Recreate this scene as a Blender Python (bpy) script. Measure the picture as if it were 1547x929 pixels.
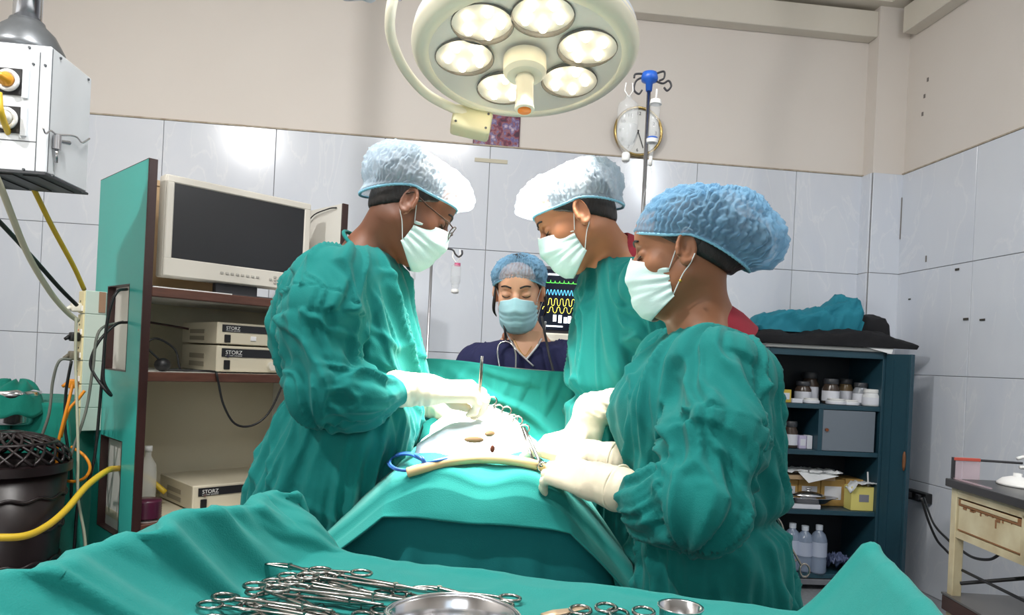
import bpy, bmesh, math, random
import numpy as np
from mathutils import Matrix, Vector

# ------------------------------------------------------------------ camera, world, light, exposure
for o in list(bpy.data.objects):
    bpy.data.objects.remove(o, do_unlink=True)
SC = bpy.context.scene
COL = SC.collection
F_PX, CX, CY, CAM_H = 1076.0, 773.5, 545.0, 1.17      # focal length and principal point in photo pixels
ROLL = math.atan(0.048)
CR, SR = math.cos(ROLL), math.sin(ROLL)
cam_data = bpy.data.cameras.new('camera')
cam_data.sensor_fit = 'HORIZONTAL'
cam_data.sensor_width = 36.0
cam_data.lens = 36.0 * F_PX / 1547.0
cam_data.shift_y = (CY - 464.5) / 1547.0
cam_data.clip_start = 0.05
cam = bpy.data.objects.new('camera', cam_data)
COL.objects.link(cam)
cam.matrix_world = Matrix(((CR, -SR, 0, 0), (0, 0, -1, 0), (SR, CR, 0, CAM_H), (0, 0, 0, 1)))
SC.camera = cam

world = bpy.data.worlds.new('World')
SC.world = world
world.use_nodes = True
world.node_tree.nodes['Background'].inputs[0].default_value = (0.80, 0.88, 1.0, 1)
world.node_tree.nodes['Background'].inputs[1].default_value = 0.30

def light(name, kind, loc, target, energy, color=(1, 1, 1), **kw):
    d = bpy.data.lights.new(name, kind)
    d.energy = energy
    d.color = color
    for k, v in kw.items():
        setattr(d, k, v)
    o = bpy.data.objects.new(name, d)
    COL.objects.link(o)
    o.location = loc
    o.rotation_euler = (Vector(target) - Vector(loc)).to_track_quat('-Z', 'Y').to_euler()
    return o

# room lamps up left and right; front tube and rear window are added fill
light('ceiling_panel_light', 'AREA', (-2.02, 0.35, 3.36), (-0.9, 2.0, 0.6), 52, (1.0, 0.98, 0.96), shape='DISK', size=0.12)
light('tube_light_right', 'AREA', (1.95, 1.15, 3.36), (1.0, 2.6, 1.2), 30, (0.90, 0.95, 1.0), shape='RECTANGLE', size=0.06, size_y=1.15)
light('tube_fill_light', 'AREA', (-0.35, 1.12, 3.36), (-0.30, 1.2, 0.6), 58, (1.0, 0.985, 0.965), shape='RECTANGLE', size=1.2, size_y=0.22)  # unseen tube added overhead as frontal fill

light('window_fill_light', 'AREA', (-0.35, -1.50, 1.75), (-0.1, 2.0, 1.0), 11, (0.92, 0.97, 1.0), shape='RECTANGLE', size=1.15, size_y=1.0)  # added soft light from behind, brightens drape and gown fronts

vs = SC.view_settings
SC.display_settings.display_device = 'sRGB'
vs.view_transform = 'Standard'
vs.look = 'None'
vs.exposure = 0.09
vs.gamma = 1.0
vs.use_curve_mapping = False
SC.cycles.max_bounces = 8
SC.cycles.transparent_max_bounces = 12
SC.cycles.sample_clamp_indirect = 4.0
SC.cycles.caustics_reflective = False
SC.cycles.caustics_refractive = False

# ------------------------------------------------------------------ pixel -> place helpers
def ray(px, py):
    u, v = px - CX, py - CY
    return (u * CR + v * SR) / F_PX, (u * SR - v * CR) / F_PX

def P(px, py, Y):
    rx, rz = ray(px, py)
    return Vector((rx * Y, Y, CAM_H + rz * Y))

def PZ(px, py, z):                       # where the pixel's ray meets height z
    rx, rz = ray(px, py)
    Y = (z - CAM_H) / rz
    return Vector((rx * Y, Y, z))

def PW(px, py, p0, d):                   # where the pixel's ray meets the vertical plane through p0 along d
    rx, rz = ray(px, py)
    # (rx*Y - p0x) * dy - (Y - p0y) * dx = 0
    Y = (p0[0] * d[1] - p0[1] * d[0]) / (rx * d[1] - d[0])
    return Vector((rx * Y, Y, CAM_H + rz * Y))

# ------------------------------------------------------------------ numpy noise
_rs = np.random.RandomState(7)
_perm = np.tile(_rs.permutation(256), 3)
_grad = _rs.normal(size=(256, 3))
_grad /= np.linalg.norm(_grad, axis=1)[:, None]

def perlin(p):
    p = np.asarray(p, dtype=np.float64)
    i = np.floor(p).astype(int)
    f = p - i
    i &= 255
    u = f * f * f * (f * (f * 6 - 15) + 10)
    out = 0
    for dx in (0, 1):
        for dy in (0, 1):
            for dz in (0, 1):
                h = _perm[_perm[_perm[i[:, 0] + dx] + i[:, 1] + dy] + i[:, 2] + dz]
                d = f - np.array((dx, dy, dz))
                g = (_grad[h] * d).sum(1)
                w = (u[:, 0] if dx else 1 - u[:, 0]) * (u[:, 1] if dy else 1 - u[:, 1]) * (u[:, 2] if dz else 1 - u[:, 2])
                out = out + g * w
    return out * 1.5

def ridged(p):
    return 1.0 - np.abs(perlin(p)) * 2.0

def sstep(a, b, x):
    t = np.clip((x - a) / (b - a), 0, 1)
    return t * t * (3 - 2 * t)

# ------------------------------------------------------------------ implicit solids -> mesh (surface nets)
class Field:
    def __init__(s, lo, hi, h):
        s.h = h
        s.lo = np.array(lo, float)
        s.n = np.ceil((np.array(hi, float) - s.lo) / h).astype(int) + 1
        s.F = np.full(s.n, 1.0, np.float32)
        s.ax = [s.lo[k] + h * np.arange(s.n[k]) for k in range(3)]

    def _box(s, lo, hi, m):
        a = np.clip(np.floor((np.array(lo) - m - s.lo) / s.h).astype(int), 0, s.n)
        b = np.clip(np.ceil((np.array(hi) + m - s.lo) / s.h).astype(int) + 1, 0, s.n)
        if (b <= a).any():
            return None, None
        sl = tuple(slice(a[k], b[k]) for k in range(3))
        g = np.meshgrid(*[s.ax[k][sl[k]].astype(np.float32) for k in range(3)], indexing='ij')
        return sl, g

    def _mix(s, sl, d, k, cut):
        a = s.F[sl]
        if cut:
            if k > 0:
                h = np.maximum(k - np.abs(a + d), 0) / k
                s.F[sl] = np.maximum(a, -d) + h * h * k * 0.25
            else:
                s.F[sl] = np.maximum(a, -d)
        else:
            if k > 0:
                h = np.maximum(k - np.abs(a - d), 0) / k
                s.F[sl] = np.minimum(a, d) - h * h * k * 0.25
            else:
                s.F[sl] = np.minimum(a, d)

    def cone(s, a, b, ra, rb, k=0.02, cut=False, flat=None):
        a, b = np.array(a, float), np.array(b, float)
        r = max(ra, rb)
        sl, g = s._box(np.minimum(a, b) - r, np.maximum(a, b) + r, k + 3 * s.h)
        if sl is None:
            return s
        ba = b - a
        L2 = float(ba @ ba) + 1e-12
        t = np.clip(sum((g[i] - a[i]) * ba[i] for i in range(3)) / L2, 0, 1)
        v = [g[i] - a[i] - ba[i] * t for i in range(3)]
        if flat is not None:                     # (direction, factor): section flattened along a direction
            n, fac = np.array(flat[0], float), flat[1]
            n /= np.linalg.norm(n)
            q = sum(v[i] * n[i] for i in range(3)) * (1.0 / fac - 1.0)
            v = [v[i] + q * n[i] for i in range(3)]
        d = np.sqrt(sum(x * x for x in v)) - (ra + (rb - ra) * t)
        s._mix(sl, d, k, cut)
        return s

    def chain(s, pts, rad, k=0.02, cut=False, flat=None):
        for i in range(len(pts) - 1):
            s.cone(pts[i], pts[i + 1], rad[i], rad[i + 1], k, cut, flat)
        return s

    def ell(s, c, r, R=None, k=0.02, cut=False):
        c, r = np.array(c, float), np.array(r, float)
        m = r.max()
        sl, g = s._box(c - m, c + m, k + 3 * s.h)
        if sl is None:
            return s
        v = [g[i] - c[i] for i in range(3)]
        if R is not None:
            R = np.array(R)
            v = [sum(R[j][i] * v[j] for j in range(3)) for i in range(3)]
        k0 = np.sqrt(sum((v[i] / r[i]) ** 2 for i in range(3)))
        k1 = np.sqrt(sum((v[i] / (r[i] * r[i])) ** 2 for i in range(3))) + 1e-6
        s._mix(sl, k0 * (k0 - 1) / k1, k, cut)
        return s

    def rbox(s, c, half, rad, R=None, k=0.0, cut=False):
        c, half = np.array(c, float), np.array(half, float)
        m = np.linalg.norm(half)
        sl, g = s._box(c - m, c + m, k + 3 * s.h)
        if sl is None:
            return s
        v = [g[i] - c[i] for i in range(3)]
        if R is not None:
            R = np.array(R)
            v = [sum(R[j][i] * v[j] for j in range(3)) for i in range(3)]
        q = [np.abs(v[i]) - (half[i] - rad) for i in range(3)]
        d = np.sqrt(sum(np.maximum(x, 0) ** 2 for x in q)) + np.minimum(np.maximum(np.maximum(q[0], q[1]), q[2]), 0) - rad
        s._mix(sl, d, k, cut)
        return s

    def loft(s, st, k=0.03, yaw=0.0, power=2.0):
        """stations (z, cx, cy, rx, ry): upright stack of ellipses, smooth in z; yaw turns the section axes"""
        st = sorted(st)
        z = np.array([q[0] for q in st])
        zz = s.ax[2]
        def ip(col):
            y = np.array([q[col] for q in st])
            m = np.gradient(y, z)
            i = np.clip(np.searchsorted(z, zz) - 1, 0, len(z) - 2)
            h = z[i + 1] - z[i]
            t = np.clip((zz - z[i]) / h, 0, 1)
            return ((2 * t**3 - 3 * t**2 + 1) * y[i] + (t**3 - 2 * t**2 + t) * h * m[i] + (-2 * t**3 + 3 * t**2) * y[i + 1] + (t**3 - t**2) * h * m[i + 1])
        cx, cy, rx, ry = ip(1), ip(2), np.maximum(ip(3), 0.005), np.maximum(ip(4), 0.005)
        m = max(rx.max(), ry.max())
        lo = (cx.min() - m, cy.min() - m, z[0])
        hi = (cx.max() + m, cy.max() + m, z[-1])
        sl, g = s._box(lo, hi, k + 3 * s.h)
        q = sl[2]
        cx, cy, rx, ry, zs = [w[q].astype(np.float32)[None, None, :] for w in (cx, cy, rx, ry, zz)]
        X, Y = g[0] - cx, g[1] - cy
        c, sn = math.cos(yaw), math.sin(yaw)
        U, V = X * c + Y * sn, -X * sn + Y * c
        if power == 2.0:
            e = np.sqrt((U / rx) ** 2 + (V / ry) ** 2)
        else:
            e = (np.abs(U / rx) ** power + np.abs(V / ry) ** power) ** (1.0 / power)
        d = (e - 1) * np.minimum(rx, ry)
        dz = np.maximum(z[0] - zs, zs - z[-1]) + 0 * d
        d = np.where(dz > 0, np.sqrt(np.maximum(d, 0) ** 2 + dz ** 2), np.maximum(d, dz))
        s._mix(sl, d.astype(np.float32), k, False)
        return s

    def halfcut(s, p, n):
        g = np.meshgrid(*[x.astype(np.float32) for x in s.ax], indexing='ij')
        n = np.array(n, float); n /= np.linalg.norm(n)
        d = sum((g[i] - p[i]) * n[i] for i in range(3))
        s.F = np.maximum(s.F, d)
        return s

    def mesh(s, smooth=2):
        F = s.F
        F[0] = F[-1] = 1; F[:, 0] = F[:, -1] = 1; F[:, :, 0] = F[:, :, -1] = 1
        I = F < 0
        n = s.n
        cnt = np.zeros(n - 1, np.int8)
        for dx in (0, 1):
            for dy in (0, 1):
                for dz in (0, 1):
                    cnt += I[dx:n[0]-1+dx, dy:n[1]-1+dy, dz:n[2]-1+dz]
        act = (cnt > 0) & (cnt < 8)
        idx = np.full(n - 1, -1, np.int64)
        c = np.argwhere(act)
        idx[act] = np.arange(len(c))
        acc = np.zeros((len(c), 3)); num = np.zeros(len(c))
        corners = [(a, b, d) for a in (0, 1) for b in (0, 1) for d in (0, 1)]
        for a in corners:
            for ax in range(3):
                if a[ax] == 0:
                    b = list(a); b[ax] = 1
                    fa = F[c[:, 0] + a[0], c[:, 1] + a[1], c[:, 2] + a[2]]
                    fb = F[c[:, 0] + b[0], c[:, 1] + b[1], c[:, 2] + b[2]]
                    x = (fa < 0) != (fb < 0)
                    t = fa[x] / (fa[x] - fb[x])
                    q = np.tile(np.array(a, float), (x.sum(), 1)); q[:, ax] = t
                    acc[x] += q; num[x] += 1
        V = s.lo + s.h * (c + acc / num[:, None])
        faces = []
        for ax in range(3):
            b, d = (ax + 1) % 3, (ax + 2) % 3
            sa = [slice(None)] * 3; sb = [slice(None)] * 3
            sa[ax] = slice(0, -1); sb[ax] = slice(1, None)
            A, B = I[tuple(sa)], I[tuple(sb)]
            e = np.argwhere(A != B)
            e = e[(e[:, b] > 0) & (e[:, d] > 0) & (e[:, b] < n[b] - 1) & (e[:, d] < n[d] - 1)]
            ins = A[e[:, 0], e[:, 1], e[:, 2]]
            def cell(ob, od):
                q = e.copy(); q[:, b] += ob; q[:, d] += od
                return idx[q[:, 0], q[:, 1], q[:, 2]]
            quad = np.stack([cell(-1, -1), cell(0, -1), cell(0, 0), cell(-1, 0)], 1)
            quad[~ins] = quad[~ins][:, ::-1]
            faces.append(quad)
        Fq = np.concatenate(faces)
        Fq = Fq[(Fq >= 0).all(1)]
        V = lap(V, Fq, smooth)
        return V, Fq

def lap(V, Fq, it, lam=0.5):
    if it <= 0:
        return V
    k = Fq.shape[1]
    E = np.concatenate([Fq[:, [i, (i + 1) % k]] for i in range(k)])
    n = len(V)
    deg = np.bincount(E[:, 0], minlength=n) + np.bincount(E[:, 1], minlength=n)
    deg = np.maximum(deg, 1)
    for _ in range(it):
        S = np.zeros_like(V)
        for c in range(3):
            S[:, c] = np.bincount(E[:, 0], V[E[:, 1], c], n) + np.bincount(E[:, 1], V[E[:, 0], c], n)
        V = V + lam * (S / deg[:, None] - V)
    return V

def vnormals(V, Fq):
    a, b, c = V[Fq[:, 0]], V[Fq[:, 1]], V[Fq[:, 2]]
    fn = np.cross(b - a, c - a)
    if Fq.shape[1] == 4:
        fn += np.cross(c - a, V[Fq[:, 3]] - a)
    N = np.zeros_like(V)
    for i in range(Fq.shape[1]):
        for k in range(3):
            N[:, k] += np.bincount(Fq[:, i], fn[:, k], len(V))
    return N / (np.linalg.norm(N, axis=1)[:, None] + 1e-12)

# ------------------------------------------------------------------ objects
def link(o, parent=None, inv=None):
    COL.objects.link(o)
    if parent is not None:
        o.parent = parent
        o.matrix_parent_inverse = parent.matrix_basis.inverted() if inv is None else inv
        if parent.parent is not None and inv is None:
            o.matrix_parent_inverse = (parent.parent.matrix_basis @ parent.matrix_parent_inverse @ parent.matrix_basis).inverted() if parent.parent else o.matrix_parent_inverse
    return o

IDENT = Matrix.Identity(4)

def data(name, V, Fc, mat=None, smooth=True):
    me = bpy.data.meshes.new(name)
    me.from_pydata([tuple(v) for v in np.asarray(V, float)] if not isinstance(V, list) else [tuple(v) for v in V], [],
                   Fc.tolist() if isinstance(Fc, np.ndarray) else Fc)
    if mat is not None:
        me.materials.append(mat)
    if smooth:
        me.polygons.foreach_set('use_smooth', [True] * len(me.polygons))
    me.update()
    return me

def tag(o, label=None, cat=None, group=None, kind=None):
    if label: o['label'] = label
    if cat: o['category'] = cat
    if group: o['group'] = group
    if kind: o['kind'] = kind
    return o

def obj(name, V, Fc, mat, parent=None, smooth=True, local=False, label=None):
    """mesh object; vertices in world space unless local=True (then in the parent's space)"""
    o = bpy.data.objects.new(name, data(name, V, Fc, mat, smooth))
    link(o, parent, IDENT if (local and parent is not None) else None)
    if label: o['label'] = label
    return o

def thing(name, label, cat, loc=(0, 0, 0), rotz=0.0, group=None):
    o = bpy.data.objects.new(name, None)
    o.empty_display_size = 0.05
    o.location = loc
    o.rotation_euler = (0, 0, rotz)
    o.matrix_basis = Matrix.Translation(Vector(loc)) @ Matrix.Rotation(rotz, 4, 'Z')
    COL.objects.link(o)
    return tag(o, label, cat, group)

def dup(root, M, label=None, group=None):
    """copy of a thing with its parts and sub-parts, placed by matrix M"""
    r = root.copy(); COL.objects.link(r)
    r.matrix_basis = M
    if label: r['label'] = label
    if group: r['group'] = group
    for ch in root.children:
        c = ch.copy(); COL.objects.link(c); c.parent = r; c.matrix_parent_inverse = ch.matrix_parent_inverse.copy()
        for g in ch.children:
            d = g.copy(); COL.objects.link(d); d.parent = c; d.matrix_parent_inverse = g.matrix_parent_inverse.copy()
    return r

def bez(pts, n=8):
    """smooth polyline through the points (Catmull-Rom)"""
    pts = [np.array(p, float) for p in pts]
    if len(pts) < 3:
        return pts
    q = [2 * pts[0] - pts[1]] + pts + [2 * pts[-1] - pts[-2]]
    out = []
    for i in range(1, len(q) - 2):
        p0, p1, p2, p3 = q[i - 1:i + 3]
        for k in range(n):
            t = k / n
            out.append(0.5 * (2 * p1 + (p2 - p0) * t + (2 * p0 - 5 * p1 + 4 * p2 - p3) * t * t + (3 * p1 - p0 - 3 * p2 + p3) * t**3))
    out.append(pts[-1])
    return out

class MB:
    """collects primitives into one mesh"""
    def __init__(s):
        s.V, s.F = [], []
    def add(s, V, Fc, M=None):
        k = len(s.V)
        for v in V:
            v = Vector(v)
            s.V.append(tuple(M @ v) if M is not None else tuple(v))
        s.F += [[i + k for i in f] for f in Fc]
        return s
    def box(s, lo, hi, bev=0.0, M=None, seg=1):
        bm = bmesh.new()
        bmesh.ops.create_cube(bm, size=1)
        lo, hi = Vector(lo), Vector(hi)
        for v in bm.verts:
            v.co = Vector([lo[i] + (v.co[i] + 0.5) * (hi[i] - lo[i]) for i in range(3)])
        if bev > 0:
            bmesh.ops.bevel(bm, geom=list(bm.edges), offset=bev, segments=seg, affect='EDGES', profile=0.5)
        bm.verts.index_update()
        s.add([v.co.copy() for v in bm.verts], [[v.index for v in f.verts] for f in bm.faces], M)
        bm.free()
        return s
    def lathe(s, prof, n=24, M=None, caps=True):
        """profile of (r, z) turned about z"""
        V, Fc = [], []
        for r, z in prof:
            for i in range(n):
                a = 2 * math.pi * i / n
                V.append((r * math.cos(a), r * math.sin(a), z))
        for j in range(len(prof) - 1):
            for i in range(n):
                a, b = j * n + i, j * n + (i + 1) % n
                Fc.append([a, b, b + n, a + n])
        if caps:
            if prof[0][0] > 1e-5: Fc.append(list(range(n))[::-1])
            if prof[-1][0] > 1e-5: Fc.append([(len(prof) - 1) * n + i for i in range(n)])
        return s.add(V, Fc, M)
    def cyl(s, a, b, r, r2=None, n=16):
        a, b = Vector(a), Vector(b)
        d = b - a
        M = Matrix.Translation(a) @ d.to_track_quat('Z', 'Y').to_matrix().to_4x4()
        return s.lathe([(r, 0), (r if r2 is None else r2, d.length)], n, M)
    def tube(s, pts, r, n=8, closed=False, caps=True, flat=1.0):
        pts = [Vector(p) for p in pts]
        m = len(pts)
        rad = r if isinstance(r, (list, tuple, np.ndarray)) else [r] * m
        V, Fc = [], []
        up = None
        for i in range(m):
            if closed:
                t = pts[(i + 1) % m] - pts[i - 1]
            else:
                t = pts[min(i + 1, m - 1)] - pts[max(i - 1, 0)]
            if t.length < 1e-9: t = Vector((0, 0, 1))
            t.normalize()
            if up is None:
                up = Vector((0, 0, 1)) if abs(t.z) < 0.9 else Vector((1, 0, 0))
            sx = t.cross(up)
            if sx.length < 1e-6: sx = t.orthogonal()
            sx.normalize()
            up = sx.cross(t).normalized()
            for k in range(n):
                a = 2 * math.pi * k / n
                V.append(pts[i] + (sx * math.cos(a) + up * math.sin(a) * flat) * rad[i])
        for i in range(m if closed else m - 1):
            j = (i + 1) % m
            for k in range(n):
                Fc.append([i * n + k, i * n + (k + 1) % n, j * n + (k + 1) % n, j * n + k])
        if caps and not closed:
            Fc.append(list(range(n))[::-1]); Fc.append([(m - 1) * n + k for k in range(n)])
        return s.add(V, Fc)
    def ball(s, c, r, n=12, m=8, M=None):
        r = (r, r, r) if not hasattr(r, '__len__') else r
        V, Fc = [(0, 0, 1)], []
        for j in range(1, m):
            for i in range(n):
                t, a = math.pi * j / m, 2 * math.pi * i / n
                V.append((math.sin(t) * math.cos(a), math.sin(t) * math.sin(a), math.cos(t)))
        V.append((0, 0, -1))
        for i in range(n):
            Fc.append([0, 1 + i, 1 + (i + 1) % n])
        for j in range(m - 2):
            for i in range(n):
                a, b = 1 + j * n + i, 1 + j * n + (i + 1) % n
                Fc.append([a, a + n, b + n, b])
        e = len(V) - 1
        for i in range(n):
            Fc.append([e, e - n + (i + 1) % n, e - n + i])
        V = [(c[0] + v[0] * r[0], c[1] + v[1] * r[1], c[2] + v[2] * r[2]) for v in V]
        return s.add(V, Fc, M)
    def sheet(s, grid, thick=0.0):
        """grid[i][j] of points -> quads; thick > 0 gives it a second side"""
        n, m = len(grid), len(grid[0])
        V = [tuple(p) for row in grid for p in row]
        Fc = [[i * m + j, (i + 1) * m + j, (i + 1) * m + j + 1, i * m + j + 1] for i in range(n - 1) for j in range(m - 1)]
        if thick:
            N = vnormals(np.array(V), np.array(Fc))
            W = np.array(V) - N * thick
            k = len(V)
            V += [tuple(w) for w in W]
            Fc = Fc + [[a + k for a in f[::-1]] for f in Fc]
            rim = [j for j in range(m)] + [i * m + m - 1 for i in range(1, n)] + [(n - 1) * m + j for j in range(m - 2, -1, -1)] + [i * m for i in range(n - 2, 0, -1)]
            for a, b in zip(rim, rim[1:] + rim[:1]):
                Fc.append([a, b, b + k, a + k])
        return s.add(V, Fc)
    def build(s, name, mat, parent=None, smooth=False, local=False, label=None, sharp=None):
        o = obj(name, s.V, s.F, mat, parent, smooth or sharp is not None, local, label)
        if sharp is not None:
            me = o.data
            bm = bmesh.new(); bm.from_mesh(me)
            bmesh.ops.recalc_face_normals(bm, faces=list(bm.faces))
            for e in bm.edges:
                if len(e.link_faces) == 2 and e.calc_face_angle(0) > math.radians(sharp):
                    e.smooth = False
            bm.to_mesh(me); bm.free()
        return o

# ------------------------------------------------------------------ materials
MATS = {}
def lin(c):
    return tuple(((x / 255) / 12.92 if x <= 10 else (((x / 255) + 0.055) / 1.055) ** 2.4) for x in c) + (1,)

def mat(name, rgb, rough=0.5, metal=0.0, var=0.0, scale=8.0, bump=0.0, bscale=60.0, spec=None, trans=0.0, alpha=1.0, emit=None, sheen=0.0, coat=0.0, stretch=None, var_rgb=None, ior=None, sss=0.0, detail=4):
    """rgb in sRGB 0-255; var mixes a noise towards var_rgb (or darker); bump adds fine relief"""
    if name in MATS:
        return MATS[name]
    m = bpy.data.materials.new(name)
    m.use_nodes = True
    nt = m.node_tree
    b = nt.nodes['Principled BSDF']
    c = lin(rgb)
    b.inputs['Base Color'].default_value = c
    b.inputs['Roughness'].default_value = rough
    b.inputs['Metallic'].default_value = metal
    if spec is not None: b.inputs['Specular IOR Level'].default_value = spec
    if ior is not None: b.inputs['IOR'].default_value = ior
    if trans: b.inputs['Transmission Weight'].default_value = trans
    if alpha < 1: b.inputs['Alpha'].default_value = alpha
    if sheen: b.inputs['Sheen Weight'].default_value = sheen
    if coat: b.inputs['Coat Weight'].default_value = coat
    if sss:
        b.inputs['Subsurface Weight'].default_value = sss
        b.inputs['Subsurface Radius'].default_value = (0.012, 0.005, 0.003)
        b.inputs['Subsurface Scale'].default_value = 0.6
    if emit is not None:
        b.inputs['Emission Color'].default_value = lin(emit[0])
        b.inputs['Emission Strength'].default_value = emit[1]
    if var or bump:
        tc = nt.nodes.new('ShaderNodeTexCoord')
        mp = nt.nodes.new('ShaderNodeMapping')
        nt.links.new(tc.outputs['Object'], mp.inputs[0])
        if stretch: mp.inputs['Scale'].default_value = stretch
    if var:
        no = nt.nodes.new('ShaderNodeTexNoise')
        no.inputs['Scale'].default_value = scale
        no.inputs['Detail'].default_value = detail
        nt.links.new(mp.outputs[0], no.inputs['Vector'])
        rp = nt.nodes.new('ShaderNodeMapRange')
        rp.inputs[1].default_value, rp.inputs[2].default_value = 0.35, 0.7
        rp.inputs[3].default_value, rp.inputs[4].default_value = 0, var
        nt.links.new(no.outputs[0], rp.inputs[0])
        mx = nt.nodes.new('ShaderNodeMix'); mx.data_type = 'RGBA'
        nt.links.new(rp.outputs[0], mx.inputs[0])
        mx.inputs[6].default_value = c
        mx.inputs[7].default_value = lin(var_rgb) if var_rgb else tuple(x * 0.5 for x in c[:3]) + (1,)
        nt.links.new(mx.outputs[2], b.inputs['Base Color'])
    if bump:
        nb = nt.nodes.new('ShaderNodeTexNoise')
        nb.inputs['Scale'].default_value = bscale
        nb.inputs['Detail'].default_value = 3
        nt.links.new(mp.outputs[0], nb.inputs['Vector'])
        bp = nt.nodes.new('ShaderNodeBump')
        bp.inputs['Strength'].default_value = bump
        bp.inputs['Distance'].default_value = 0.004
        nt.links.new(nb.outputs[0], bp.inputs['Height'])
        nt.links.new(bp.outputs[0], b.inputs['Normal'])
    MATS[name] = m
    return m

def text_mesh(s, size, M, name, matl, parent, extrude=0.0003, align='LEFT'):
    """flat lettering standing in the x-z plane of M (x right, z up)"""
    cu = bpy.data.curves.new('lettering', 'FONT')
    cu.body = s; cu.size = size; cu.extrude = extrude; cu.align_x = align
    cu.resolution_u = 3
    t = bpy.data.objects.new('lettering_source', cu)
    COL.objects.link(t)
    bpy.context.view_layer.update()
    me = bpy.data.meshes.new_from_object(t.evaluated_get(bpy.context.evaluated_depsgraph_get()))
    COL.objects.unlink(t); bpy.data.objects.remove(t); bpy.data.curves.remove(cu)
    R = Matrix(((1, 0, 0, 0), (0, 0, -1, 0), (0, 1, 0, 0), (0, 0, 0, 1)))
    V = [tuple(M @ (R @ v.co)) for v in me.vertices]
    Fc = [list(p.vertices) for p in me.polygons]
    bpy.data.meshes.remove(me)
    return obj(name, V, Fc, matl, parent, smooth=False)

def frame(o, x, z=(0, 0, 1)):
    """matrix at o with local x along x, z up-ish, y = z cross x (y points away from the viewer for a front facing -y)"""
    x = Vector(x).normalized(); z = Vector(z)
    y = z.cross(x).normalized(); z = x.cross(y)
    return Matrix(((x.x, y.x, z.x, o[0]), (x.y, y.y, z.y, o[1]), (x.z, y.z, z.z, o[2]), (0, 0, 0, 1)))
# ================================================================== the room
AW = math.radians(6.3)
E1 = Vector((math.cos(AW), math.sin(AW), 0))          # along the back wall, to the right
EN = Vector((math.sin(AW), -math.cos(AW), 0))         # out of the back wall, towards the camera
W0 = Vector((0, 4.14, 0))
CEIL = 3.45
S_L, S_R, S_RW = -3.0, 2.107, 2.306                   # left corner, pillar edge, right wall along the back wall
ROOM_LEN = 5.9

def wpt(s, d, z):                                     # point: s along the back wall, d out of it, height z
    return W0 + E1 * s + EN * d + Vector((0, 0, z))
MW = Matrix(((E1.x, EN.x, 0, W0.x), (E1.y, EN.y, 0, W0.y), (0, 0, 1, 0), (0, 0, 0, 1)))   # (s, d, z) -> world (left-handed)

def wbox(s0, s1, d0, d1, z0, z1, bev=0.0):
    mb = MB()
    M = frame(W0, E1)                                 # local y points into the wall
    return mb.box((s0, -d1, z0), (s1, -d0, z1), bev, M)

m_paint = mat('cream_paint', (226, 219, 212), 0.75, var=0.16, scale=2.2, var_rgb=(208, 199, 190), bump=0.10, bscale=35)
m_beam = mat('beam_paint', (222, 216, 204), 0.75, var=0.12, scale=3, var_rgb=(190, 180, 162))
m_grout = mat('grout', (150, 150, 152), 0.9)
m_floor = mat('floor_mosaic', (150, 152, 156), 0.35, var=0.6, scale=60, var_rgb=(105, 108, 114))
m_ceil = mat('ceiling_paint', (232, 230, 224), 0.8)

def tile_mat():
    m = bpy.data.materials.new('marble_tile'); m.use_nodes = True
    nt = m.node_tree; b = nt.nodes['Principled BSDF']
    tc = nt.nodes.new('ShaderNodeTexCoord'); oi = nt.nodes.new('ShaderNodeObjectInfo')
    ad = nt.nodes.new('ShaderNodeVectorMath'); ad.operation = 'ADD'
    sc = nt.nodes.new('ShaderNodeMath'); sc.operation = 'MULTIPLY'; sc.inputs[1].default_value = 37.0
    nt.links.new(oi.outputs['Random'], sc.inputs[0])
    nt.links.new(tc.outputs['Object'], ad.inputs[0]); nt.links.new(sc.outputs[0], ad.inputs[1])
    mp = nt.nodes.new('ShaderNodeMapping'); mp.inputs['Rotation'].default_value = (0, 0.5, 0)
    mp.inputs['Scale'].default_value = (1.6, 1.6, 0.6)
    nt.links.new(ad.outputs[0], mp.inputs[0])
    no = nt.nodes.new('ShaderNodeTexNoise'); no.inputs['Scale'].default_value = 2.6; no.inputs['Detail'].default_value = 6; no.inputs['Distortion'].default_value = 0.9
    nt.links.new(mp.outputs[0], no.inputs['Vector'])
    rp = nt.nodes.new('ShaderNodeValToRGB')
    e = rp.color_ramp.elements
    e[0].position = 0.30; e[0].color = lin((214, 220, 231))
    e[1].position = 0.75; e[1].color = lin((222, 227, 235))
    x = e.new(0.500); x.color = lin((226, 230, 237))
    x = e.new(0.485); x.color = lin((219, 224, 233))
    x = e.new(0.515); x.color = lin((219, 224, 233))
    nt.links.new(no.outputs[0], rp.inputs[0]); nt.links.new(rp.outputs[0], b.inputs['Base Color'])
    b.inputs['Roughness'].default_value = 0.16
    return m
m_tile = tile_mat()

cs = [wpt(S_L, ROOM_LEN, 0), wpt(S_RW + 0.02, ROOM_LEN, 0), wpt(S_RW + 0.02, 0, 0), wpt(S_L, 0, 0)]
for nm, z0, z1, mm in (('floor', -0.1, 0, m_floor), ('ceiling', CEIL, CEIL + 0.1, m_ceil)):
    o = MB().add([c + Vector((0, 0, z)) for z in (z0, z1) for c in cs], [[3, 2, 1, 0], [4, 5, 6, 7], [0, 1, 5, 4], [1, 2, 6, 5], [2, 3, 7, 6], [3, 0, 4, 7]]).build(nm, mm)
    tag(o, 'grey speckled mosaic floor' if nm == 'floor' else 'plain painted ceiling', nm, kind='structure')
wall_back = tag(wbox(S_L - 0.1, S_RW + 0.1, -0.1, 0, 0, CEIL).build('wall_back', m_paint), 'cream wall with pale marble tiles up to door height', 'wall', kind='structure')
wall_right = tag(wbox(S_RW, S_RW + 0.1, 0, ROOM_LEN, 0, CEIL).build('wall_right', m_paint), 'cream side wall with pale marble tiles right of the pillar', 'wall', kind='structure')
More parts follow.
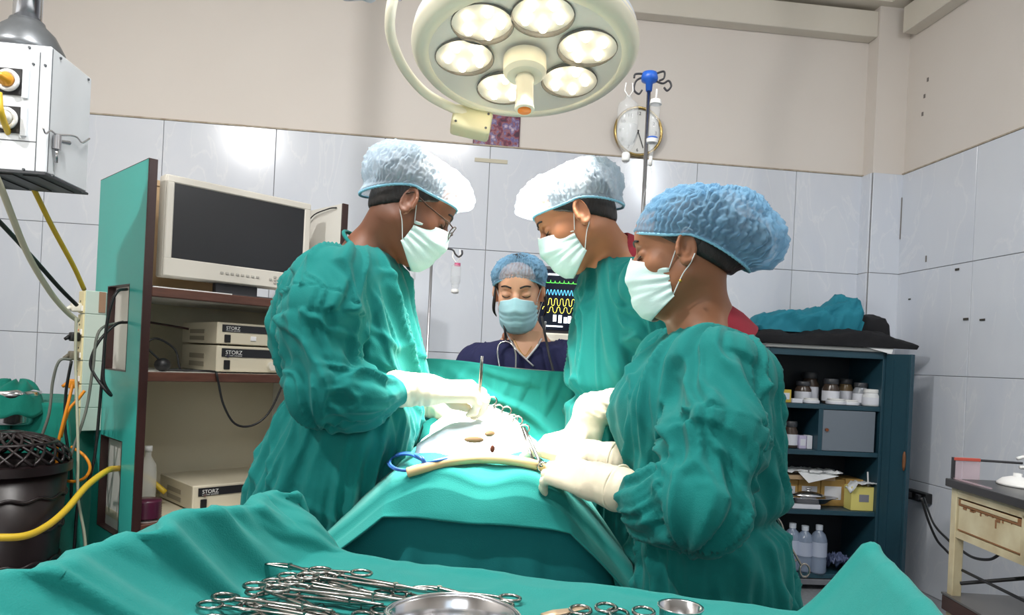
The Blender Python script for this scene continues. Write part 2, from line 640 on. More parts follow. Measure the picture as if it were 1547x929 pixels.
tag(wbox(S_L - 0.1, S_L, 0, ROOM_LEN, 0, CEIL).build('wall_left', m_paint), 'cream side wall beyond the pendant box', 'wall', kind='structure')
tag(wbox(S_L - 0.1, S_RW + 0.1, ROOM_LEN, ROOM_LEN + 0.1, 0, CEIL).build('wall_front', m_paint), 'cream wall behind the camera', 'wall', kind='structure')
pillar = tag(wbox(S_R, S_RW, 0, 0.103, 0, CEIL).build('wall_pillar', m_paint), 'cream corner pillar with tiled lower half', 'pillar', kind='structure')
# beams under the ceiling
tag(wbox(S_L, S_R, 0, 0.09, 3.22, 3.375, 0.004).build('trim_1', m_beam), 'cream beam along the top of the back wall', 'beam', kind='structure')
tag(wbox(S_L, S_RW, 0, 0.16, 3.40, CEIL).build('trim_2', m_beam), 'cream cornice above the back wall beam', 'beam', kind='structure')
tag(wbox(S_RW - 0.09, S_RW, 0.16, ROOM_LEN, 3.22, 3.375, 0.004).build('trim_3', m_beam), 'cream beam along the top of the right wall', 'beam', kind='structure')
tag(wbox(S_RW - 0.16, S_RW, 0.16, ROOM_LEN, 3.40, CEIL).build('trim_4', m_beam), 'cream cornice above the right wall beam', 'beam', kind='structure')

# tiles, each one its own piece
TH, TG = 0.010, 0.0035
tile_cache = {}
def tile(parent, s0, s1, z0, z1, axis, off, rnd):
    w, h = round(s1 - s0 - TG, 4), round(z1 - z0 - TG, 4)
    if (w, h) not in tile_cache:
        mb = MB().box((-w / 2, -TH, -h / 2), (w / 2, 0, h / 2), 0.0015)
        tile_cache[(w, h)] = data('tile', mb.V, mb.F, m_tile, False)
    o = bpy.data.objects.new('tile', tile_cache[(w, h)])
    if axis == 'back':
        M = frame(wpt((s0 + s1) / 2, off - 0.0004 + rnd, (z0 + z1) / 2), E1)
    elif axis == 'right':       # s measured out of the back wall; face looks left
        M = frame(wpt(S_RW + 0.0004 - rnd, (s0 + s1) / 2, (z0 + z1) / 2), EN)
    else:                       # left side of the pillar
        M = frame(wpt(S_R - 0.0004, (s0 + s1) / 2, (z0 + z1) / 2), EN)
    o.matrix_basis = M
    COL.objects.link(o)
    o.parent = parent
    return o
rt = random.Random(3)
rows = [(0.6 * k, 0.6 * k + 0.6) for k in range(4)]
sb = [S_L, -2.585, -1.985, -1.385, -0.785, -0.185, 0.435, 1.055, 1.677, S_R]
for z0, z1 in rows:
    for s0, s1 in zip(sb, sb[1:]):
        tile(wall_back, s0, s1, z0, z1, 'back', 0, rt.random() * 0.0006)
    for k in range(5):
        tile(wall_right, 0.103 + 0.6 * k, 0.103 + 0.6 * k + 0.6, z0, z1, 'right', 0, rt.random() * 0.0006)
    tile(pillar, S_R, S_RW, z0, z1, 'back', 0.103, 0)
    tile(pillar, 0, 0.103, z0, z1, 'side', 0, 0)
for par, bx in ((wall_back, (S_L, S_R, 0, 0.004)), (wall_right, (S_RW - 0.004, S_RW, 0.103, 3.1)), (pillar, (S_R, S_RW, 0.10, 0.107))):
    wbox(*bx, 0, 2.3985).build('grout', m_grout, par)
# pale plaster edge along the tile top
m_edge = mat('plaster_edge', (190, 180, 164), 0.9, var=0.7, scale=25, var_rgb=(150, 132, 108))
tag(wbox(S_L, S_R, 0, 0.012, 2.4, 2.408).build('trim_5', m_edge), 'grubby plaster line above the back wall tiles', 'trim', kind='structure')
tag(wbox(S_RW - 0.012, S_RW, 0.103, 3.1, 2.4, 2.408).build('trim_6', m_edge), 'grubby plaster line above the right wall tiles', 'trim', kind='structure')

# scuffs, plugs and old tape marks on the walls
m_scuff = mat('scuff', (128, 122, 118), 0.9); m_plug = mat('wall_plug', (70, 66, 60), 0.8)
def mark(px, py, w, h, wall, mm, nm):
    if wall == 'right':
        p = PW(px, py, wpt(S_RW - 0.0125, 0, 0), EN); x = EN
    else:
        p = PW(px, py, wpt(0, 0.0125 if wall == 'back' else 0.115, 0), E1); x = E1
    if p.z > 2.41: p = p + (E1 * 0.011 if wall == 'right' else -EN * 0.011)
    M = frame(p, x)
    par = wall_right if wall == 'right' else (wall_back if wall == 'back' else pillar)
    return MB().box((-w / 2, -0.002, -h / 2), (w / 2, 0.001, h / 2), 0, M).build(nm, mm, par)
for px, py, w, h in ((1446, 407, .028, .012), (1374, 452, .018, .008), (1459, 482, .034, .012), (1484, 483, .034, .010), (1399, 391, .008, .035)):
    mark(px, py, w, h, 'right', m_plug if h < .02 else m_scuff, 'wall_plug')
for px, py in ((1394, 145), (1399, 120), (1391, 172)):
    mark(px, py, .012, .022, 'right', m_scuff, 'paint_chip')
m_tape = mat('old_tape', (206, 200, 180), 0.7)
mark(742, 243, .19, .022, 'back', m_tape, 'old_tape')
mark(1362, 330, .012, .25, 'pillar', m_scuff, 'scuff')

# light fittings on the ceiling
def lamp_fitting(name, label, c, size, shape):
    t = thing(name, label, 'lamp', (c[0], c[1], CEIL))
    if shape == 'disk':
        MB().lathe([(0.15, 0), (0.15, -0.03), (0.135, -0.045)], 32, Matrix.Translation((c[0], c[1], CEIL))).build('housing', mat('lamp_white', (235, 235, 232), 0.4), t)
        MB().lathe([(0.125, -0.0455), (0.11, -0.058), (0.0, -0.062)], 32, Matrix.Translation((c[0], c[1], CEIL))).build('diffuser', mat('lamp_glow', (255, 250, 240), 0.5, emit=((255, 248, 236), 12)), t, True)
    else:
        w, l = size
        MB().box((c[0] - w / 2 - .02, c[1] - l / 2 - .02, CEIL - .05), (c[0] + w / 2 + .02, c[1] + l / 2 + .02, CEIL), .006).build('housing', MATS['lamp_white'], t)
        ax = (0, l / 2, 0) if l > w else (w / 2, 0, 0)
        cc = Vector((c[0], c[1], CEIL - .068)); a = Vector(ax)
        MB().cyl(cc - a, cc + a, .016).build('tube', MATS['lamp_glow'], t, True)
lamp_fitting('panel_lamp', 'round white lamp on the ceiling up left', (-2.06, 0.3), None, 'disk')
lamp_fitting('tube_lamp', 'long tube lamp on the ceiling at the right', (1.95, 1.15), (0.05, 1.2), 'tube')
lamp_fitting('tube_lamp', 'added fill tube lamp on the ceiling above the instrument table', (-0.35, 1.12), (1.2, 0.05), 'tube')  # fitting for the added fill tube

# unseen window added behind the camera to light the drape fronts
wq = PW(CX, CY, wpt(0, ROOM_LEN - .012, 0), E1)
wq = Vector((-.35, wq.y + .35 * -math.tan(AW), 0))
wn = MB()
Mwn = frame(wpt(-.35, ROOM_LEN - .03, 1.75), E1)
win = wn.box((-.66, -.01, -.58), (.66, .03, -.52), .003, Mwn).box((-.66, -.01, .52), (.66, .03, .58), .003, Mwn).box((-.66, -.01, -.52), (-.60, .03, .52), .003, Mwn).box((.60, -.01, -.52), (.66, .03, .52), .003, Mwn).box((-.02, -.01, -.52), (.02, .03, .52), .003, Mwn).build('fill_window_1', mat('fill_window_white', (226, 226, 222), .4))
tag(win, 'added white framed fill light window in the wall behind the camera', 'window', kind='structure')
m_fill_pane = mat('fill_pane', (200, 214, 226), .3, emit=((214, 228, 240), 1.2))  # glowing panes of the added window
for x0, x1 in ((-.60, -.02), (.02, .60)):
    MB().box((x0, .008, -.52), (x1, .014, .52), 0, Mwn).build('pane', m_fill_pane, win)
# ================================================================== equipment cabinet on the left
m_teal = mat('teal_laminate', (62, 178, 168), 0.28, var=0.10, scale=3, var_rgb=(54, 160, 152))
m_edgeb = mat('dark_brown_edge', (58, 34, 32), 0.35, var=0.5, scale=20, stretch=(1, 1, 0.1), var_rgb=(36, 22, 22))
m_cream = mat('cream_laminate', (214, 205, 180), 0.4, var=0.12, scale=4, var_rgb=(192, 180, 150))
m_white_lam = mat('white_laminate', (226, 224, 216), 0.4)
m_brown = mat('brown_shelf', (96, 62, 50), 0.35, var=0.5, scale=14, stretch=(1, 1, 6), var_rgb=(60, 36, 30))
m_black = mat('black_plastic', (22, 22, 24), 0.45)
m_dkgrey = mat('dark_grey', (52, 52, 56), 0.5)
m_steel = mat('steel', (205, 205, 208), 0.18, 1.0)
m_steel_r = mat('brushed_steel', (190, 190, 194), 0.32, 1.0, bump=0.05, bscale=90)
m_instr = mat('instrument_steel', (158, 156, 152), 0.2, 1.0)
m_beige_case = mat('beige_case', (212, 203, 180), 0.45)
m_offwhite = mat('off_white_plastic', (226, 222, 208), 0.4)
m_whitep = mat('white_plastic', (236, 236, 234), 0.4)

CF = P(226, 238, 2.6); CF = Vector((CF.x, CF.y, 0))
CA = math.radians(45.6)
CW, CD, CH = 0.84, 0.575, 1.845
cw = Vector((math.cos(CA), math.sin(CA), 0)); cd = Vector((-math.sin(CA), math.cos(CA), 0))
MC = frame(CF, cw)                                 # local: x along the front, y into the cabinet, z up
cab = thing('equipment_cabinet', 'teal sided open equipment cabinet with dark brown edges behind the left surgeon', 'cabinet', CF)
T = 0.028
# left side panel with two cable cut-outs, built as a frame of strips
holes = [(1.06, 1.39, 0.14, 0.40), (0.43, 0.79, 0.16, 0.42)]
def side_panel():
    mb = MB()
    ys = [0.004, 0.14, 0.16, 0.40, 0.42, CD]
    zs = [0.0, 0.43, 0.79, 1.06, 1.39, CH]
    # full-height strips before and behind the holes, then fillers
    mb.box((0, 0.004, 0), (T, 0.15, CH), 0, MC); mb.box((0, 0.405, 0), (T, CD, CH), 0, MC)
    for z0, z1 in ((0, 0.43), (0.79, 1.06), (1.39, CH)):
        mb.box((0, 0.15, z0), (T, 0.405, z1), 0, MC)
    return mb
sp = side_panel().build('side_panel', m_teal, cab)
for z0, z1 in ((0.43, 0.79), (1.06, 1.39)):
    e = MB()
    e.box((-.001, .148, z0 - .001), (T + .001, .152, z1 + .001), 0, MC).box((-.001, .403, z0 - .001), (T + .001, .409, z1 + .001), 0, MC)
    e.box((-.001, .148, z0 - .003), (T + .001, .409, z0 + .001), 0, MC).box((-.001, .148, z1 - .001), (T + .001, .409, z1 + .003), 0, MC)
    e.build('cutout_lining', m_edgeb, sp)
MB().box((-.001, -.004, 0), (T + .001, .005, CH + .001), .001, MC).build('edge_strip', m_edgeb, cab)
MB().box((0, .005, CH), (T, CD, CH + .003), 0, MC).build('top_edge', m_edgeb, cab)
MB().box((T + .0005, .004, 0), (T + .002, CD - .02, CH - .002), 0, MC).build('inner_lining', m_white_lam, cab)
rp_ = MB().box((CW - T, 0.004, 0), (CW, CD, CH - .01), 0, MC).build('side_panel', m_white_lam, cab)
MB().box((CW - T - .001, -.004, 0), (CW + .001, .005, CH - .009), .001, MC).build('edge_strip', m_edgeb, cab)
MB().box((T, CD - .012, 0), (CW - T, CD, 1.37), 0, MC).build('back_panel', m_cream, cab)
for z, d0 in ((1.378, 0), (1.064, 0), (0.50, 0.0)):
    sh = MB().box((T, .03, z - .032), (CW - T, CD - .012, z), 0, MC).build('shelf', m_cream if z < 1 else m_white_lam, cab)
    MB().box((T, -.004, z - .034), (CW - T, .03, z + .0005), .003, MC).build('shelf_edge', m_brown, sh)
MB().box((T, 0.01, 0), (CW - T, .03, .47), 0, MC).build('lower_front', m_cream, cab)

def cpt(x, y, z):
    return MC @ Vector((x, y, z))

# ---- monitor on the top shelf
def on_front(px, py, off):
    q = PW(px, py, cpt(0, off, 0), cw)
    return MC.inverted() @ q
a, b = on_front(243, 420, .10), on_front(470, 300, .10)
mx0, mx1 = a.x, b.x
mz0, mz1 = 1.43, on_front(252, 262, .10).z
mon = thing('flat_monitor', 'beige framed flat screen monitor on the cabinet top shelf', 'monitor', cpt((mx0 + mx1) / 2, .16, 1.378))
m_mon = mat('monitor_beige', (214, 209, 198), 0.42)
def scr_mat():
    m = bpy.data.materials.new('dark_screen'); m.use_nodes = True
    b = m.node_tree.nodes['Principled BSDF']
    b.inputs['Base Color'].default_value = lin((26, 28, 32)); b.inputs['Roughness'].default_value = 0.30
    return m
m_scr = scr_mat()
bz, bb = .032, .075
MB().box((mx0, .10, mz0), (mx1, .165, mz1), .008, MC, 2).build('casing', m_mon, mon, sharp=40)
fr = MB()
fr.box((mx0 + .003, .088, mz1 - bz), (mx1 - .003, .102, mz1 - .003), .004, MC).box((mx0 + .003, .088, mz0 + .003), (mx1 - .003, .102, mz0 + bb), .004, MC)
fr.box((mx0 + .003, .088, mz0 + bb - .005), (mx0 + bz, .102, mz1 - bz + .005), .004, MC).box((mx1 - bz, .088, mz0 + bb - .005), (mx1 - .003, .102, mz1 - bz + .005), .004, MC)
fr.build('bezel', m_mon, mon)
MB().box((mx0 + bz - .002, .094, mz0 + bb - .002), (mx1 - bz + .002, .101, mz1 - bz + .002), 0, MC).build('screen', m_scr, mon)
m_btn = mat('grey_button', (176, 172, 164), 0.5)
for k in range(8):
    x = mx0 + (mx1 - mx0) * (.36 + .035 * k)
    MB().box((x, .084, mz0 + .035), (x + .013, .089, mz0 + .045), .0015, MC).build('button', m_btn, mon)
for dx, dz in ((0, 0), (.02, .012), (.02, -.012), (.04, 0), (.02, 0)):
    x = mx0 + (mx1 - mx0) * .70 + dx
    MB().box((x, .084, mz0 + .032 + dz), (x + .012, .089, mz0 + .042 + dz), .0015, MC).build('button', m_btn, mon)
xm = (mx0 + mx1) / 2
MB().box((xm - .09, .12, 1.385), (xm + .09, .15, mz0 + .03), .003, MC).build('neck', m_dkgrey, mon)
MB().box((xm - .15, .05, 1.378), (xm + .15, .30, 1.387), .003, MC).build('foot', m_dkgrey, mon)
# ---- cardboard box behind the monitor
m_card = mat('cardboard', (188, 160, 124), 0.8, var=0.2, scale=6)
cb = thing('cardboard_box', 'brown cardboard box standing behind the monitor', 'box', cpt(.30, .45, 1.378))
MB().box((.07, .33, 1.379), (.52, .55, 1.835), .003, MC).build('body', m_card, cb)
MB().box((.062, .325, 1.818), (.526, .556, 1.843), .002, MC).build('lid', mat('cardboard_lid', (196, 168, 132), 0.8), cb)
# ---- black cable hanging behind on the right panel
tag(MB().tube(bez([cpt(CW - T - .01, .30, 1.45), cpt(CW - T - .012, .29, 1.72), cpt(CW - T - .012, .24, 1.80), cpt(CW - T - .012, .10, 1.82), cpt(CW - T - .006, .04, 1.82)], 6), .003, 6).build('cable', m_black, None, True), 'thin black cable hooked over the cabinet right panel', 'cable')

# ---- endoscopy boxes with their name plates
m_plate = mat('black_plate', (34, 35, 38), 0.35)
m_letter = mat('white_letter', (232, 232, 228), 0.5)
def unit(x0, x1, z0, z1, y0, label, knob):
    t = thing('endoscopy_unit', label, 'electronics', cpt((x0 + x1) / 2, y0 + .2, z0), group='endoscopy units in the cabinet')
    h = z1 - z0
    MB().box((x0, y0, z0 + .006), (x1, y0 + .36, z1), .003, MC).build('case', m_beige_case, t)
    pl = MB().box((x0 + .02, y0 - .003, z1 - h * .40), (x1 - .004, y0 + .001, z1 - h * .09), 0, MC).build('name_plate', m_plate, t)
    text_mesh('STORZ', h * .20, frame(cpt(x0 + .035, y0 - .0035, z1 - h * .30), cw), 'lettering', m_letter, pl)
    text_mesh('KARL STORZ - ENDOSKOPE', h * .05, frame(cpt(x0 + .035, y0 - .0035, z1 - h * .37), cw), 'lettering', m_letter, pl)
    text_mesh('electronic 264305 20', h * .07, frame(cpt(x1 - .16, y0 - .0035, z1 - h * .27), cw), 'lettering', m_letter, pl)
    MB().box((x0 + .03, y0 - .006, z0 + h * .14), (x0 + .055, y0 + .001, z0 + h * .48), .002, MC).build('power_switch', m_black, t)
    if knob:
        c = cpt(x0 + .235, y0, z0 + h * .30)
        MB().cyl(c, c - cd * .018, .020, .018, 20).build('knob', m_offwhite, t, sharp=40)
        MB().cyl(cpt(x0 + .045, y0 + .001, z1 - h * .37), cpt(x0 + .045, y0 - .006, z1 - h * .37), .006).build('indicator', m_steel, t)
    else:
        MB().box((x0 + .14, y0 - .004, z0 + h * .25), (x0 + .165, y0 + .001, z0 + h * .46), .002, MC).build('button', m_whitep, t)
        MB().box((x0 + .22, y0 - .004, z0 + h * .25), (x0 + .245, y0 + .001, z0 + h * .44), .002, MC).build('button', mat('pink_button', (222, 190, 176), .5), t)
    for i in range(2):
        MB().box((x0 - .002, y0 + .12, z0 + h * (.2 + .3 * i)), (x0 + .002, y0 + .27, z0 + h * (.38 + .3 * i)), 0, MC).build('vent', mat('vent_grey', (150, 142, 124), .6), t)
    for fx in (x0 + .03, x1 - .05):
        MB().box((fx, y0 + .02, z0), (fx + .02, y0 + .04, z0 + .007), 0, MC).build('foot', m_black, t)
    return t
ux0 = on_front(327, 540, .06).x
zt = on_front(327, 486, .06).z
unit(ux0, ux0 + .40, 1.064, 1.064 + (zt - 1.064) * .54, .06, 'beige endoscopy unit with round white knob, lower of two on the shelf', True)
unit(ux0, ux0 + .40, 1.065 + (zt - 1.064) * .54, zt, .065, 'beige endoscopy unit with small buttons, upper of two on the shelf', False)
x3 = on_front(292, 740, .10).x; z3 = on_front(292, 735, .10).z
unit(x3, x3 + .40, .50, z3, .10, 'large beige endoscopy unit on the bottom shelf of the cabinet', True)

# hanging cable from lower unit, camera head with coil
tag(MB().tube(bez([PW(x, y, cpt(0, -.012, 0), cw) for x, y in ((432, 555), (425, 585), (405, 625), (380, 643), (355, 640), (338, 612), (330, 578), (327, 564))] + [cpt(ux0 - .02, .04, 1.070), cpt(ux0 - .05, .10, 1.070), cpt(.12, .12, 1.070)], 6), .0045, 8).build('cable', m_black, None, True), 'black cable hanging in a loop below the middle shelf', 'cable')
ch = thing('camera_head', 'small black endoscope camera head with coiled lead on the shelf', 'camera', cpt(.12, .10, 1.065))
MB().ball(cpt(.115, .10, 1.090), (.03, .03, .026)).build('head', m_black, ch, True)
MB().tube(bez([cpt(.115, .11, 1.10), cpt(.06, .12, 1.16), cpt(.10, .13, 1.19), cpt(.17, .13, 1.15), cpt(.19, .12, 1.075), cpt(.24, .12, 1.071)], 6), .004, 8).build('lead', m_black, ch, True)
tag(MB().tube(bez([cpt(.035, .40, 1.255), cpt(.12, .38, 1.26), cpt(.22, .36, 1.25), cpt(.30, .34, 1.24)], 6), .0045, 8).build('cable', mat('brown_cable', (60, 30, 26), .5), None, True), 'dark red cable running behind the camera head', 'cable')
# little things on the top shelf left of the monitor
tag(MB().tube(bez([cpt(.035, .03, 1.383), cpt(.12, .06, 1.384), cpt(.22, .05, 1.384), cpt(.30, .08, 1.384)], 6), .004, 6).build('cable', m_dkgrey, None, True), 'dark cable lying under the monitor', 'cable')
tag(MB().box((.04, .02, 1.379), (.34, .12, 1.384), .001, MC).build('paper_pad', m_whitep), 'white paper pad under the monitor edge', 'paper')

# ---- purple lidded jar and clear bottle at the bottom of the cabinet
jb = cpt(.07, .06, .50)
jar = thing('medicine_jar', 'jar with ribbed purple lid on the cabinet bottom shelf', 'jar', jb)
m_purple = mat('purple_plastic', (74, 24, 48), 0.3)
zj = PW(240, 752, cpt(0, .06, 0), cw).z
mj = Matrix.Translation(jb)
MB().lathe([(.040, 0), (.045, .006), (.045, zj - .585), (.040, zj - .575)], 24, mj).build('body', mat('clear_jar', (214, 196, 190), .1, trans=.3), jar, True)
lp = [(.050, zj - .57)]
for k in range(6):
    lp += [(.051, zj - .565 + k * .009), (.049, zj - .561 + k * .009)]
lp += [(.051, zj - .508), (.047, zj - .5), (0, zj - .498)]
MB().lathe(lp, 28, mj).build('lid', m_purple, jar, True)
bt0 = cpt(.12, .22, .50)
bot = thing('plastic_bottle', 'clear plastic bottle behind the purple lidded jar', 'bottle', bt0)
m_clear = mat('clear_plastic', (232, 232, 226), .12, alpha=.38, spec=.6)
MB().lathe([(.03, 0), (.034, .01), (.034, .16), (.030, .19), (.012, .22), (.012, .245)], 20, Matrix.Translation(bt0)).build('body', m_clear, bot, True)
MB().lathe([(.014, .24), (.014, .262), (0, .262)], 16, Matrix.Translation(bt0)).build('cap', m_whitep, bot, True)
# ================================================================== pendant box on its pipe (upper left)
m_box = mat('pendant_grey', (222, 226, 230), 0.38, var=0.25, scale=5, var_rgb=(196, 202, 206))
PD = 2.0
pe = P(74, 165, PD)                                   # near right edge of the box
MPn = frame(Vector((pe.x, pe.y, 0)), E1)              # x right along the wall, y away from the camera
zt_, zb_ = P(78, 70, PD).z, P(70, 262, PD).z
bw, bd = 0.34, 0.235
pen = thing('gas_pendant', 'white gas outlet pendant box hanging on a steel pipe', 'pendant', (pe.x - bw / 2, pe.y + bd / 2, zb_))
MB().box((-bw, 0, zb_ + .002), (0, bd, zt_), .003, MPn).build('box', m_box, pen)
m_seam = mat('seam_dark', (84, 88, 92), .7)
MB().box((-.030, -.0015, zb_ + .004), (-.028, .001, zt_ - .02), 0, MPn).build('seam', m_seam, pen)
MB().box((.0005, .004, zb_ + .006), (.0018, .006, zt_ - .006), 0, MPn).build('seam', m_seam, pen)
MB().box((-bw, -.0012, zb_ + .085), (-.03, .001, zb_ + .087), 0, MPn).build('seam', m_seam, pen)
MB().box((-bw - .004, -.012, zb_ - .006), (.004, bd + .004, zb_), 0, MPn).build('vent_plate', mat('vent_dark', (60, 62, 66), .6), pen)
for i in range(5):
    MB().box((-bw + .01 + i * .066, .01, zb_ - .009), (-bw + .05 + i * .066, bd - .02, zb_ - .005), 0, MPn).build('vent', m_black, pen)
pc = Vector((MPn @ Vector((-.075, .10, 0))))
cc = P(40, 60, 2.1); cc = Vector((cc.x, cc.y, 0))
Mc = Matrix.Translation(cc)
MB().lathe([(.108, zt_ - .001), (.100, zt_ + .03), (.075, zt_ + .075), (.048, zt_ + .10), (.045, zt_ + .11), (0, zt_ + .11)], 40, Mc).build('cap_cone', mat('cone_grey', (128, 132, 136), .35, .7, var=.5, scale=9), pen, True)
MB().lathe([(.037, zt_ + .10), (.037, CEIL)], 28, Mc).build('pipe', m_steel, pen, True)
# outlets
for zz, col in ((P(15, 125, PD).z, (226, 160, 50)), (P(15, 182, PD).z, (226, 226, 222))):
    xo = (MPn.inverted() @ PW(14, 125, pe, E1)).x
    pl = MB().box((xo - .06, -.004, zz - .038), (xo + .034, .002, zz + .036), .001, MPn).build('outlet_plate', m_black, pen)
    c0 = MPn @ Vector((xo, 0, zz))
    MB().lathe([(.030, 0), (.031, .012), (.024, .016), (.021, .010), (0, .010)], 28, frame(c0, E1) @ Matrix.Rotation(math.radians(90), 4, 'X')).build('outlet_ring', m_whitep, pl, True)
    MB().lathe([(.019, .008), (.019, .022), (.012, .026), (.009, .05), (0, .052)], 24, frame(c0, E1) @ Matrix.Rotation(math.radians(90), 4, 'X')).build('outlet_nozzle', mat('nozzle%d' % col[2], col, .3, .3), pl, True)
    MB().box((xo + .036, -.006, zz - .045), (xo + .052, .001, zz + .038), .001, MPn).build('latch_plate', m_box, pen)
for px, py in ((45, 72), (91, 88), (133, 120), (36, 256), (122, 290), (51, 97), (69, 99), (80, 265)):
    right = px > 80
    q = PW(px, py, pe, E1 if not right else EN)
    n = -E1 if right else -EN
    MB().cyl(q + n * .001, q - n * .004, .004, .0035, 8).build('screw', m_seam, pen)
# clamp with bent wire on the right face
q0 = PW(78, 245, pe, EN); q1 = PW(80, 222, pe, EN)
clp = thing('wire_clamp', 'small steel rail clamp with a bent wire on the pendant side', 'clamp', q0)
ex = E1 * .012
MB().cyl(q0 + ex, PW(79, 222, pe, EN) + ex, .0045, None, 12).build('rod', m_steel, clp, True)
MB().cyl(PW(79, 225, pe, EN) + ex, PW(80, 204, pe, EN) + ex, .011, None, 16).build('collar', m_steel_r, clp, sharp=40)
MB().tube(bez([PW(x, y, pe, EN) + ex for x, y in ((58, 193), (62, 201), (70, 197), (80, 203), (100, 204), (110, 207), (118, 215), (129, 209))], 5), .0028, 6).build('wire', m_steel, clp, True)
MB().cyl(PW(83, 213, pe, EN) + ex, PW(92, 215, pe, EN) + ex * 2, .006, None, 8).build('thumbscrew', m_steel, clp)

# hoses and leads from the pendant down to the sockets
m_yellow = mat('yellow_hose', (214, 180, 48), 0.45); m_cream_h = mat('cream_hose', (206, 202, 176), 0.45)
m_orange = mat('orange_lead', (226, 140, 30), 0.45); m_greyc = mat('grey_lead', (108, 112, 104), .55)
def px_tube(name, label, pts, r, mm, cat, n=8):
    return tag(MB().tube(bez([P(*p) for p in pts], 7), r, n).build(name, mm, None, True), label, cat)
px_tube('gas_hose', 'yellow gas hose slanting down from the pendant', [(-2, 140, 1.93), (4, 178, 1.94), (30, 240, 2.1), (75, 335, 2.35), (110, 400, 2.55), (127, 437, 2.66)], .0085, m_yellow, 'hose', 10)
px_tube('gas_hose', 'cream gas hose slanting down from the pendant', [(-20, 240, 1.9), (2, 285, 2.0), (40, 380, 2.25), (75, 440, 2.45), (100, 470, 2.58), (117, 484, 2.66)], .0095, m_cream_h, 'hose', 10)
px_tube('power_lead', 'thick black lead running from the left edge to the top socket', [(-20, 320, 2.1), (0, 336, 2.15), (50, 390, 2.4), (90, 435, 2.58), (116, 461, 2.67)], .0075, m_black, 'cable', 8)

# ---- tall socket box on the cabinet's side
m_sock = mat('socket_cream', (226, 214, 168), 0.42); m_sockg = mat('socket_pale_green', (192, 206, 196), 0.45)
sb0 = P(140, 655, 2.74)
dn = -cw                                              # outward from the side panel
base = cpt(-.002, .455, 0)
sk = thing('socket_box', 'tall cream switch and socket box mounted on the cabinet side', 'socket', (base.x, base.y, .80))
zt2, zb2 = P(135, 437, 2.78).z, P(135, 655, 2.78).z
nb = 6; hh = (zt2 - zb2) / nb
MB().box((-.075, .415, zb2), (0, .49, zt2), .002, MC).build('box', m_sockg, sk)
for i in range(nb):
    z0 = zb2 + i * hh
    g = MB().box((-.077, .412, z0 + .0015), (-.0005, .416, z0 + hh - .0015), .0015, MC).build('side_plate', m_sockg, sk)
    s = MB().box((-.082, .417, z0 + .002), (-.074, .488, z0 + hh - .002), .002, MC).build('socket_plate', m_sock, sk)
    MB().box((-.086, .425, z0 + .010), (-.080, .440, z0 + .032), .001, MC).build('switch', m_whitep, s)
    MB().cyl(cpt(-.081, .46, z0 + .05), cpt(-.0835, .46, z0 + .05), .004, None, 8).build('socket_hole', m_black, s)
    MB().cyl(cpt(-.081, .472, z0 + .028), cpt(-.0835, .472, z0 + .028), .003, None, 8).build('indicator', mat('red_dot', (230, 60, 40), .4), s)
tag(MB().box((-.03, .4085, zt2 - .085), (-.006, .4118, zt2 - .002), 0, MC).build('tape_strip', mat('brown_tape', (150, 120, 96), .5)), 'brown tape strip on the top of the socket box', 'tape')
# plugs in the socket box
def plug(z, mm, label, y=.45):
    t = thing('power_plug', label, 'plug', cpt(-.10, y, z), group='plugs in the socket box')
    MB().box((-.118, y - .02, z - .018), (-.083, y + .02, z + .018), .006, MC, 2).build('body', mm, t, True)
    MB().cyl(cpt(-.118, y, z), cpt(-.135, y, z - .012), .009, .006, 10).build('cord_sleeve', mm, t, True)
plug(zt2 - .07, m_offwhite, 'white plug in the uppermost socket')
plug(zt2 - hh * 2.0, m_black, 'black plug in the second socket')
plug(zt2 - hh * 2.8, mat('grey_brown', (110, 104, 88), .5), 'grey brown plug in the middle socket')
plug(zt2 - hh * 4.0, m_orange, 'orange plug in a lower socket')
# looping leads
px_tube('power_lead', 'grey lead drooping from the middle plug to the floor', [(108, 543, 2.63), (90, 545, 2.6), (80, 575, 2.6), (74, 625, 2.6), (60, 670, 2.6), (52, 720, 2.6), (50, 765, 2.6), (57, 800, 2.6), (70, 860, 2.6)], .005, m_greyc, 'cable')
px_tube('power_lead', 'black lead looping out of the upper cut-out', [(192, 437, 2.71), (178, 440, 2.64), (168, 460, 2.62), (160, 500, 2.62), (156, 560, 2.62), (158, 580, 2.62), (168, 597, 2.63), (160, 590, 2.60), (142, 565, 2.60), (137, 545, 2.60), (150, 515, 2.62), (175, 490, 2.68), (192, 487, 2.73)], .0055, m_black, 'cable')
px_tube('power_lead', 'long black lead hanging straight beside the socket box', [(160, 500, 2.63), (155, 560, 2.62), (150, 620, 2.62), (143, 690, 2.62), (132, 730, 2.62), (118, 760, 2.62), (112, 830, 2.62)], .0055, m_black, 'cable')
px_tube('power_lead', 'orange lead looping below the socket box', [(110, 580, 2.63), (104, 605, 2.61), (95, 640, 2.6), (86, 680, 2.6), (87, 705, 2.6), (97, 724, 2.6), (115, 727, 2.6), (130, 720, 2.6), (136, 705, 2.6), (127, 688, 2.6), (108, 675, 2.62)], .0055, m_orange, 'cable')
px_tube('power_lead', 'second orange lead curving from the lowest socket', [(128, 590, 2.63), (118, 603, 2.62), (105, 618, 2.61), (97, 640, 2.62), (92, 660, 2.63)], .0055, m_orange, 'cable')
px_tube('power_lead', 'pale grey lead dropping to the drape', [(115, 480, 2.60), (114, 540, 2.58), (116, 600, 2.57), (118, 680, 2.57), (118, 750, 2.57), (128, 810, 2.57), (130, 850, 2.57)], .005, mat('pale_grey_lead', (176, 178, 156), .5), 'cable')
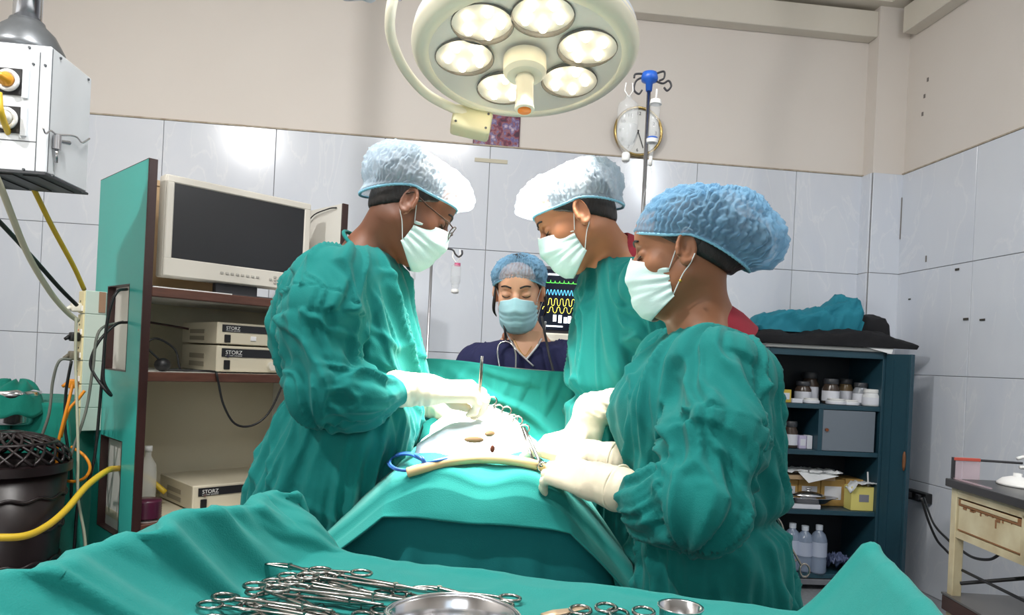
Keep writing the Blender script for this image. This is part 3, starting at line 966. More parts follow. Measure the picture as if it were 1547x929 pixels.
px_tube('power_lead', 'grey green lead crossing in front of the cabinet side', [(186, 486, 2.72), (150, 500, 2.62), (140, 560, 2.6), (130, 620, 2.59), (110, 680, 2.58), (88, 745, 2.58), (65, 790, 2.58), (55, 840, 2.58)], .005, m_greyc, 'cable')
px_tube('power_lead', 'black lead behind the orange loop', [(108, 545, 2.66), (100, 590, 2.66), (98, 640, 2.66), (103, 680, 2.66), (108, 720, 2.67), (106, 800, 2.67)], .0055, m_black, 'cable')
yp = PW(174, 708, cpt(0, 0, 0), cd).y
px_tube('gas_hose', 'long yellow hose sweeping from the lower cut-out to the left edge', [(250, 744, yp + .22), (222, 722, yp + .20), (192, 709, yp + .12), (174, 708, yp), (160, 712, yp - .08), (130, 735, yp - .2), (100, 770, yp - .34), (70, 795, yp - .45), (35, 810, yp - .55), (-20, 812, yp - .62)], .0115, m_yellow, 'hose', 10)

# ---- green draped table with steel drum at the far left
m_green = mat('green_cotton', (22, 128, 112), 0.85, var=0.18, scale=9, var_rgb=(14, 100, 92), bump=0.28, bscale=420, sheen=0.12, spec=0.2)
def drum():
    c = P(20, 600, 2.75); z0 = c.z - .10
    t = thing('steel_drum', 'shiny steel sterilising drum wrapped in green cloth', 'drum', (c.x, c.y, z0))
    Mx = Matrix.Translation((c.x, c.y, z0))
    MB().lathe([(.085, 0), (.088, .01), (.088, .10), (.09, .104)], 36, Mx).build('body', m_steel, t, True)
    MB().lathe([(.092, .098), (.092, .125), (.07, .135), (0, .138)], 36, Mx).build('lid', m_steel, t, True)
    # cloth folded over it
    g = []
    for i in range(26):
        row = []
        for j in range(40):
            a = -2.9 + 3.9 * j / 39; r = .02 + .095 * i / 25
            z = .165 - .13 * (i / 25) ** 3 + .008 * math.sin(a * 7 + i * .3)
            row.append((c.x + r * math.cos(a), c.y + r * math.sin(a), z0 + z))
        g.append(row)
    MB().sheet(g, .003).build('wrapping_cloth', m_green, t, True)
    return t
def drape(name, M, w, d, drop, z, mm, amp=.03, freq=9.0, n=.02, seed=0, parent=None, top_noise=.004, sides=('l', 'r', 'f', 'b'), label=None, thick=.003):
    """cloth lying on a w x d top at height z and hanging over chosen sides; M: local x,y on the top (0..w, 0..d), front is y=0"""
    l = drop if 'l' in sides else .01; r = drop if 'r' in sides else .01
    f = drop if 'f' in sides else .01; b = drop if 'b' in sides else .01
    us = np.arange(-l, w + r + 1e-6, n); vs_ = np.arange(-f, d + b + 1e-6, n)
    U, V = np.meshgrid(us, vs_, indexing='ij')
    cu, cv = np.clip(U, 0, w), np.clip(V, 0, d)
    ou, ov = U - cu, V - cv
    over = np.maximum(np.abs(ou), np.abs(ov)); mn = np.minimum(np.abs(ou), np.abs(ov))
    L = np.hypot(ou, ov) + 1e-9
    per = (cu + cv * 1.7 + np.arctan2(ov, ou) * .15)
    q = np.stack([per * freq, over * 1.2 + seed, 0 * over + seed * 3.1], -1).reshape(-1, 3)
    fold = (ridged(q).reshape(over.shape) * .6 + .4 * perlin(q * 2.3).reshape(over.shape)) * amp * np.clip(over / .25, 0, 1)
    out = np.maximum(fold + amp * .6 * np.clip(over / .1, 0, 1), .004 * (over > 0)) + mn * .35
    X = cu + ou / L * out; Y = cv + ov / L * out
    rd = np.minimum(over, .02)
    Z = z - np.maximum(over - mn * .15 - .006, 0)
    q = np.stack([U * 6, V * 6, U * 0 + seed], -1).reshape(-1, 3)
    Z = Z + (over <= 0) * np.abs(top_noise * ridged(q).reshape(over.shape))
    g = [[tuple(M @ Vector((X[i, j], Y[i, j], Z[i, j]))) for j in range(X.shape[1])] for i in range(X.shape[0])]
    mb = MB().sheet(g, thick)
    o = mb.build(name, mm, parent, True)
    if label: o['label'] = label
    return o

# ---- green covered side table at the far left with drum and basket
lz = P(60, 606, 2.85).z
lt = thing('side_table', 'small side table under a green cloth at the far left', 'table', P(20, 600, 3.0).xy.to_3d())
lo = Vector((P(-120, 600, 2.72).x, 2.72, 0))
Ml = frame(lo, (1, .10, 0))
lw = (P(118, 592, 2.85).x - lo.x)
MB().box((0, 0, lz - .02), (lw, .5, lz - .002), 0, Ml).build('top', m_steel_r, lt)
for x in (.02, lw - .04):
    for y in (.02, .46):
        MB().box((x, y, 0), (x + .02, y + .02, lz - .02), 0, Ml).build('leg', m_steel_r, lt)
tag(drape('tablecloth', Ml, lw, .5, .62, lz + .001, m_green, .03, 8, .022, 3), 'dark green cloth hanging over the far left side table', 'cloth')
drum()
# flap of cloth at the table front
g = [[tuple(Ml @ Vector((.05 + .30 * i / 20, -.035 - .012 * math.sin(i * .8) - .02 * (j / 10), lz + .006 - .14 * (j / 10) + .02 * math.sin(i * .25)))) for j in range(11)] for i in range(21)]
tag(MB().sheet(g, .004).build('cloth_flap', m_green, None, True), 'folded green cloth flap on the side table edge', 'cloth')

# ---- dark woven plastic basket with domed lid
def basket():
    m_b = mat('basket_brown', (26, 15, 17), 0.36)
    c = P(8, 760, 2.45); z0 = 0.30
    zrim = P(20, 705, 2.35).z
    t = thing('lidded_basket', 'dark brown plastic basket with perforated domed lid at the left edge', 'basket', (c.x, c.y, z0))
    R = .185
    Mx = Matrix.Translation((c.x, c.y, 0))
    MB().lathe([(R * .82, z0), (R * .84, z0 + .01), (R * .98, zrim - .02), (R * .96, zrim - .02), (R * .80, z0 + .01), (0, z0 + .01)], 48, Mx).build('body', m_b, t, True)
    MB().lathe([(R * .97, zrim - .03), (R * 1.05, zrim - .03), (R * 1.05, zrim), (R * .97, zrim + .004)], 48, Mx, False).build('rim', m_b, t, sharp=40)
    # dome of open lattice
    lid = MB()
    n1, h = 22, .095
    def dp(a, k): 
        ph = (math.pi / 2) * k
        return (c.x + R * 1.0 * math.cos(ph) * math.cos(a), c.y + R * math.cos(ph) * math.sin(a), zrim + .004 + h * math.sin(ph))
    for i in range(n1):
        for sgn in (1, -1):
            lid.tube([dp(2 * math.pi * i / n1 + sgn * k * .9, k) for k in np.linspace(0, .86, 12)], .0055, 5)
    for k in (.86, .45):
        lid.tube([dp(2 * math.pi * i / 36, k) for i in range(36)], .008, 6, True)
    lid.build('lid_lattice', m_b, t, True)
    MB().lathe([(R * math.cos(math.pi / 2 * .85), zrim + .004 + h * math.sin(math.pi / 2 * .85)), (.02, zrim + h + .006), (0, zrim + h + .006)], 32, Mx).build('lid_crown', m_b, t, True)
    for k in range(3):                      # woven bands of the body
        zz = z0 + (zrim - z0) * (.25 + .25 * k)
        rr = R * (.84 + .14 * (.25 + .25 * k)) + .002
        MB().tube([(c.x + rr * math.cos(a), c.y + rr * math.sin(a), zz + .006 * math.sin(a * 12)) for a in np.linspace(0, 2 * math.pi, 72, endpoint=False)], .006, 6, True).build('band', m_b, t, True)
    # stool it stands on
    s = thing('step_stool', 'low dark stool under the brown basket', 'stool', (c.x, c.y, 0))
    MB().box((c.x - .17, c.y - .17, z0 - .03), (c.x + .17, c.y + .17, z0 - .001), .004).build('seat', m_dkgrey, s)
    for sx in (-1, 1):
        for sy in (-1, 1):
            MB().box((c.x + sx * .14 - .012, c.y + sy * .14 - .012, 0), (c.x + sx * .14 + .012, c.y + sy * .14 + .012, z0 - .03)).build('leg', m_dkgrey, s)
basket()

# ================================================================== steel cupboard on the right
m_cup = mat('cupboard_teal', (34, 70, 84), 0.42, var=0.25, scale=5, var_rgb=(24, 52, 66))
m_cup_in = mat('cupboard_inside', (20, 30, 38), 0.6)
m_cupgrey = mat('cupboard_grey_top', (150, 152, 150), 0.45)
KD = 3.86
k0 = P(1158, 540, KD); k1 = P(1345, 552, KD)
kx0, kx1 = k0.x, k1.x
kb = Vector((kx0, KD, 0))
ke = Vector((math.cos(math.radians(3)), math.sin(math.radians(3)), 0))
MK = frame(kb, ke)
kw = (kx1 - kx0) / ke.x; kd = .36
kz = P(1250, 522, KD).z
def kon(px, py, off=0.0):
    return MK.inverted() @ PW(px, py, MK @ Vector((0, off, 0)), ke)
cup = thing('steel_cupboard', 'open dark teal steel cupboard full of jars against the back wall', 'cupboard', kb)
sh = [kon(1260, y, .0).z for y in (612, 682, 772, 868)]
MB().box((0, 0, .06), (.022, kd, kz - .02), .002, MK).build('side_panel', m_cup, cup)
MB().box((kw - .022, 0, .06), (kw, kd, kz - .02), .002, MK).build('side_panel', m_cup, cup)
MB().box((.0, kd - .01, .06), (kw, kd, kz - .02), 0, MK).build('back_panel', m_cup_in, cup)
MB().box((-.012, -.015, kz - .022), (kw + .02, kd, kz), .003, MK).build('top', m_cupgrey, cup)
MB().box((0, 0, kz - .06), (kw, .02, kz - .022), .002, MK).build('top_rail', m_cup, cup)
for z in sh:
    MB().box((.022, .006, z - .025), (kw - .022, kd - .01, z), .002, MK).build('shelf', m_cup, cup)
MB().box((0, .0, .03), (kw, .02, sh[3] - .03), .002, MK).build('plinth', mat('plinth_grey', (112, 114, 120), .5), cup)
for x in (.01, kw - .04):
    for y in (.01, kd - .04):
        MB().box((x, y, 0), (x + .03, y + .03, .06), 0, MK).build('foot', m_cup, cup)
xd = kon(1240, 650).x
MB().box((xd - .012, .006, sh[1]), (xd + .012, kd - .01, sh[0] - .025), 0, MK).build('divider', m_cup, cup)
lk = MB().box((xd + .014, .008, sh[1] + .002), (kw - .045, .02, sh[0] - .028), .002, MK).build('locker_door', mat('locker_grey', (112, 122, 132), .38), cup)
MB().cyl(MK @ Vector((xd + .035, .008, (sh[0] + sh[1]) / 2 - .01)), MK @ Vector((xd + .035, -.002, (sh[0] + sh[1]) / 2 - .01)), .009, None, 12).build('lock', mat('brass', (150, 90, 60), .3, .8), lk)
# doors standing open
hx = MK @ Vector((kw, 0, 0))
dr_dir = Vector((0.44, -0.9, 0)).normalized()
MD = frame(hx, dr_dir)
dl = kw * .48
dz0, dz1 = .07, kz - .03
def cup_door(M, L):
    o = MB().box((0, -.009, dz0), (L, .009, dz1), .002, M).build('door', m_cup, cup)
    MB().box((.03, -.013, dz0 + .03), (.05, -.007, dz1 - .03), 0, M).build('stiffener', m_cup, o)
    return o
dlen = .15
dr = cup_door(MD, dlen)
MB().box((dlen - .012, -.014, dz0), (dlen + .002, .014, dz1), .002, MD).build('door_edge', m_cup, dr)
hl = MK @ Vector((0, 0, 0))
MDl = frame(hl, Vector((-.30, -.95, 0)))
cup_door(MDl, .14)
hp = MD @ Vector((dlen - .01, -.02, .74))
MB().tube([hp + Vector((0, 0, z)) for z in (.05, .03, 0, -.03, -.05)], [.004, .008, .009, .008, .004], 8).build('door_handle', mat('wood_handle', (120, 76, 44), .5), dr, True)

# ---- jars on the upper shelf
m_glass = mat('jar_glass', (190, 196, 204), .12, alpha=.55, spec=.6)
m_pill = mat('white_content', (222, 224, 226), .6)
m_lab = mat('paper_label', (222, 224, 232), .7)
m_lid_d = mat('jar_lid', (60, 62, 66), .4)
def kjar(px, pyt, pyb, wpx, y, label, cont='white', body=None, lid=None, z=None, cat='jar'):
    zb = z if z is not None else sh[0]
    q = kon(px, pyb, y); top = kon(px, pyt, y).z
    h = max(top - zb, .03); r = wpx * (KD + y) / F_PX / 2
    c = MK @ Vector((q.x, y, zb))
    t = thing('medicine_jar', label, cat, c, group='jars and bottles in the steel cupboard')
    Mx = Matrix.Translation(c)
    MB().lathe([(r * .92, 0.001), (r, .006), (r, h * .62), (r * .8, h * .74), (r * .78, h * .80)], 20, Mx).build('body', body or m_glass, t, True)
    MB().lathe([(r * .82, h * .79), (r * .86, h * .81), (r * .86, h * .97), (r * .8, h), (0, h)], 20, Mx).build('lid', lid or m_lid_d, t, sharp=40)
    MB().lathe([(r * 1.012, h * .12), (r * 1.012, h * .52)], 20, Mx, False).build('label', m_lab, t, True)
    return t
kjar(1212, 576, 612, 24, .20, 'dark medicine jar with white label at the back left of the top shelf', body=mat('amber', (72, 60, 52), .2))
kjar(1222, 562, 612, 26, .26, 'tall dark jar at the back of the top shelf', body=MATS['amber'])
kjar(1254, 572, 613, 25, .16, 'dark jar with white label in the middle of the top shelf', body=MATS['amber'])
kjar(1276, 572, 612, 22, .24, 'brown bottle at the back right of the top shelf', body=mat('brown_glass', (110, 92, 66), .2))
kjar(1299, 578, 614, 22, .14, 'white labelled jar with dark lid beside the row of jars', body=m_glass)
kjar(1316, 588, 617, 27, .07, 'short round white pot in front on the top shelf', body=m_pill, lid=m_whitep)
kjar(1330, 576, 612, 20, .22, 'clear bottle behind the short white pot', body=m_glass)
kjar(1339, 592, 614, 23, .12, 'white lidded pot at the right end of the top shelf', body=m_pill, lid=m_whitep)
kjar(1284, 604, 614, 26, .08, 'low white tub in front on the top shelf', body=m_pill, lid=m_whitep)
kjar(1263, 602, 613, 30, .09, 'wide low white tub at the top shelf front', body=m_pill, lid=m_whitep)
kjar(1225, 604, 612, 24, .08, 'flat white packet pot at the top shelf front', body=m_pill, lid=m_whitep)
def kbox(name, px0, px1, pyt, z, y, depth, mm, label, cat='box', lab=True):
    a = kon(px0, pyt, y); b = kon(px1, pyt, y)
    t = thing(name, label, cat, MK @ Vector(((a.x + b.x) / 2, y, z)))
    MB().box((a.x, y, z + .001), (b.x, y + depth, a.z), .002, MK).build('body', mm, t)
    if lab:
        w, h = b.x - a.x, a.z - z
        MB().box((a.x + w * .15, y - .0012, z + h * .25), (b.x - w * .15, y, z + h * .75), 0, MK).build('label', m_lab, t)
    return t
m_yel = mat('yellow_card', (206, 178, 70), .6)
kbox('medicine_box', 1178, 1196, 588, sh[0], .05, .05, m_yel, 'yellow and white medicine box at the top shelf left end')
kbox('medicine_box', 1197, 1213, 602, sh[0], .04, .05, m_lab, 'small white medicine box beside the yellow box', lab=False)
kjar(1193, 636, 672, 22, .10, 'brown jar with lilac label on the second shelf', z=sh[1], body=MATS['amber'])
m_lilac = mat('lilac_card', (196, 188, 216), .6)
kbox('medicine_box', 1208, 1219, 658, sh[1], .06, .05, m_lilac, 'lilac medicine carton left of the white one on the second shelf')
kbox('medicine_box', 1220, 1228, 658, sh[1], .06, .05, m_lab, 'narrow white medicine carton on the second shelf', lab=False)
kbox('medicine_box', 1228, 1235, 660, sh[1], .065, .05, mat('pink_card', (206, 170, 190), .6), 'narrow pink medicine carton on the second shelf', lab=False)
# third shelf: row of cartons with papers on top, steel tray, yellow glove box
m_och = mat('ochre_card', (190, 152, 86), .65)
for i, (a, b) in enumerate(((1178, 1206), (1207, 1240), (1241, 1277), (1278, 1306))):
    kbox('storage_carton', a, b, 724, sh[2], .14, .16, m_och, ['ochre carton under the papers at the left of the third shelf', 'ochre carton second from left behind the steel tray', 'ochre carton third from left behind the tray rim', 'ochre carton beside the yellow glove box'][i])
tb = kon(1175, 722, .10)
tag(MB().box((tb.x, .10, kon(1200, 724, .12).z + .002), (kon(1262, 722, .1).x, .30, kon(1200, 718, .12).z + .004), .001, MK).build('cardboard_sheet', m_card), 'flat cardboard lying on the ochre cartons', 'cardboard')
def crumple(name, label, c, ex, ey, nx, ny, amp, mm, seed, cat, thick=.002, base=None):
    """rumpled sheet lying on something: centre c, half extents as vectors"""
    g = []
    us = np.linspace(-1, 1, nx); vv = np.linspace(-1, 1, ny)
    U, V = np.meshgrid(us, vv, indexing='ij')
    q = np.stack([U * 2.2, V * 2.2, 0 * U + seed * 5.3], -1).reshape(-1, 3)
    H = (ridged(q).reshape(U.shape) + .5 * ridged(q * 2.1).reshape(U.shape) + .6) * amp
    H -= H.min()
    wob = perlin(q * .8 + 9).reshape(U.shape) * .25
    for i in range(nx):
        g.append([tuple(Vector(c) + Vector(ex) * (us[i] * (1 + wob[i, j])) + Vector(ey) * (vv[j] * (1 + wob[i, j])) + Vector((0, 0, H[i, j] + (base(us[i], vv[j]) if base else 0)))) for j in range(ny)])
    return tag(MB().sheet(g, thick).build(name, mm, None, True), label, cat)
m_paper = mat('white_paper', (232, 234, 234), .7)
zc = kon(1200, 718, .12).z + .006
crumple('paper_sheet', 'crumpled white papers on top of the ochre cartons', MK @ Vector((kon(1225, 710, .12).x, .15, zc)), ke * .17, Vector((0, .07, 0)), 26, 14, .018, m_paper, 2, 'paper')
tag(MB().add([MK @ Vector(v) for v in ((kon(1210, 712, .06).x, .10, zc + .02), (kon(1245, 706, .06).x, .12, zc + .03), (kon(1272, 712, .05).x, .08, zc + .005), (kon(1222, 724, .05).x, .05, zc - .035), (kon(1240, 722, .05).x, .06, zc - .02))], [[0, 1, 4], [0, 4, 3], [1, 2, 4]]).build('paper_sheet', m_paper), 'white paper sheet hanging over the carton edge', 'paper')
tcx = kon(1222, 750, .07)
tr = thing('steel_tray', 'shiny oval steel tray in front of the ochre cartons', 'tray', MK @ Vector((tcx.x, .08, sh[2])))
Mt = Matrix.Translation(MK @ Vector((tcx.x, .075, sh[2] + .028))) @ Matrix.Diagonal((1.5, .72, 1, 1))
MB().lathe([(.0, .004), (.065, .004), (.095, .030), (.108, .032), (.108, .034), (.094, .033), (.064, .0), (0, .0)], 40, Mt).build('dish', m_steel, tr, True)
Mt2 = Matrix.Translation(MK @ Vector((tcx.x, .075, sh[2] + .065)))
MB().lathe([(.07, 0), (.072, .005), (.04, .02), (.008, .026), (.008, .035), (.014, .042), (0, .046)], 30, Mt2 @ Matrix.Diagonal((1.3, .7, 1, 1))).build('lid', m_steel, tr, True)
tag(MB().box((kon(1198, 765, .02).x, .02, sh[2] + .001), (kon(1240, 765, .02).x, .06, sh[2] + .026), .002, MK).build('medicine_box', m_lab), 'flat white box lying below the steel tray', 'box')
gb = kbox('glove_box', 1287, 1326, 735, sh[2], .03, .08, mat('pale_yellow_card', (222, 210, 120), .6), 'pale yellow box with gloves spilling out on the third shelf', lab=False)
gx = kon(1306, 750, .03)
MB().box((gx.x - .03, .0285, sh[2] + .05), (gx.x + .025, .0302, sh[2] + .09), 0, MK).build('label', mat('grey_label', (130, 130, 140), .6), gb)
crumple('plastic_bag', 'white plastic bag over the pale yellow glove box', MK @ Vector((gx.x, .05, kon(1306, 738, .03).z + .004)), ke * .085, Vector((0, .045, 0)), 22, 12, .016, mat('bag_white', (214, 218, 222), .4), 5, 'bag', base=lambda u, v: -.05 * max(abs(u) - .6, 0) * 2)
for i in range(4):
    a = MK @ Vector((kon(1318 + i * 5, 735, .03).x, .06, sh[2] + .05)); b = MK @ Vector((kon(1314 + i * 9, 712 + i * 6, .03).x, .05, kon(1318, 714 + i * 6, .03).z))
    tag(MB().cyl(a, b, .004, None, 8).build('syringe_tube', m_whitep), ['leftmost white tube sticking up behind the glove box', 'second white tube sticking up behind the glove box', 'third white tube sticking up behind the glove box', 'rightmost white tube leaning out behind the glove box'][i], 'tube')
# lowest shelf: three saline bottles and plastic packets
m_saline = mat('saline_bottle', (150, 166, 190), .15, alpha=.62, spec=.6)
def saline(px, pyt, pyb, y, label):
    q = kon(px, pyb, y); c = MK @ Vector((q.x, y, sh[3])); h = kon(px, pyt, y).z - sh[3]
    t = thing('saline_bottle', label, 'bottle', c, group='saline bottles in the cupboard')
    r = .044
    Mx = Matrix.Translation(c)
    MB().lathe([(r * .9, .001), (r, .01), (r, h * .30), (r * .96, h * .32), (r, h * .34), (r, h * .70), (r * .75, h * .82), (r * .38, h * .88), (r * .36, h * .92)], 24, Mx).build('body', m_saline, t, True)
    MB().lathe([(r * .42, h * .90), (r * .42, h), (0, h)], 16, Mx).build('cap', mat('pale_cap', (196, 204, 214), .4), t, sharp=40)
    MB().lathe([(r * 1.01, h * .36), (r * 1.01, h * .66)], 24, Mx, False).build('label', mat('saline_label', (170, 180, 200), .6), t, True)
saline(1195, 790, 850, .07, 'leftmost clear saline bottle on the lowest cupboard shelf')
saline(1214, 794, 852, .05, 'middle clear saline bottle on the lowest cupboard shelf')
saline(1235, 793, 856, .03, 'right clear saline bottle on the lowest cupboard shelf')
crumple('plastic_packet', 'bluish plastic packet lying beside the saline bottles', MK @ Vector((kon(1265, 840, .08).x, .10, sh[3] + .004)), ke * .055, Vector((0, .07, 0)), 22, 16, .045, mat('packet_blue', (110, 122, 160), .2, alpha=.8, spec=.8), 7, 'packet')
crumple('plastic_packet', 'glossy plastic packet at the right of the lowest shelf', MK @ Vector((kon(1288, 838, .08).x, .12, sh[3] + .004)), ke * .05, Vector((0, .07, 0)), 20, 14, .032, MATS['packet_blue'], 9, 'packet')
tag(MB().box((kon(1176, 835, .05).x, .05, sh[3] + .001), (kon(1182, 835, .05).x, .1, sh[3] + .12), .002, MK).build('medicine_box', m_lab), 'narrow white box half hidden left of the saline bottles', 'box')

# ---- clothes on top of the cupboard
m_blackc = mat('black_cloth', (20, 20, 24), .85, bump=.3, bscale=200)
m_bluec = mat('teal_blue_cloth', (30, 130, 150), .8, var=.3, scale=9, var_rgb=(20, 96, 118), bump=.2, bscale=260)
def cloth_lump(name, label, cx, y, z, prof, mm, seed, depth=.34, amp=1.0):
    """folded garment: prof lists (px, py_top) for the outline seen from the front"""
    g = []
    pts = [kon(px, py, y) for px, py in prof]
    xs = np.linspace(pts[0].x, pts[-1].x, 46); tops = np.interp(xs, [p.x for p in pts], [p.z for p in pts])
    nv = 22
    rows_ = []
    for i in range(46):
        row = []
        for j in range(nv):
            a = math.pi * j / (nv - 1)
            hgt = max(tops[i] - z, .002)
            rr = (abs(math.cos(a)) ** .55) * (1 if math.cos(a) > 0 else -1)
            row.append([xs[i], y + .10 - depth / 2 * rr, z + hgt * math.sin(a) ** .45])
        rows_.append(row)
    A = np.array(rows_)
    q = (A * (9, 6, 12) + seed * 3.7).reshape(-1, 3)
    dz = (ridged(q) * .011 + ridged(q * 2.2) * .005).reshape(A.shape[:2]) * amp
    A[:, 1:-1, 2] += dz[:, 1:-1] - .006 * amp; A[:, 1:-1, 1] -= dz[:, 1:-1] * 1.3
    A[:, :, 2] = np.maximum(A[:, :, 2], z)
    A[:, :, 2][:, (0, -1)] = z
    g = [[tuple(MK @ Vector(p)) for p in row] for row in A]
    return tag(MB().sheet(g, 0).build(name, mm, None, True), label, 'cloth')
cloth_lump('folded_cloth', 'black folded cloth lying flat along the cupboard top', 0, .04, kz + .001, [(1128, 505), (1145, 498), (1200, 500), (1280, 496), (1330, 502), (1355, 512), (1374, 522)], m_blackc, 1)
cloth_lump('folded_cloth', 'black rolled cloth in the middle of the cupboard pile', 0, .08, kz + .035, [(1180, 498), (1240, 485), (1290, 476), (1330, 474), (1340, 484), (1342, 502)], m_blackc, 2, .24)
cloth_lump('scrub_top', 'crumpled teal blue cloth on top of the black cloths', 0, .03, kz + .068, [(1138, 500), (1150, 478), (1180, 472), (1225, 470), (1262, 458), (1278, 445), (1298, 455), (1300, 470)], m_bluec, 3, .22, 2.6)
tag(MB().add([MK @ Vector(v) for v in ((kon(1304, 520, -.03).x, -.02, kz + .006), (kon(1352, 532, -.03).x, -.02, kz + .004), (kon(1346, 544, -.03).x, -.032, kz - .03))] + [MK @ Vector((kon(1320, 520).x, .1, kz + .006))], [[0, 1, 2], [0, 3, 1]]).build('paper_sheet', m_paper), 'white paper corner under the black cloth', 'paper')
tag(MB().box((.02, .05, kz + .082), (.24, .22, kz + .088), 0, MK @ Matrix.Translation((0, 0, .0)) @ Matrix.Rotation(-.04, 4, 'Y')).build('flat_board', mat('grey_board', (150, 158, 166), .5)), 'thin pale board tucked under the teal blue cloth', 'board')

# ================================================================== cream steel trolley at the right edge
m_tro = mat('trolley_cream', (214, 204, 170), .5, var=.55, scale=11, var_rgb=(168, 140, 96))
m_rust = mat('rust', (140, 98, 64), .8)
m_tblack = mat('trolley_black_top', (40, 38, 38), .3)
TD = 2.34
t0 = P(1438, 728, TD)
td = Vector((-.04, -1, 0)).normalized()
zq = P(1438, 735, TD).z
MT = frame(Vector((t0.x, t0.y, 0)), td)
tl, tdp = .85, .45
tro = thing('steel_trolley', 'cream painted steel trolley with black top and worn drawers at the right edge', 'trolley', (t0.x, t0.y, 0))
def ton(px, py, off=0.0):
    return MT.inverted() @ PW(px, py, MT @ Vector((0, off, 0)), td)
MB().box((-.012, -.015, zq), (tl, tdp, zq + .026), .002, MT).build('top', m_tblack, tro)
zd1 = ton(1440, 800).z
def leg(x, y):
    MB().box((x, y, .06), (x + .03, y + .03, zq), .002, MT).build('leg', m_tro, tro)
    MB().lathe([(.0, 0), (.022, 0), (.025, .02), (.022, .05), (.008, .062), (0, .062)], 14, MT @ Matrix.Translation((x + .015, y + .015, 0))).build('castor', m_black, tro, True)
for x in (0, tl - .03):
    for y in (0, tdp - .03):
        leg(x, y)
MB().box((.03, .002, zq - .028), (tl - .03, .028, zq - .001), 0, MT).build('apron', m_tro, tro)
MB().box((.03, .002, zd1 - .022), (tl - .03, .028, zd1), 0, MT).build('lower_rail', m_tro, tro)
xm_ = ton(1543, 780).x
MB().box((xm_, .002, zd1), (xm_ + .03, .028, zq - .02), 0, MT).build('mullion', m_tro, tro)
MB().box((0, .03, zd1 - .02), (.006, tdp - .02, zq - .005), 0, MT).build('end_panel', m_tro, tro)
MB().box((.03, .06, zd1 - .012), (tl - .03, tdp - .02, zd1 - .006), 0, MT).build('drawer_floor', m_tro, tro)
d1 = MB().box((.034, .006, zd1 + .004), (xm_ - .005, .022, zq - .055), .002, MT).build('drawer', m_tro, tro)
MB().box((.034, .004, zq - .055), (xm_ - .005, .02, zq - .034), .002, MT).build('drawer_lip', m_rust, d1)
MB().box((.05, .002, zq - .046), (xm_ - .02, .006, zq - .034), .001, MT).build('drawer_pull', m_tro, d1)
rr_ = random.Random(5)
for i in range(9):
    x = .045 + (xm_ - .08) * (i + rr_.random() * .8) / 9
    MB().box((x, .0045, zq - .057 - rr_.random() ** 2 * .009), (x + .004 + rr_.random() * .018, .0062, zq - .055), 0, MT).build('rust_patch', m_rust, d1)
MB().box((.036, .0045, zd1 + .003), (xm_ - .006, .0062, zd1 + .007), 0, MT).build('rust_line', m_rust, d1)
xs_ = ton(1502, 760).x
MB().box((xs_, .0048, zq - .085), (xs_ + .006, .006, zq - .06), 0, MT @ Matrix.Translation((0, 0, 0))).build('rust_patch', m_rust, d1)
d2 = MB().box((xm_ + .034, .006, zd1 + .004), (tl - .034, .022, zq - .03), .002, MT).build('drawer', m_tro, tro)
MB().box((xm_ + .05, .0, zq - .08), (xm_ + .15, .007, zq - .07), .002, MT).build('drawer_pull', m_rust, d2)
zl = ton(1442, 905).z
MB().box((-.01, -.01, zl - .05), (tl, tdp, zl), .003, MT).build('lower_shelf', mat('brown_wood', (70, 44, 36), .45, var=.5, scale=10), tro)
MB().box((-.01, -.012, zl), (tl, tdp, zl + .006), 0, MT).build('shelf_sheet', mat('shelf_grey', (96, 94, 92), .3), tro)
a1, b1 = MT @ Vector((.04, .02, zl + .05)), MT @ Vector((.34, .30, zd1 - .02))
MB().cyl(a1, b1, .006, None, 8).build('cross_bar', m_black, tro)
MB().cyl(MT @ Vector((.03, .03, zl + .09)), MT @ Vector((.60, .03, zl + .09)), .005, None, 8).build('cross_bar', m_black, tro)
# rail and things on the trolley
rl = thing('acrylic_tray', 'clear acrylic tray with red edge on the trolley top', 'tray', MT @ Vector((.12, .25, zq + .026)))
m_acr = mat('acrylic_pink', (226, 196, 206), .1, alpha=.35); m_red = mat('red_edge', (200, 90, 76), .4)
zc_ = zq + .027
MB().box((.0, .0, zc_), (.006, .085, zc_ + .062), 0, MT).build('wall', m_acr, rl)
MB().box((.0, .0, zc_), (.20, .005, zc_ + .004), 0, MT).build('wall', m_acr, rl)
MB().box((-.002, .0, zc_ + .060), (.008, .085, zc_ + .070), .001, MT).build('rim', m_red, rl)
MB().box((-.003, -.003, zc_), (.007, .005, zc_ + .07), 0, MT).build('post', m_dkgrey, rl)
MB().cyl(MT @ Vector((.003, .085, zc_ + .064)), MT @ Vector((.003, .22, zc_ + .062)), .004, None, 8).build('rod', m_dkgrey, rl)
hk = MT @ Vector((.003, .215, zc_ + .064))
MB().tube(bez([hk + MT.to_3x3() @ Vector(v) for v in ((0, -.012, .012), (0, .012, .018), (0, .022, .003), (0, .016, -.014), (0, -.002, -.016))], 5), .006, 8).build('hook', m_whitep, rl, True)
mk_ = thing('oxygen_mask', 'white dome shaped face mask lying on the trolley top', 'mask', MT @ Vector((.08, .16, zq + .026)))
MB().lathe([(.062, 0), (.06, .012), (.045, .035), (.02, .05), (.013, .052), (.013, .07), (0, .07)], 24, MT @ Matrix.Translation((.09, .15, zc_)) @ Matrix.Diagonal((1.15, .8, .55, 1))).build('shell', m_whitep, mk_, True)
MB().ball((.15, .17, zc_ + .02), (.03, .025, .02), 14, 10, MT).build('bulb', m_steel, mk_, True)
bc = thing('black_case', 'flat black case with a steel stud lying on the trolley', 'case', MT @ Vector((.3, .2, zq + .026)))
MB().box((.19, .12, zc_), (.50, .34, zc_ + .045), .006, MT, 2).build('body', m_black, bc)
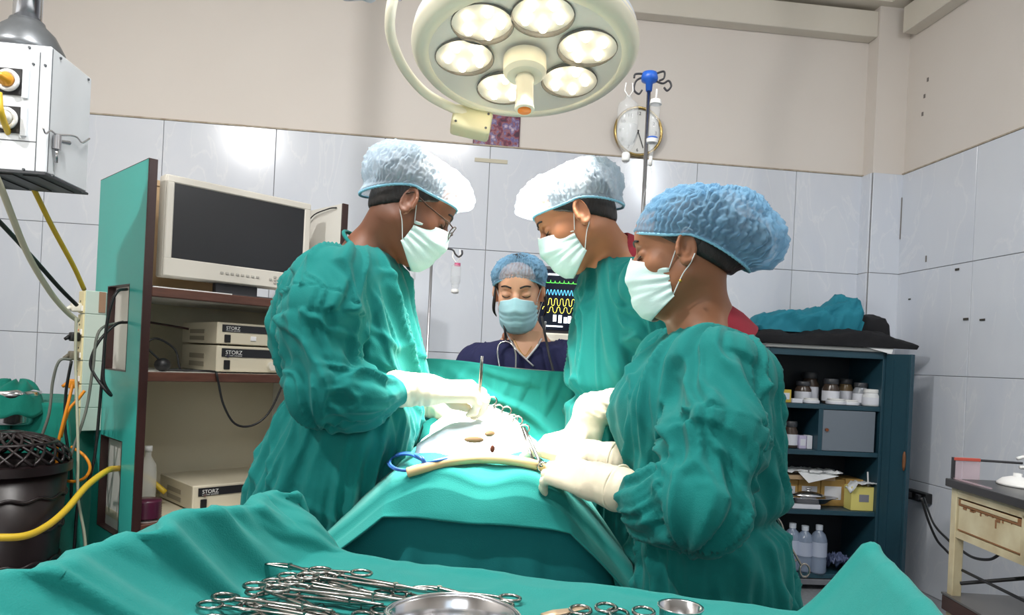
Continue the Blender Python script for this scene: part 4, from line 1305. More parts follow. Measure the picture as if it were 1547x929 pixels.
MB().cyl(MT @ Vector((.21, .12, zc_ + .026)), MT @ Vector((.21, .114, zc_ + .026)), .01, None, 12).build('stud', mat('stud', (190, 160, 110), .3, .6), bc)
# below: white bucket, papers, red thing
bk = MT @ Vector((.20, .28, zl + .12))
bkt = thing('plastic_bucket', 'translucent white plastic bucket on the lower trolley shelf', 'bucket', (bk.x, bk.y, zl + .006))
Mb = Matrix.Translation((bk.x, bk.y, zl + .007))
MB().lathe([(.09, 0), (.095, .005), (.12, .28), (.126, .28), (.126, .295), (.115, .295), (.09, .01), (0, .01)], 32, Mb).build('body', mat('bucket_white', (214, 216, 220), .35, alpha=.8), bkt, True)
px_tube('power_lead', 'black lead looping under the trolley drawers', [(1396, 752, 3.6), (1410, 790, 3.2), (1432, 815, 2.9), (1448, 828, 2.7), (1470, 842, 2.5), (1495, 845, 2.40), (1512, 836, 2.35)], .005, m_black, 'cable')
px_tube('power_lead', 'second black lead falling from the wall socket behind the trolley', [(1392, 752, 2.9), (1402, 785, 2.9), (1415, 815, 2.9), (1428, 830, 2.9), (1440, 842, 2.9)], .005, m_black, 'cable')
sw = PW(1392, 750, wpt(S_RW - .012, 0, 0), EN)
ws = thing('wall_socket', 'dark wall socket with plugs low on the right wall', 'socket', sw)
Ms = frame(sw, EN)
MB().box((-.09, -.04, -.025), (.09, .0, .03), .004, Ms).build('body', m_black, ws)
MB().box((-.06, -.06, -.012), (-.02, -.038, .018), .004, Ms).build('plug', m_dkgrey, ws)
MB().box((.02, -.055, -.012), (.055, -.038, .018), .004, Ms).build('plug', m_dkgrey, ws)
rd = MT @ Vector((.42, .12, zl + .006))
tag(MB().box((.36, .06, zl + .007), (.56, .22, zl + .05), .01, MT, 2).build('red_pouch', mat('red_cloth', (150, 40, 44), .6)), 'dark red pouch on the lower trolley shelf', 'pouch')
tag(MB().box((.30, .05, zl + .007), (.355, .2, zl + .035), .006, MT).build('black_pouch', m_blackc), 'small black pouch beside the red pouch', 'pouch')
bo = MT @ Vector((.50, .03, zl + .051))
wb = thing('plastic_bottle', 'white bottle lying at the right edge of the lower trolley shelf', 'bottle', bo)
MB().cyl(bo + Vector((0, 0, .022)), bo + td * .1 + Vector((0, 0, .022)), .021, None, 16).build('body', m_whitep, wb, sharp=40)
MB().cyl(bo + td * .1 + Vector((0, 0, .022)), bo + td * .12 + Vector((0, 0, .022)), .010, None, 12).build('cap', m_whitep, wb)

# ================================================================== wall clock, picture
cq = PW(963, 200, wpt(0, 0.015, 0), E1)
clk = thing('wall_clock', 'round wall clock with gold rim half hidden behind the drip bottle', 'clock', cq)
Mq = frame(cq, E1) @ Matrix.Rotation(math.radians(90), 4, 'X')
rc = .145
MB().lathe([(rc * .90, .0), (rc, 0), (rc * 1.02, .02), (rc * .97, .035), (rc * .90, .022)], 48, Mq, False).build('rim', mat('gold_rim', (170, 146, 92), .25, .8), clk, True)
MB().lathe([(rc * .92, .012), (0, .012)], 48, Mq, False).build('face', mat('clock_face', (226, 226, 222), .4), clk)
fm = frame(cq, E1)
for h in range(12):
    a = math.pi * 2 * h / 12
    tp = fm @ Vector((math.sin(a) * rc * .74, -.0135, math.cos(a) * rc * .74 - .009))
    text_mesh(str(12 if h == 0 else h), .028, frame(tp, E1), 'numeral', m_dkgrey, clk, align='CENTER')
for a, l, w in ((math.radians(200), .07, .007), (math.radians(160), .10, .005)):
    MB().box((-w / 2, -.0165, -.01), (w / 2, -.015, l), 0, fm @ Matrix.Rotation(a, 4, 'Y')).build('hand', m_black, clk)
# devotional picture: plain stand-in of purple and red patches
pq = PW(735, 222, wpt(0, .004, 0), E1)
Mp = frame(pq, E1)
def pic_mat():
    m = bpy.data.materials.new('picture_print'); m.use_nodes = True
    nt = m.node_tree; b = nt.nodes['Principled BSDF']
    tc = nt.nodes.new('ShaderNodeTexCoord')
    no = nt.nodes.new('ShaderNodeTexNoise'); no.inputs['Scale'].default_value = 26; no.inputs['Detail'].default_value = 5
    nt.links.new(tc.outputs['Object'], no.inputs['Vector'])
    rp = nt.nodes.new('ShaderNodeValToRGB'); e = rp.color_ramp.elements
    e[0].position = .35; e[0].color = lin((64, 34, 60)); e[1].position = .68; e[1].color = lin((198, 176, 190))
    for p, c in ((.44, (120, 40, 70)), (.50, (150, 96, 100)), (.56, (92, 84, 140))):
        x = e.new(p); x.color = lin(c)
    nt.links.new(no.outputs[0], rp.inputs[0]); nt.links.new(rp.outputs[0], b.inputs['Base Color'])
    b.inputs['Roughness'].default_value = .3
    return m
pic = thing('wall_picture', 'small purple and red picture taped to the wall behind the lamp', 'picture', pq)
pw_ = (PW(784, 222, wpt(0, .004, 0), E1) - PW(714, 222, wpt(0, .004, 0), E1)).length
ph_ = .26
xo_ = (Mp.inverted() @ PW(714, 222, wpt(0, .004, 0), E1)).x
MB().box((xo_, -.004, 0), (xo_ + pw_, .003, ph_), 0, Mp).build('backing', mat('picture_edge', (84, 40, 60), .5), pic)
MB().box((xo_ + .006, -.0055, .008), (xo_ + pw_ - .006, -.003, ph_ - .008), 0, Mp).build('print', pic_mat(), pic)

# ================================================================== drip stand behind the right surgeon
m_blue = mat('blue_plastic', (36, 96, 196), .35)
DS = 2.75
def dpx(px, py, y=DS): return P(px, py, y)
ivp = thing('drip_stand', 'steel drip stand with blue head and four hooks', 'stand', Vector((dpx(972, 300).x, DS, 0)))
pt = dpx(981, 122)
xb = pt.x
MB().cyl((xb, DS, .05), (xb, DS, pt.z), .008, None, 14).build('pole', m_steel, ivp, True)
MB().cyl((xb, DS, .05), (xb, DS, 1.25), .0125, None, 14).build('lower_tube', m_steel, ivp, True)
MB().lathe([(.012, -.05), (.014, -.02), (.030, -.012), (.033, .0), (.028, .02), (.012, .026), (0, .028)], 20, Matrix.Translation((xb, DS, pt.z + .01))).build('head', m_blue, ivp, True)
for pts in (((1000, 126), (1010, 122), (1014, 130), (1008, 137), (1003, 132)), ((990, 112), (1003, 108), (1003, 118), (996, 122)), ((968, 118), (960, 124), (958, 136), (965, 142), (970, 136)), ((972, 112), (960, 112), (958, 118))):
    MB().tube(bez([(xb, DS, pt.z + .012)] + [tuple(dpx(x, y)) for x, y in pts], 5), .004, 6).build('hook', m_dkgrey, ivp, True)
for k in range(5):
    a = math.pi * 2 * k / 5 + .3
    MB().tube([(xb, DS, .07), (xb + .26 * math.cos(a), DS + .26 * math.sin(a), .045)], .012, 8).build('leg', m_steel, ivp, True)
    MB().lathe([(0, 0), (.018, 0), (.022, .02), (.012, .04), (0, .042)], 12, Matrix.Translation((xb + .26 * math.cos(a), DS + .26 * math.sin(a), 0))).build('castor', m_black, ivp, True)
m_ivb = mat('iv_bottle', (226, 230, 232), .08, alpha=.24, spec=.8)
m_fluid = mat('iv_fluid', (222, 228, 232), .05, alpha=.2, spec=.8)
def iv_bottle(name, label, top, bot, r, y, cat='bottle'):
    a, b = dpx(*top, y), dpx(*bot, y)
    h = a.z - b.z
    t = thing(name, label, cat, b)
    M = Matrix.Translation((b.x, y, b.z))
    MB().lathe([(.007, 0), (.007, h * .06), (.011, h * .07), (.013, h * .15), (r * .8, h * .28), (r, h * .38), (r, h * .80), (r * .9, h * .88), (r * .4, h * .94), (r * .25, h)], 24, M).build('body', m_ivb, t, True)
    MB().lathe([(r * .7, h * .29), (r * .93, h * .39), (r * .93, h * .56), (0, h * .56)], 24, M).build('fluid', m_fluid, t, True)
    MB().lathe([(.0125, h * .02), (.0155, h * .04), (.0155, h * .13), (.012, h * .15)], 16, M).build('port', m_whitep, t, True)
    MB().tube([(b.x - .012, y, a.z + .05), (b.x - .016, y, a.z + .02), (b.x, y, a.z - .004), (b.x + .016, y, a.z + .02), (b.x + .012, y, a.z + .05)], .0025, 6).build('hanger', m_whitep, t, True)
    return t
iv_bottle('drip_bottle', 'clear drip bottle hanging left of the blue stand head', (950, 145), (945, 246), .040, DS - .03)
# burette chamber
a, b = dpx(992, 140, DS - .04), dpx(982, 250, DS - .04)
bur = thing('drip_chamber', 'long clear measuring chamber hanging right of the stand pole', 'drip chamber', b)
ax = (a - b)
def on(k): return b + ax * k
MB().cyl(on(.34), on(.86), .019, None, 20).build('chamber', m_ivb, bur, True)
MB().cyl(on(.84), on(.90), .023, .020, 20).build('cap', m_whitep, bur, sharp=40)
MB().cyl(on(.31), on(.36), .021, .023, 20).build('base', m_whitep, bur, sharp=40)
MB().cyl(on(.365), on(.385), .0195, None, 20).build('blue_ring', m_blue, bur, True)
MB().cyl(on(.12), on(.31), .009, .010, 12).build('drip_tube', m_ivb, bur, True)
MB().cyl(on(0), on(.13), .008, .0065, 12).build('connector', m_whitep, bur, True)
MB().tube([on(.9), on(.98), on(1.05)], .004, 6).build('hanger', m_whitep, bur, True)
tag(MB().tube(bez([on(0), on(-.15) + Vector((.01, 0, 0)), dpx(972, 300, DS - .02), dpx(970, 380, DS - .02), dpx(968, 520, DS - .02)], 6), .0022, 6).build('drip_line', m_ivb, None, True), 'thin clear drip line running down the stand', 'tube')

# drip stand on the left behind the nurse
LS = 2.85
l1 = P(652, 396, LS)
lst = thing('drip_stand', 'slim steel drip stand with single bent hook behind the table screen', 'stand', (l1.x, LS, 0))
MB().cyl((l1.x, LS, .04), (l1.x, LS, P(655, 380, LS).z), .0055, None, 10).build('pole', m_steel_r, lst, True)
MB().tube(bez([P(x, y, LS) for x, y in ((655, 381), (668, 376), (683, 377), (688, 384), (693, 388), (698, 384), (698, 378))], 5), .004, 6).build('hook', m_dkgrey, lst, True)
MB().tube(bez([P(x, y, LS) for x, y in ((655, 381), (640, 378), (622, 378), (616, 384), (611, 386))], 5), .004, 6).build('hook', m_dkgrey, lst, True)
for k in range(4):
    a = math.pi / 2 * k + .4
    MB().tube([(l1.x, LS, .06), (l1.x + .22 * math.cos(a), LS + .22 * math.sin(a), .012)], .010, 8).build('leg', m_steel_r, lst, True)
iv_bottle('drip_bottle', 'small upturned bottle with pink band hanging from the bent hook', (691, 396), (687, 444), .020, LS)
iv_bottle('drip_bottle', 'clear upturned bottle half hidden by the left surgeon mask', (620, 388), (617, 440), .026, LS)
MB().lathe([(.0125, .0), (.0125, .012)], 14, Matrix.Translation(P(691, 402, LS)), False).build('pink_band', mat('pink_band', (200, 90, 130), .5), bpy.data.objects['drip_bottle.001'], True)
# ================================================================== patient monitor behind the nurse
MM = 2.75
a, b = P(822, 412, MM), P(905, 490, MM)
pmn = thing('patient_monitor', 'patient monitor with coloured waves on a dark screen behind the nurse', 'monitor', ((a.x + b.x) / 2, MM, b.z - .04))
mm0 = frame((a.x - .01, MM, b.z - .03), (1, .03, 0))
W_, H_ = (b.x - a.x) + .04, a.z - b.z + .045
MB().box((-.012, 0, -.04), (W_ + .012, .12, H_ + .012), .008, mm0, 2).build('casing', m_dkgrey, pmn, sharp=40)
MB().box((-.012, -.01, -.045), (W_ + .012, .11, -.012), .006, mm0).build('lower_panel', m_offwhite, pmn)
scn = MB().box((0, -.003, 0), (W_, .002, H_), 0, mm0).build('screen', mat('monitor_screen', (12, 16, 28), .25, emit=((16, 22, 40), .6)), pmn)
def glow(name, c, s=1.6): return mat(name, c, .5, emit=(c, s))
g_g, g_b, g_y, g_w, g_r = glow('wave_green', (90, 210, 80)), glow('wave_blue', (90, 180, 230)), glow('wave_yellow', (230, 220, 90)), glow('wave_white', (220, 230, 240)), glow('wave_red', (220, 90, 70))
def wave(z, fn, mm_, x0=.04, x1=.64):
    pts = [(W_ * (x0 + (x1 - x0) * i / 120), -.0042, H_ * (z + fn(i / 120))) for i in range(121)]
    MB().tube([mm0 @ Vector(p) for p in pts], .0011, 4).build('wave', mm_, scn)
wave(.76, lambda t: .05 * max(0, 1 - abs((t * 9) % 1 - .5) * 12) + .015, g_g)
wave(.62, lambda t: .045 * math.sin(t * 75), g_b)
wave(.46, lambda t: .06 * (1 if math.sin(t * 44) > 0 else -1) * (abs(math.sin(t * 44)) ** .3), g_y)
wave(.33, lambda t: .05 * (1 if math.sin(t * 36) > .2 else -1) * (abs(math.sin(t * 36)) ** .5), g_y)
for x, z, h, m_ in ((.28, .12, .13, g_w), (.36, .12, .10, g_w), (.42, .12, .12, g_w), (.48, .12, .10, g_w), (.2, .14, .11, g_w), (.68, .74, .08, g_g), (.68, .60, .08, g_b), (.68, .46, .10, g_y), (.68, .32, .10, g_y), (.70, .17, .07, g_w), (.62, .8, .03, g_r)):
    w = .05 if x < .6 else .13
    MB().box((W_ * x, -.0042, H_ * z), (W_ * (x + w), -.0032, H_ * (z + h)), 0, mm0).build('reading', m_, scn)
MB().box((W_ * .05, -.0042, H_ * .90), (W_ * .35, -.0032, H_ * .93), 0, mm0).build('status_bar', g_w, scn)
MB().box((W_ * .62, -.0042, H_ * .88), (W_ * .97, -.0032, H_ * .95), 0, mm0).build('status_bar', mat('cream_bar', (230, 226, 180), .5, emit=((230, 226, 180), 1.3)), scn)
MB().box((W_ * .05, -.0042, H_ * .05), (W_ * .35, -.0032, H_ * .075), 0, mm0).build('status_bar', g_w, scn)
# trolley for the monitor
mst = thing('monitor_stand', 'plain stand carrying the patient monitor', 'stand', (a.x + W_ / 2, MM + .06, 0))
MB().box((W_ / 2 - .18, -.02, -.062), (W_ / 2 + .18, .16, -.046), .003, mm0).build('shelf', m_offwhite, mst)
q = mm0 @ Vector((W_ / 2, .06, 0))
MB().cyl((q.x, q.y, .05), (q.x, q.y, q.z - .06), .02, None, 14).build('post', m_steel_r, mst, True)
MB().lathe([(.2, 0), (.2, .03), (.03, .06), (0, .06)], 24, Matrix.Translation((q.x, q.y, 0))).build('base', m_dkgrey, mst, sharp=40)
# ================================================================== operating lamp
LD = 1.74
lc = P(793, 88, LD)                                    # centre of the lamp face
ln = Vector((0.035, -0.20, -0.98)).normalized()        # the way the lamp looks
LR = 171 * LD / F_PX
lam = thing('operating_lamp', 'large round operating lamp with six lit reflector clusters above the patient', 'lamp', lc)
# local frame: z = looking direction, x = image right
lx = (Vector((1, 0, 0.03)) - ln * Vector((1, 0, 0.03)).dot(ln)).normalized()
ly = ln.cross(lx)
ML = Matrix(((lx.x, ly.x, ln.x, lc.x), (lx.y, ly.y, ln.y, lc.y), (lx.z, ly.z, ln.z, lc.z), (0, 0, 0, 1)))
m_lamp = mat('lamp_cream', (246, 240, 216), .35)
m_lampb = mat('lamp_shell', (206, 210, 220), .3)
R = LR
MB().lathe([(R * .845, .004), (R * .85, .010), (R * .95, .004), (R * .995, -.012), (R, -.02), (R * .995, -.035)], 72, ML, False).build('front_ring', m_lamp, lam, True)
MB().lathe([(R * 1.0, -.022), (R * .985, -.05), (R * .90, -.085), (R * .6, -.115), (R * .25, -.128), (0, -.13)], 72, ML, False).build('rear_shell', m_lampb, lam, True)
m_pan = mat('reflector_pan', (242, 238, 228), .35, .1)
MB().lathe([(R * .85, .004), (R * .6, -.004), (R * .2, -.008), (0, -.008)], 64, ML, False).build('reflector_pan', m_pan, lam, True)
m_bulb = mat('lit_bulb', (255, 246, 225), .4, emit=((255, 238, 205), 10))
m_cup = MATS.get('cup_refl') or mat('cup_refl', (74, 70, 62), .4, .0)
m_lens = mat('lamp_glass', (255, 255, 250), .03, alpha=.10, spec=.8)
clusters = [(720, 28), (822, 18), (702, 86), (887, 72), (768, 124), (860, 122)]
cl_loc = []
for px, py in clusters:
    rx, rz = ray(px, py)
    d = Vector((rx, 1, rz)); t = (lc - Vector((0, 0, CAM_H))).dot(ln) / d.dot(ln)
    cl_loc.append(ML.inverted() @ (Vector((0, 0, CAM_H)) + d * t))
cl_loc.append(Vector((0.02 * R, -R * .62, 0)) if False else None)
rb = random.Random(11)
cl_loc = [c for c in cl_loc if c is not None]
for i, c in enumerate(cl_loc):
    ang = math.atan2(c.y, c.x); rr = min(max(math.hypot(c.x, c.y), R * .50), R * .58)
    cx, cy = math.cos(ang) * rr, math.sin(ang) * rr
    Mx = ML @ Matrix.Translation((cx, cy, 0))
    cr = R * .255
    g = MB().lathe([(cr, .006), (cr * 1.03, .004), (cr * .98, -.004), (cr * .75, -.022), (cr * .3, -.030), (0, -.030)], 32, Mx, False).build('reflector_cup', m_cup, lam, True)
    for k in range(5):
        a = 2 * math.pi * k / 5 + i
        MB().lathe([(0, .012), (cr * .11, .010), (cr * .155, .003), (cr * .15, -.008), (cr * .10, -.014)], 12, Mx @ Matrix.Translation((cr * .58 * math.cos(a), cr * .58 * math.sin(a), 0))).build('bulb', m_bulb, g, True)
MB().lathe([(R * .85, .012), (R * .75, .034), (R * .5, .036), (0, .036)], 64, ML, False).build('front_glass', m_lens, lam, True)
MB().lathe([(R * .19, .0), (R * .19, .040), (R * .155, .050), (0, .052)], 40, ML).build('handle_boss', m_lamp, lam, sharp=40)
hd = MB().lathe([(R * .075, .050), (R * .085, .06), (R * .075, .07), (R * .080, .125), (R * .088, .135), (R * .08, .14), (0, .14)], 28, ML).build('handle', m_lamp, lam, True)
MB().lathe([(R * .06, .1395), (R * .058, .1425), (0, .143)], 24, ML).build('handle_tip', mat('orange_tip', (236, 130, 30), .4), hd, True)
# yoke: bent arm round the left of the lamp with its joint box below
def onl(px, py, dz=0.0):
    return P(px, py, LD + dz)
yk = [onl(601, -30, -.04), onl(590, 20, -.02), onl(592, 60, .03), onl(612, 105, .10), onl(645, 142, .17), onl(690, 166, .22), onl(722, 180, .245)]
MB().tube(bez(yk, 8), .013, 10, flat=1.0).build('yoke', m_lamp, lam, True)
MB().cyl(onl(606, -6, -.03), onl(560, -10, -.02), .011, None, 12).build('arm_stub', m_steel, lam, True)
jc = onl(712, 186, .245)
MJ = frame(jc, Vector((1, .1, -.15)), Vector((.12, .25, .95)))
bx_ = MB().box((-.055, -.028, -.036), (.055, .028, .036), .010, MJ, 2).build('joint_box', mat('joint_cream', (236, 230, 190), .4), lam, sharp=50)
for x, z in ((-.042, .022), (.042, .022), (-.042, -.022), (.042, -.022)):
    MB().cyl(MJ @ Vector((x, -.0275, z)), MJ @ Vector((x, -.0295, z)), .0035, None, 8).build('screw', m_seam, bx_)
# suspension up to the ceiling
MB().tube(bez([onl(560, -10, -.02), onl(500, -60, .08), (-.55, LD + .25, CEIL - .5), (-.5, LD + .25, CEIL - .15), (-.5, LD + .25, CEIL)], 6), .022, 12).build('suspension_arm', m_lampb, lam, True)
MB().lathe([(.09, -.001), (.08, -.05), (.03, -.07), (0, -.07)], 24, Matrix.Translation((-.5, LD + .25, CEIL))).build('ceiling_plate', m_lampb, lam, sharp=40)
# its light: one spot per reflector, all aimed at the wound
AIM = Vector((-.07, 1.76, 1.0))
for i, c in enumerate(cl_loc):
    ang = math.atan2(c.y, c.x)
    p = ML @ Vector((math.cos(ang) * R * .54, math.sin(ang) * R * .54, .03))
    lo_ = light('lamp_beam', 'SPOT', p, AIM, 88, (1.0, .95, .86), spot_size=math.radians(50), spot_blend=1.0, shadow_soft_size=.05)
    lo_.parent = lam; lo_.matrix_parent_inverse = lam.matrix_basis.inverted()
# ================================================================== operating table with its drapes
m_cloth = mat('theatre_green', (34, 132, 126), 0.88, var=0.14, scale=6, var_rgb=(24, 110, 110), bump=0.22, bscale=500, sheen=0.10, spec=0.15)
m_cloth_d = mat('theatre_green_dark', (32, 124, 126), 0.88, var=0.2, scale=6, var_rgb=(22, 100, 106), bump=0.2, bscale=500, spec=0.15)
ot = thing('operating_table', 'operating table hidden under the green drapes', 'table', (-.07, 1.85, 0))
MB().box((-.27, 1.50, .78), (.12, 2.9, .83), .02).build('mattress', m_black, ot)
MB().box((-.27, 1.51, .74), (.12, 2.9, .78), .004).build('table_top', m_steel_r, ot)
MB().box((-.20, 1.95, .12), (.06, 2.25, .74), .02).build('column', m_steel_r, ot)
MB().box((-.32, 1.75, 0), (.18, 2.5, .12), .02).build('base', m_steel_r, ot)

NEARY = 1.43
# top drape: height field over the patient; u across (world x), v along (world y)
def drape_top_z(x, y):
    """cloth height over the table"""
    cx = -.062 + .01 * (y - 1.45)
    t = x - cx
    ridge = .935 + .012 * np.sin((y - 1.4) * 5)
    belly = .075 * np.exp(-(((y - 1.80) / .17) ** 2)) * np.exp(-((t / .16) ** 2))
    legs = .014 * np.exp(-(((np.abs(t) - .10) / .06) ** 2)) * (y < 1.62)
    half = .175 + .02 * np.exp(-((y - 1.8) / .2) ** 2)
    side = np.maximum(np.abs(t) - half, 0)
    return ridge + belly + legs - np.where(side > 0, side * .72 + .5 * side ** 1.5, 0) - .035 * (t / half) ** 2 * (np.abs(t) < half) - .035 * (np.abs(t) >= half)
def cloth_sheet(name, X, Y, Z, mm, label, cat, thick=.004, parent=None):
    g = [[(X[i, j], Y[i, j], Z[i, j]) for j in range(X.shape[1])] for i in range(X.shape[0])]
    o = MB().sheet(g, thick).build(name, mm, parent, True)
    return tag(o, label, cat) if parent is None else o
# upper drape with short front overhang
nu, nv = 150, 150
U = np.linspace(-1, 1, nu); S = np.linspace(-.062, .60, nv)        # s<0 hangs over the near end
UU, SS = np.meshgrid(U, S, indexing='ij')
cxn = -.062
kk = sstep(.03, .22, SS)
UU = np.where(UU < 0, UU * (.335 - .075 * kk), UU * (.33 - .07 * kk))
Xw = cxn + UU
Yw = NEARY + np.maximum(SS, 0) * 1.0
Zt = drape_top_z(Xw, Yw)
hang = np.maximum(-SS, 0)
q = np.stack([UU * 5, SS * 3, 0 * UU], -1).reshape(-1, 3)
wr = (ridged(q + 3.3).reshape(UU.shape) * .006 + perlin(q * 2.2 + 7).reshape(UU.shape) * .004)
rnd_ = np.sqrt(np.maximum(0, .03 ** 2 - np.minimum(np.maximum(.03 - np.maximum(SS, 0), 0), .03) ** 2)) - .03
ztn = drape_top_z(Xw, 0 * Xw + NEARY)
zhem = np.minimum(.848 - .012 * UU / .3 + .006 * perlin(np.stack([UU * 6, 0 * UU, 0 * UU + 1], -1).reshape(-1, 3)).reshape(UU.shape), ztn - .05)
Zt = np.where(SS > 0, Zt + wr + rnd_, (ztn + wr - .03) + (zhem - ztn + .03) * (hang / .062))
# front overhang leans out a little and carries soft folds
Yw = Yw - np.where(SS < 0, .020 + hang * .45 + .012 * perlin(np.stack([UU * 9, SS * 2, 0 * UU + 4], -1).reshape(-1, 3)).reshape(UU.shape) * np.clip(hang / .05, 0, 1), 0)
# dip of loose cloth in the middle of the near edge
dip = np.exp(-(((UU - .03) / .06) ** 2)) * np.exp(-(((SS - .02) / .05) ** 2))
Zt = Zt - .02 * dip
upper = cloth_sheet('top_drape', Xw, Yw, Zt, m_cloth, 'green surgical drape covering the patient with its front edge folded over', 'drape', .004)
# lower drape falling to the floor from the near end and along both sides
per = []
def lower_line():
    pts = [(.19, 2.2), (.19, 1.9), (.20, 1.62), (.235, 1.48), (.20, 1.435), (.08, 1.42), (-.05, 1.415), (-.20, 1.42), (-.35, 1.435), (-.405, 1.48), (-.37, 1.62), (-.35, 1.9), (-.35, 2.2)]
    return np.array(bez([(x, y, 0) for x, y in pts], 14))
LL = lower_line()
seg = np.r_[0, np.cumsum(np.linalg.norm(np.diff(LL, axis=0), axis=1))]
tt = np.linspace(0, seg[-1], 260)
LX, LY = np.interp(tt, seg, LL[:, 0]), np.interp(tt, seg, LL[:, 1])
tx, ty = np.gradient(LX), np.gradient(LY)
nl = np.hypot(tx, ty); nx_, ny_ = -ty / nl, tx / nl
if (nx_ * (LX + .07) + ny_ * (LY - 1.8)).mean() < 0: nx_, ny_ = -nx_, -ny_
hh_ = np.linspace(0, 1, 60)
TT, HH = np.meshgrid(tt, hh_, indexing='ij')
q = np.stack([TT * 8.5 + HH * .6, HH * 1.1, 0 * TT + 2], -1).reshape(-1, 3)
fold = (np.maximum(ridged(q).reshape(TT.shape), -.3) * .034 + perlin(q * 2.1).reshape(TT.shape) * .018) * (np.clip((HH - .03) * 4, 0, 1) + .02) * 1.2
flare = .045 * HH - .012
X = LX[:, None] + nx_[:, None] * (fold + flare); Y = LY[:, None] + ny_[:, None] * (fold + flare)
ztop = np.minimum(drape_top_z(LX, np.maximum(LY, NEARY)) - .03, .868)
ztop = np.maximum(ztop - .05 * (LY > 1.5), .70)
Z = ztop[:, None] - HH * (ztop[:, None] - .10)
cloth_sheet('table_drape', X, Y, Z, m_cloth_d, 'darker green drape hanging from the operating table towards the floor', 'drape', .003)

# screen drape between nurse and wound
zs0 = P(635, 541, 2.06); zs1 = P(868, 563, 2.06)
nu, nv = 120, 70
UU, VV = np.meshgrid(np.linspace(-.12, 1.10, nu), np.linspace(0, 1, nv), indexing='ij')
X = zs0.x + (zs1.x - zs0.x) * UU
zt_l = zs0.z + (zs1.z - zs0.z) * UU
q = np.stack([UU * 1.3 + VV * .9, VV * 3.4 - UU * 1.7, 0 * UU + 6], -1).reshape(-1, 3)
q2 = np.stack([UU * 6.0 + VV * 1.2, VV * 1.1, 0 * UU + 9], -1).reshape(-1, 3)
w1 = np.maximum(ridged(q).reshape(UU.shape) - .5, 0) * .040 + np.maximum(ridged(q2).reshape(UU.shape) - .55, 0) * .028 + perlin(q * .7).reshape(UU.shape) * .006
Y = 2.06 - .16 * VV ** 2 - w1 * np.clip(VV * 5, .1, 1)
Z = zt_l - VV * .36 + .004 * np.sin(UU * 7)
cloth_sheet('screen_drape', X, Y, Z, m_cloth, 'green screen drape hung upright between the nurse and the wound', 'drape', .004)
scr = thing('drape_frame', 'steel frame holding up the green screen drape', 'frame', (zs0.x, 2.08, .86))
MB().tube([zs0 + Vector((-.03, .012, -.01)), zs1 + Vector((.03, .012, -.01))], .008, 8).build('top_bar', m_steel_r, scr)
for p in (zs0 + Vector((-.03, .012, -.01)), zs1 + Vector((.03, .012, -.01))):
    MB().cyl((p.x, p.y, .79), p, .007, None, 8).build('upright', m_steel_r, scr)

# white drapes round the wound
m_white_d = mat('pale_drape', (214, 228, 240), .8, bump=.15, bscale=300)
m_gauze = mat('gauze', (244, 244, 238), .85, bump=.3, bscale=260)
m_skin_p = mat('patient_skin', (226, 184, 136), .5, sss=.15)
wc = P(722, 655, 1.74)
def mound(name, label, cx, cy, rx, ry, z, h, mm, seed, wr=.006, thick=.003, hole=0.0, p=2.0, drop=.02):
    n, m = 46, 72
    g = []
    for i in range(n):
        k = hole + (1 - hole) * i / (n - 1)
        row = []
        for j in range(m + 1):
            a = 2 * math.pi * j / m
            e = 1 + .05 * math.sin(3 * a + seed) + .04 * math.sin(5 * a + seed * 2)
            x, y = cx + rx * k * e * math.cos(a), cy + ry * k * e * math.sin(a)
            row.append((x, y, k, a))
        g.append(row)
    A = np.array(g)
    X, Y, K = A[..., 0], A[..., 1], A[..., 2]
    q = np.stack([X * 14, Y * 14, 0 * X + seed], -1).reshape(-1, 3)
    Zb = drape_top_z(X, Y)
    Z = np.maximum(z + h * (1 - K ** p), Zb + .004) 
    Z = Z + (ridged(q).reshape(X.shape) * wr + perlin(q * 2).reshape(X.shape) * wr * .5)
    Z = np.where(K > .96, np.maximum(Zb + .003, Z - drop), Z)
    return cloth_sheet(name, X, Y, Z, mm, label, 'drape', thick)
mound('wound_drape', 'pale blue white drape spread over the patient below the wound', -.075, 1.70, .155, .16, .955, .065, m_white_d, 1.0, .005)
mound('wound_towel', 'bright white gauze towels heaped around the wound', -.075, 1.79, .125, .115, .985, .065, m_gauze, 2.4, .010)
pat = thing('surgical_patch', 'small patch of bare skin at the open wound', 'wound', (-.07, 1.72, 1.02))
def skin_spot(px, py, w, l, ang, nm, mm, par):
    c = PZ(px, py, 1.028)
    M = Matrix.Translation((c.x, c.y, 1.028)) @ Matrix.Rotation(ang, 4, 'Z')
    MB().ball((0, 0, 0), (l, w, .006), 14, 8, M).build(nm, mm, par, True)
skin_spot(740, 655, .008, .018, 1.2, 'skin_fold', m_skin_p, pat)
skin_spot(716, 664, .005, .018, .2, 'skin_fold', m_skin_p, pat)
skin_spot(744, 678, .003, .005, .9, 'wound_edge', mat('wound_red', (150, 80, 56), .35), pat)

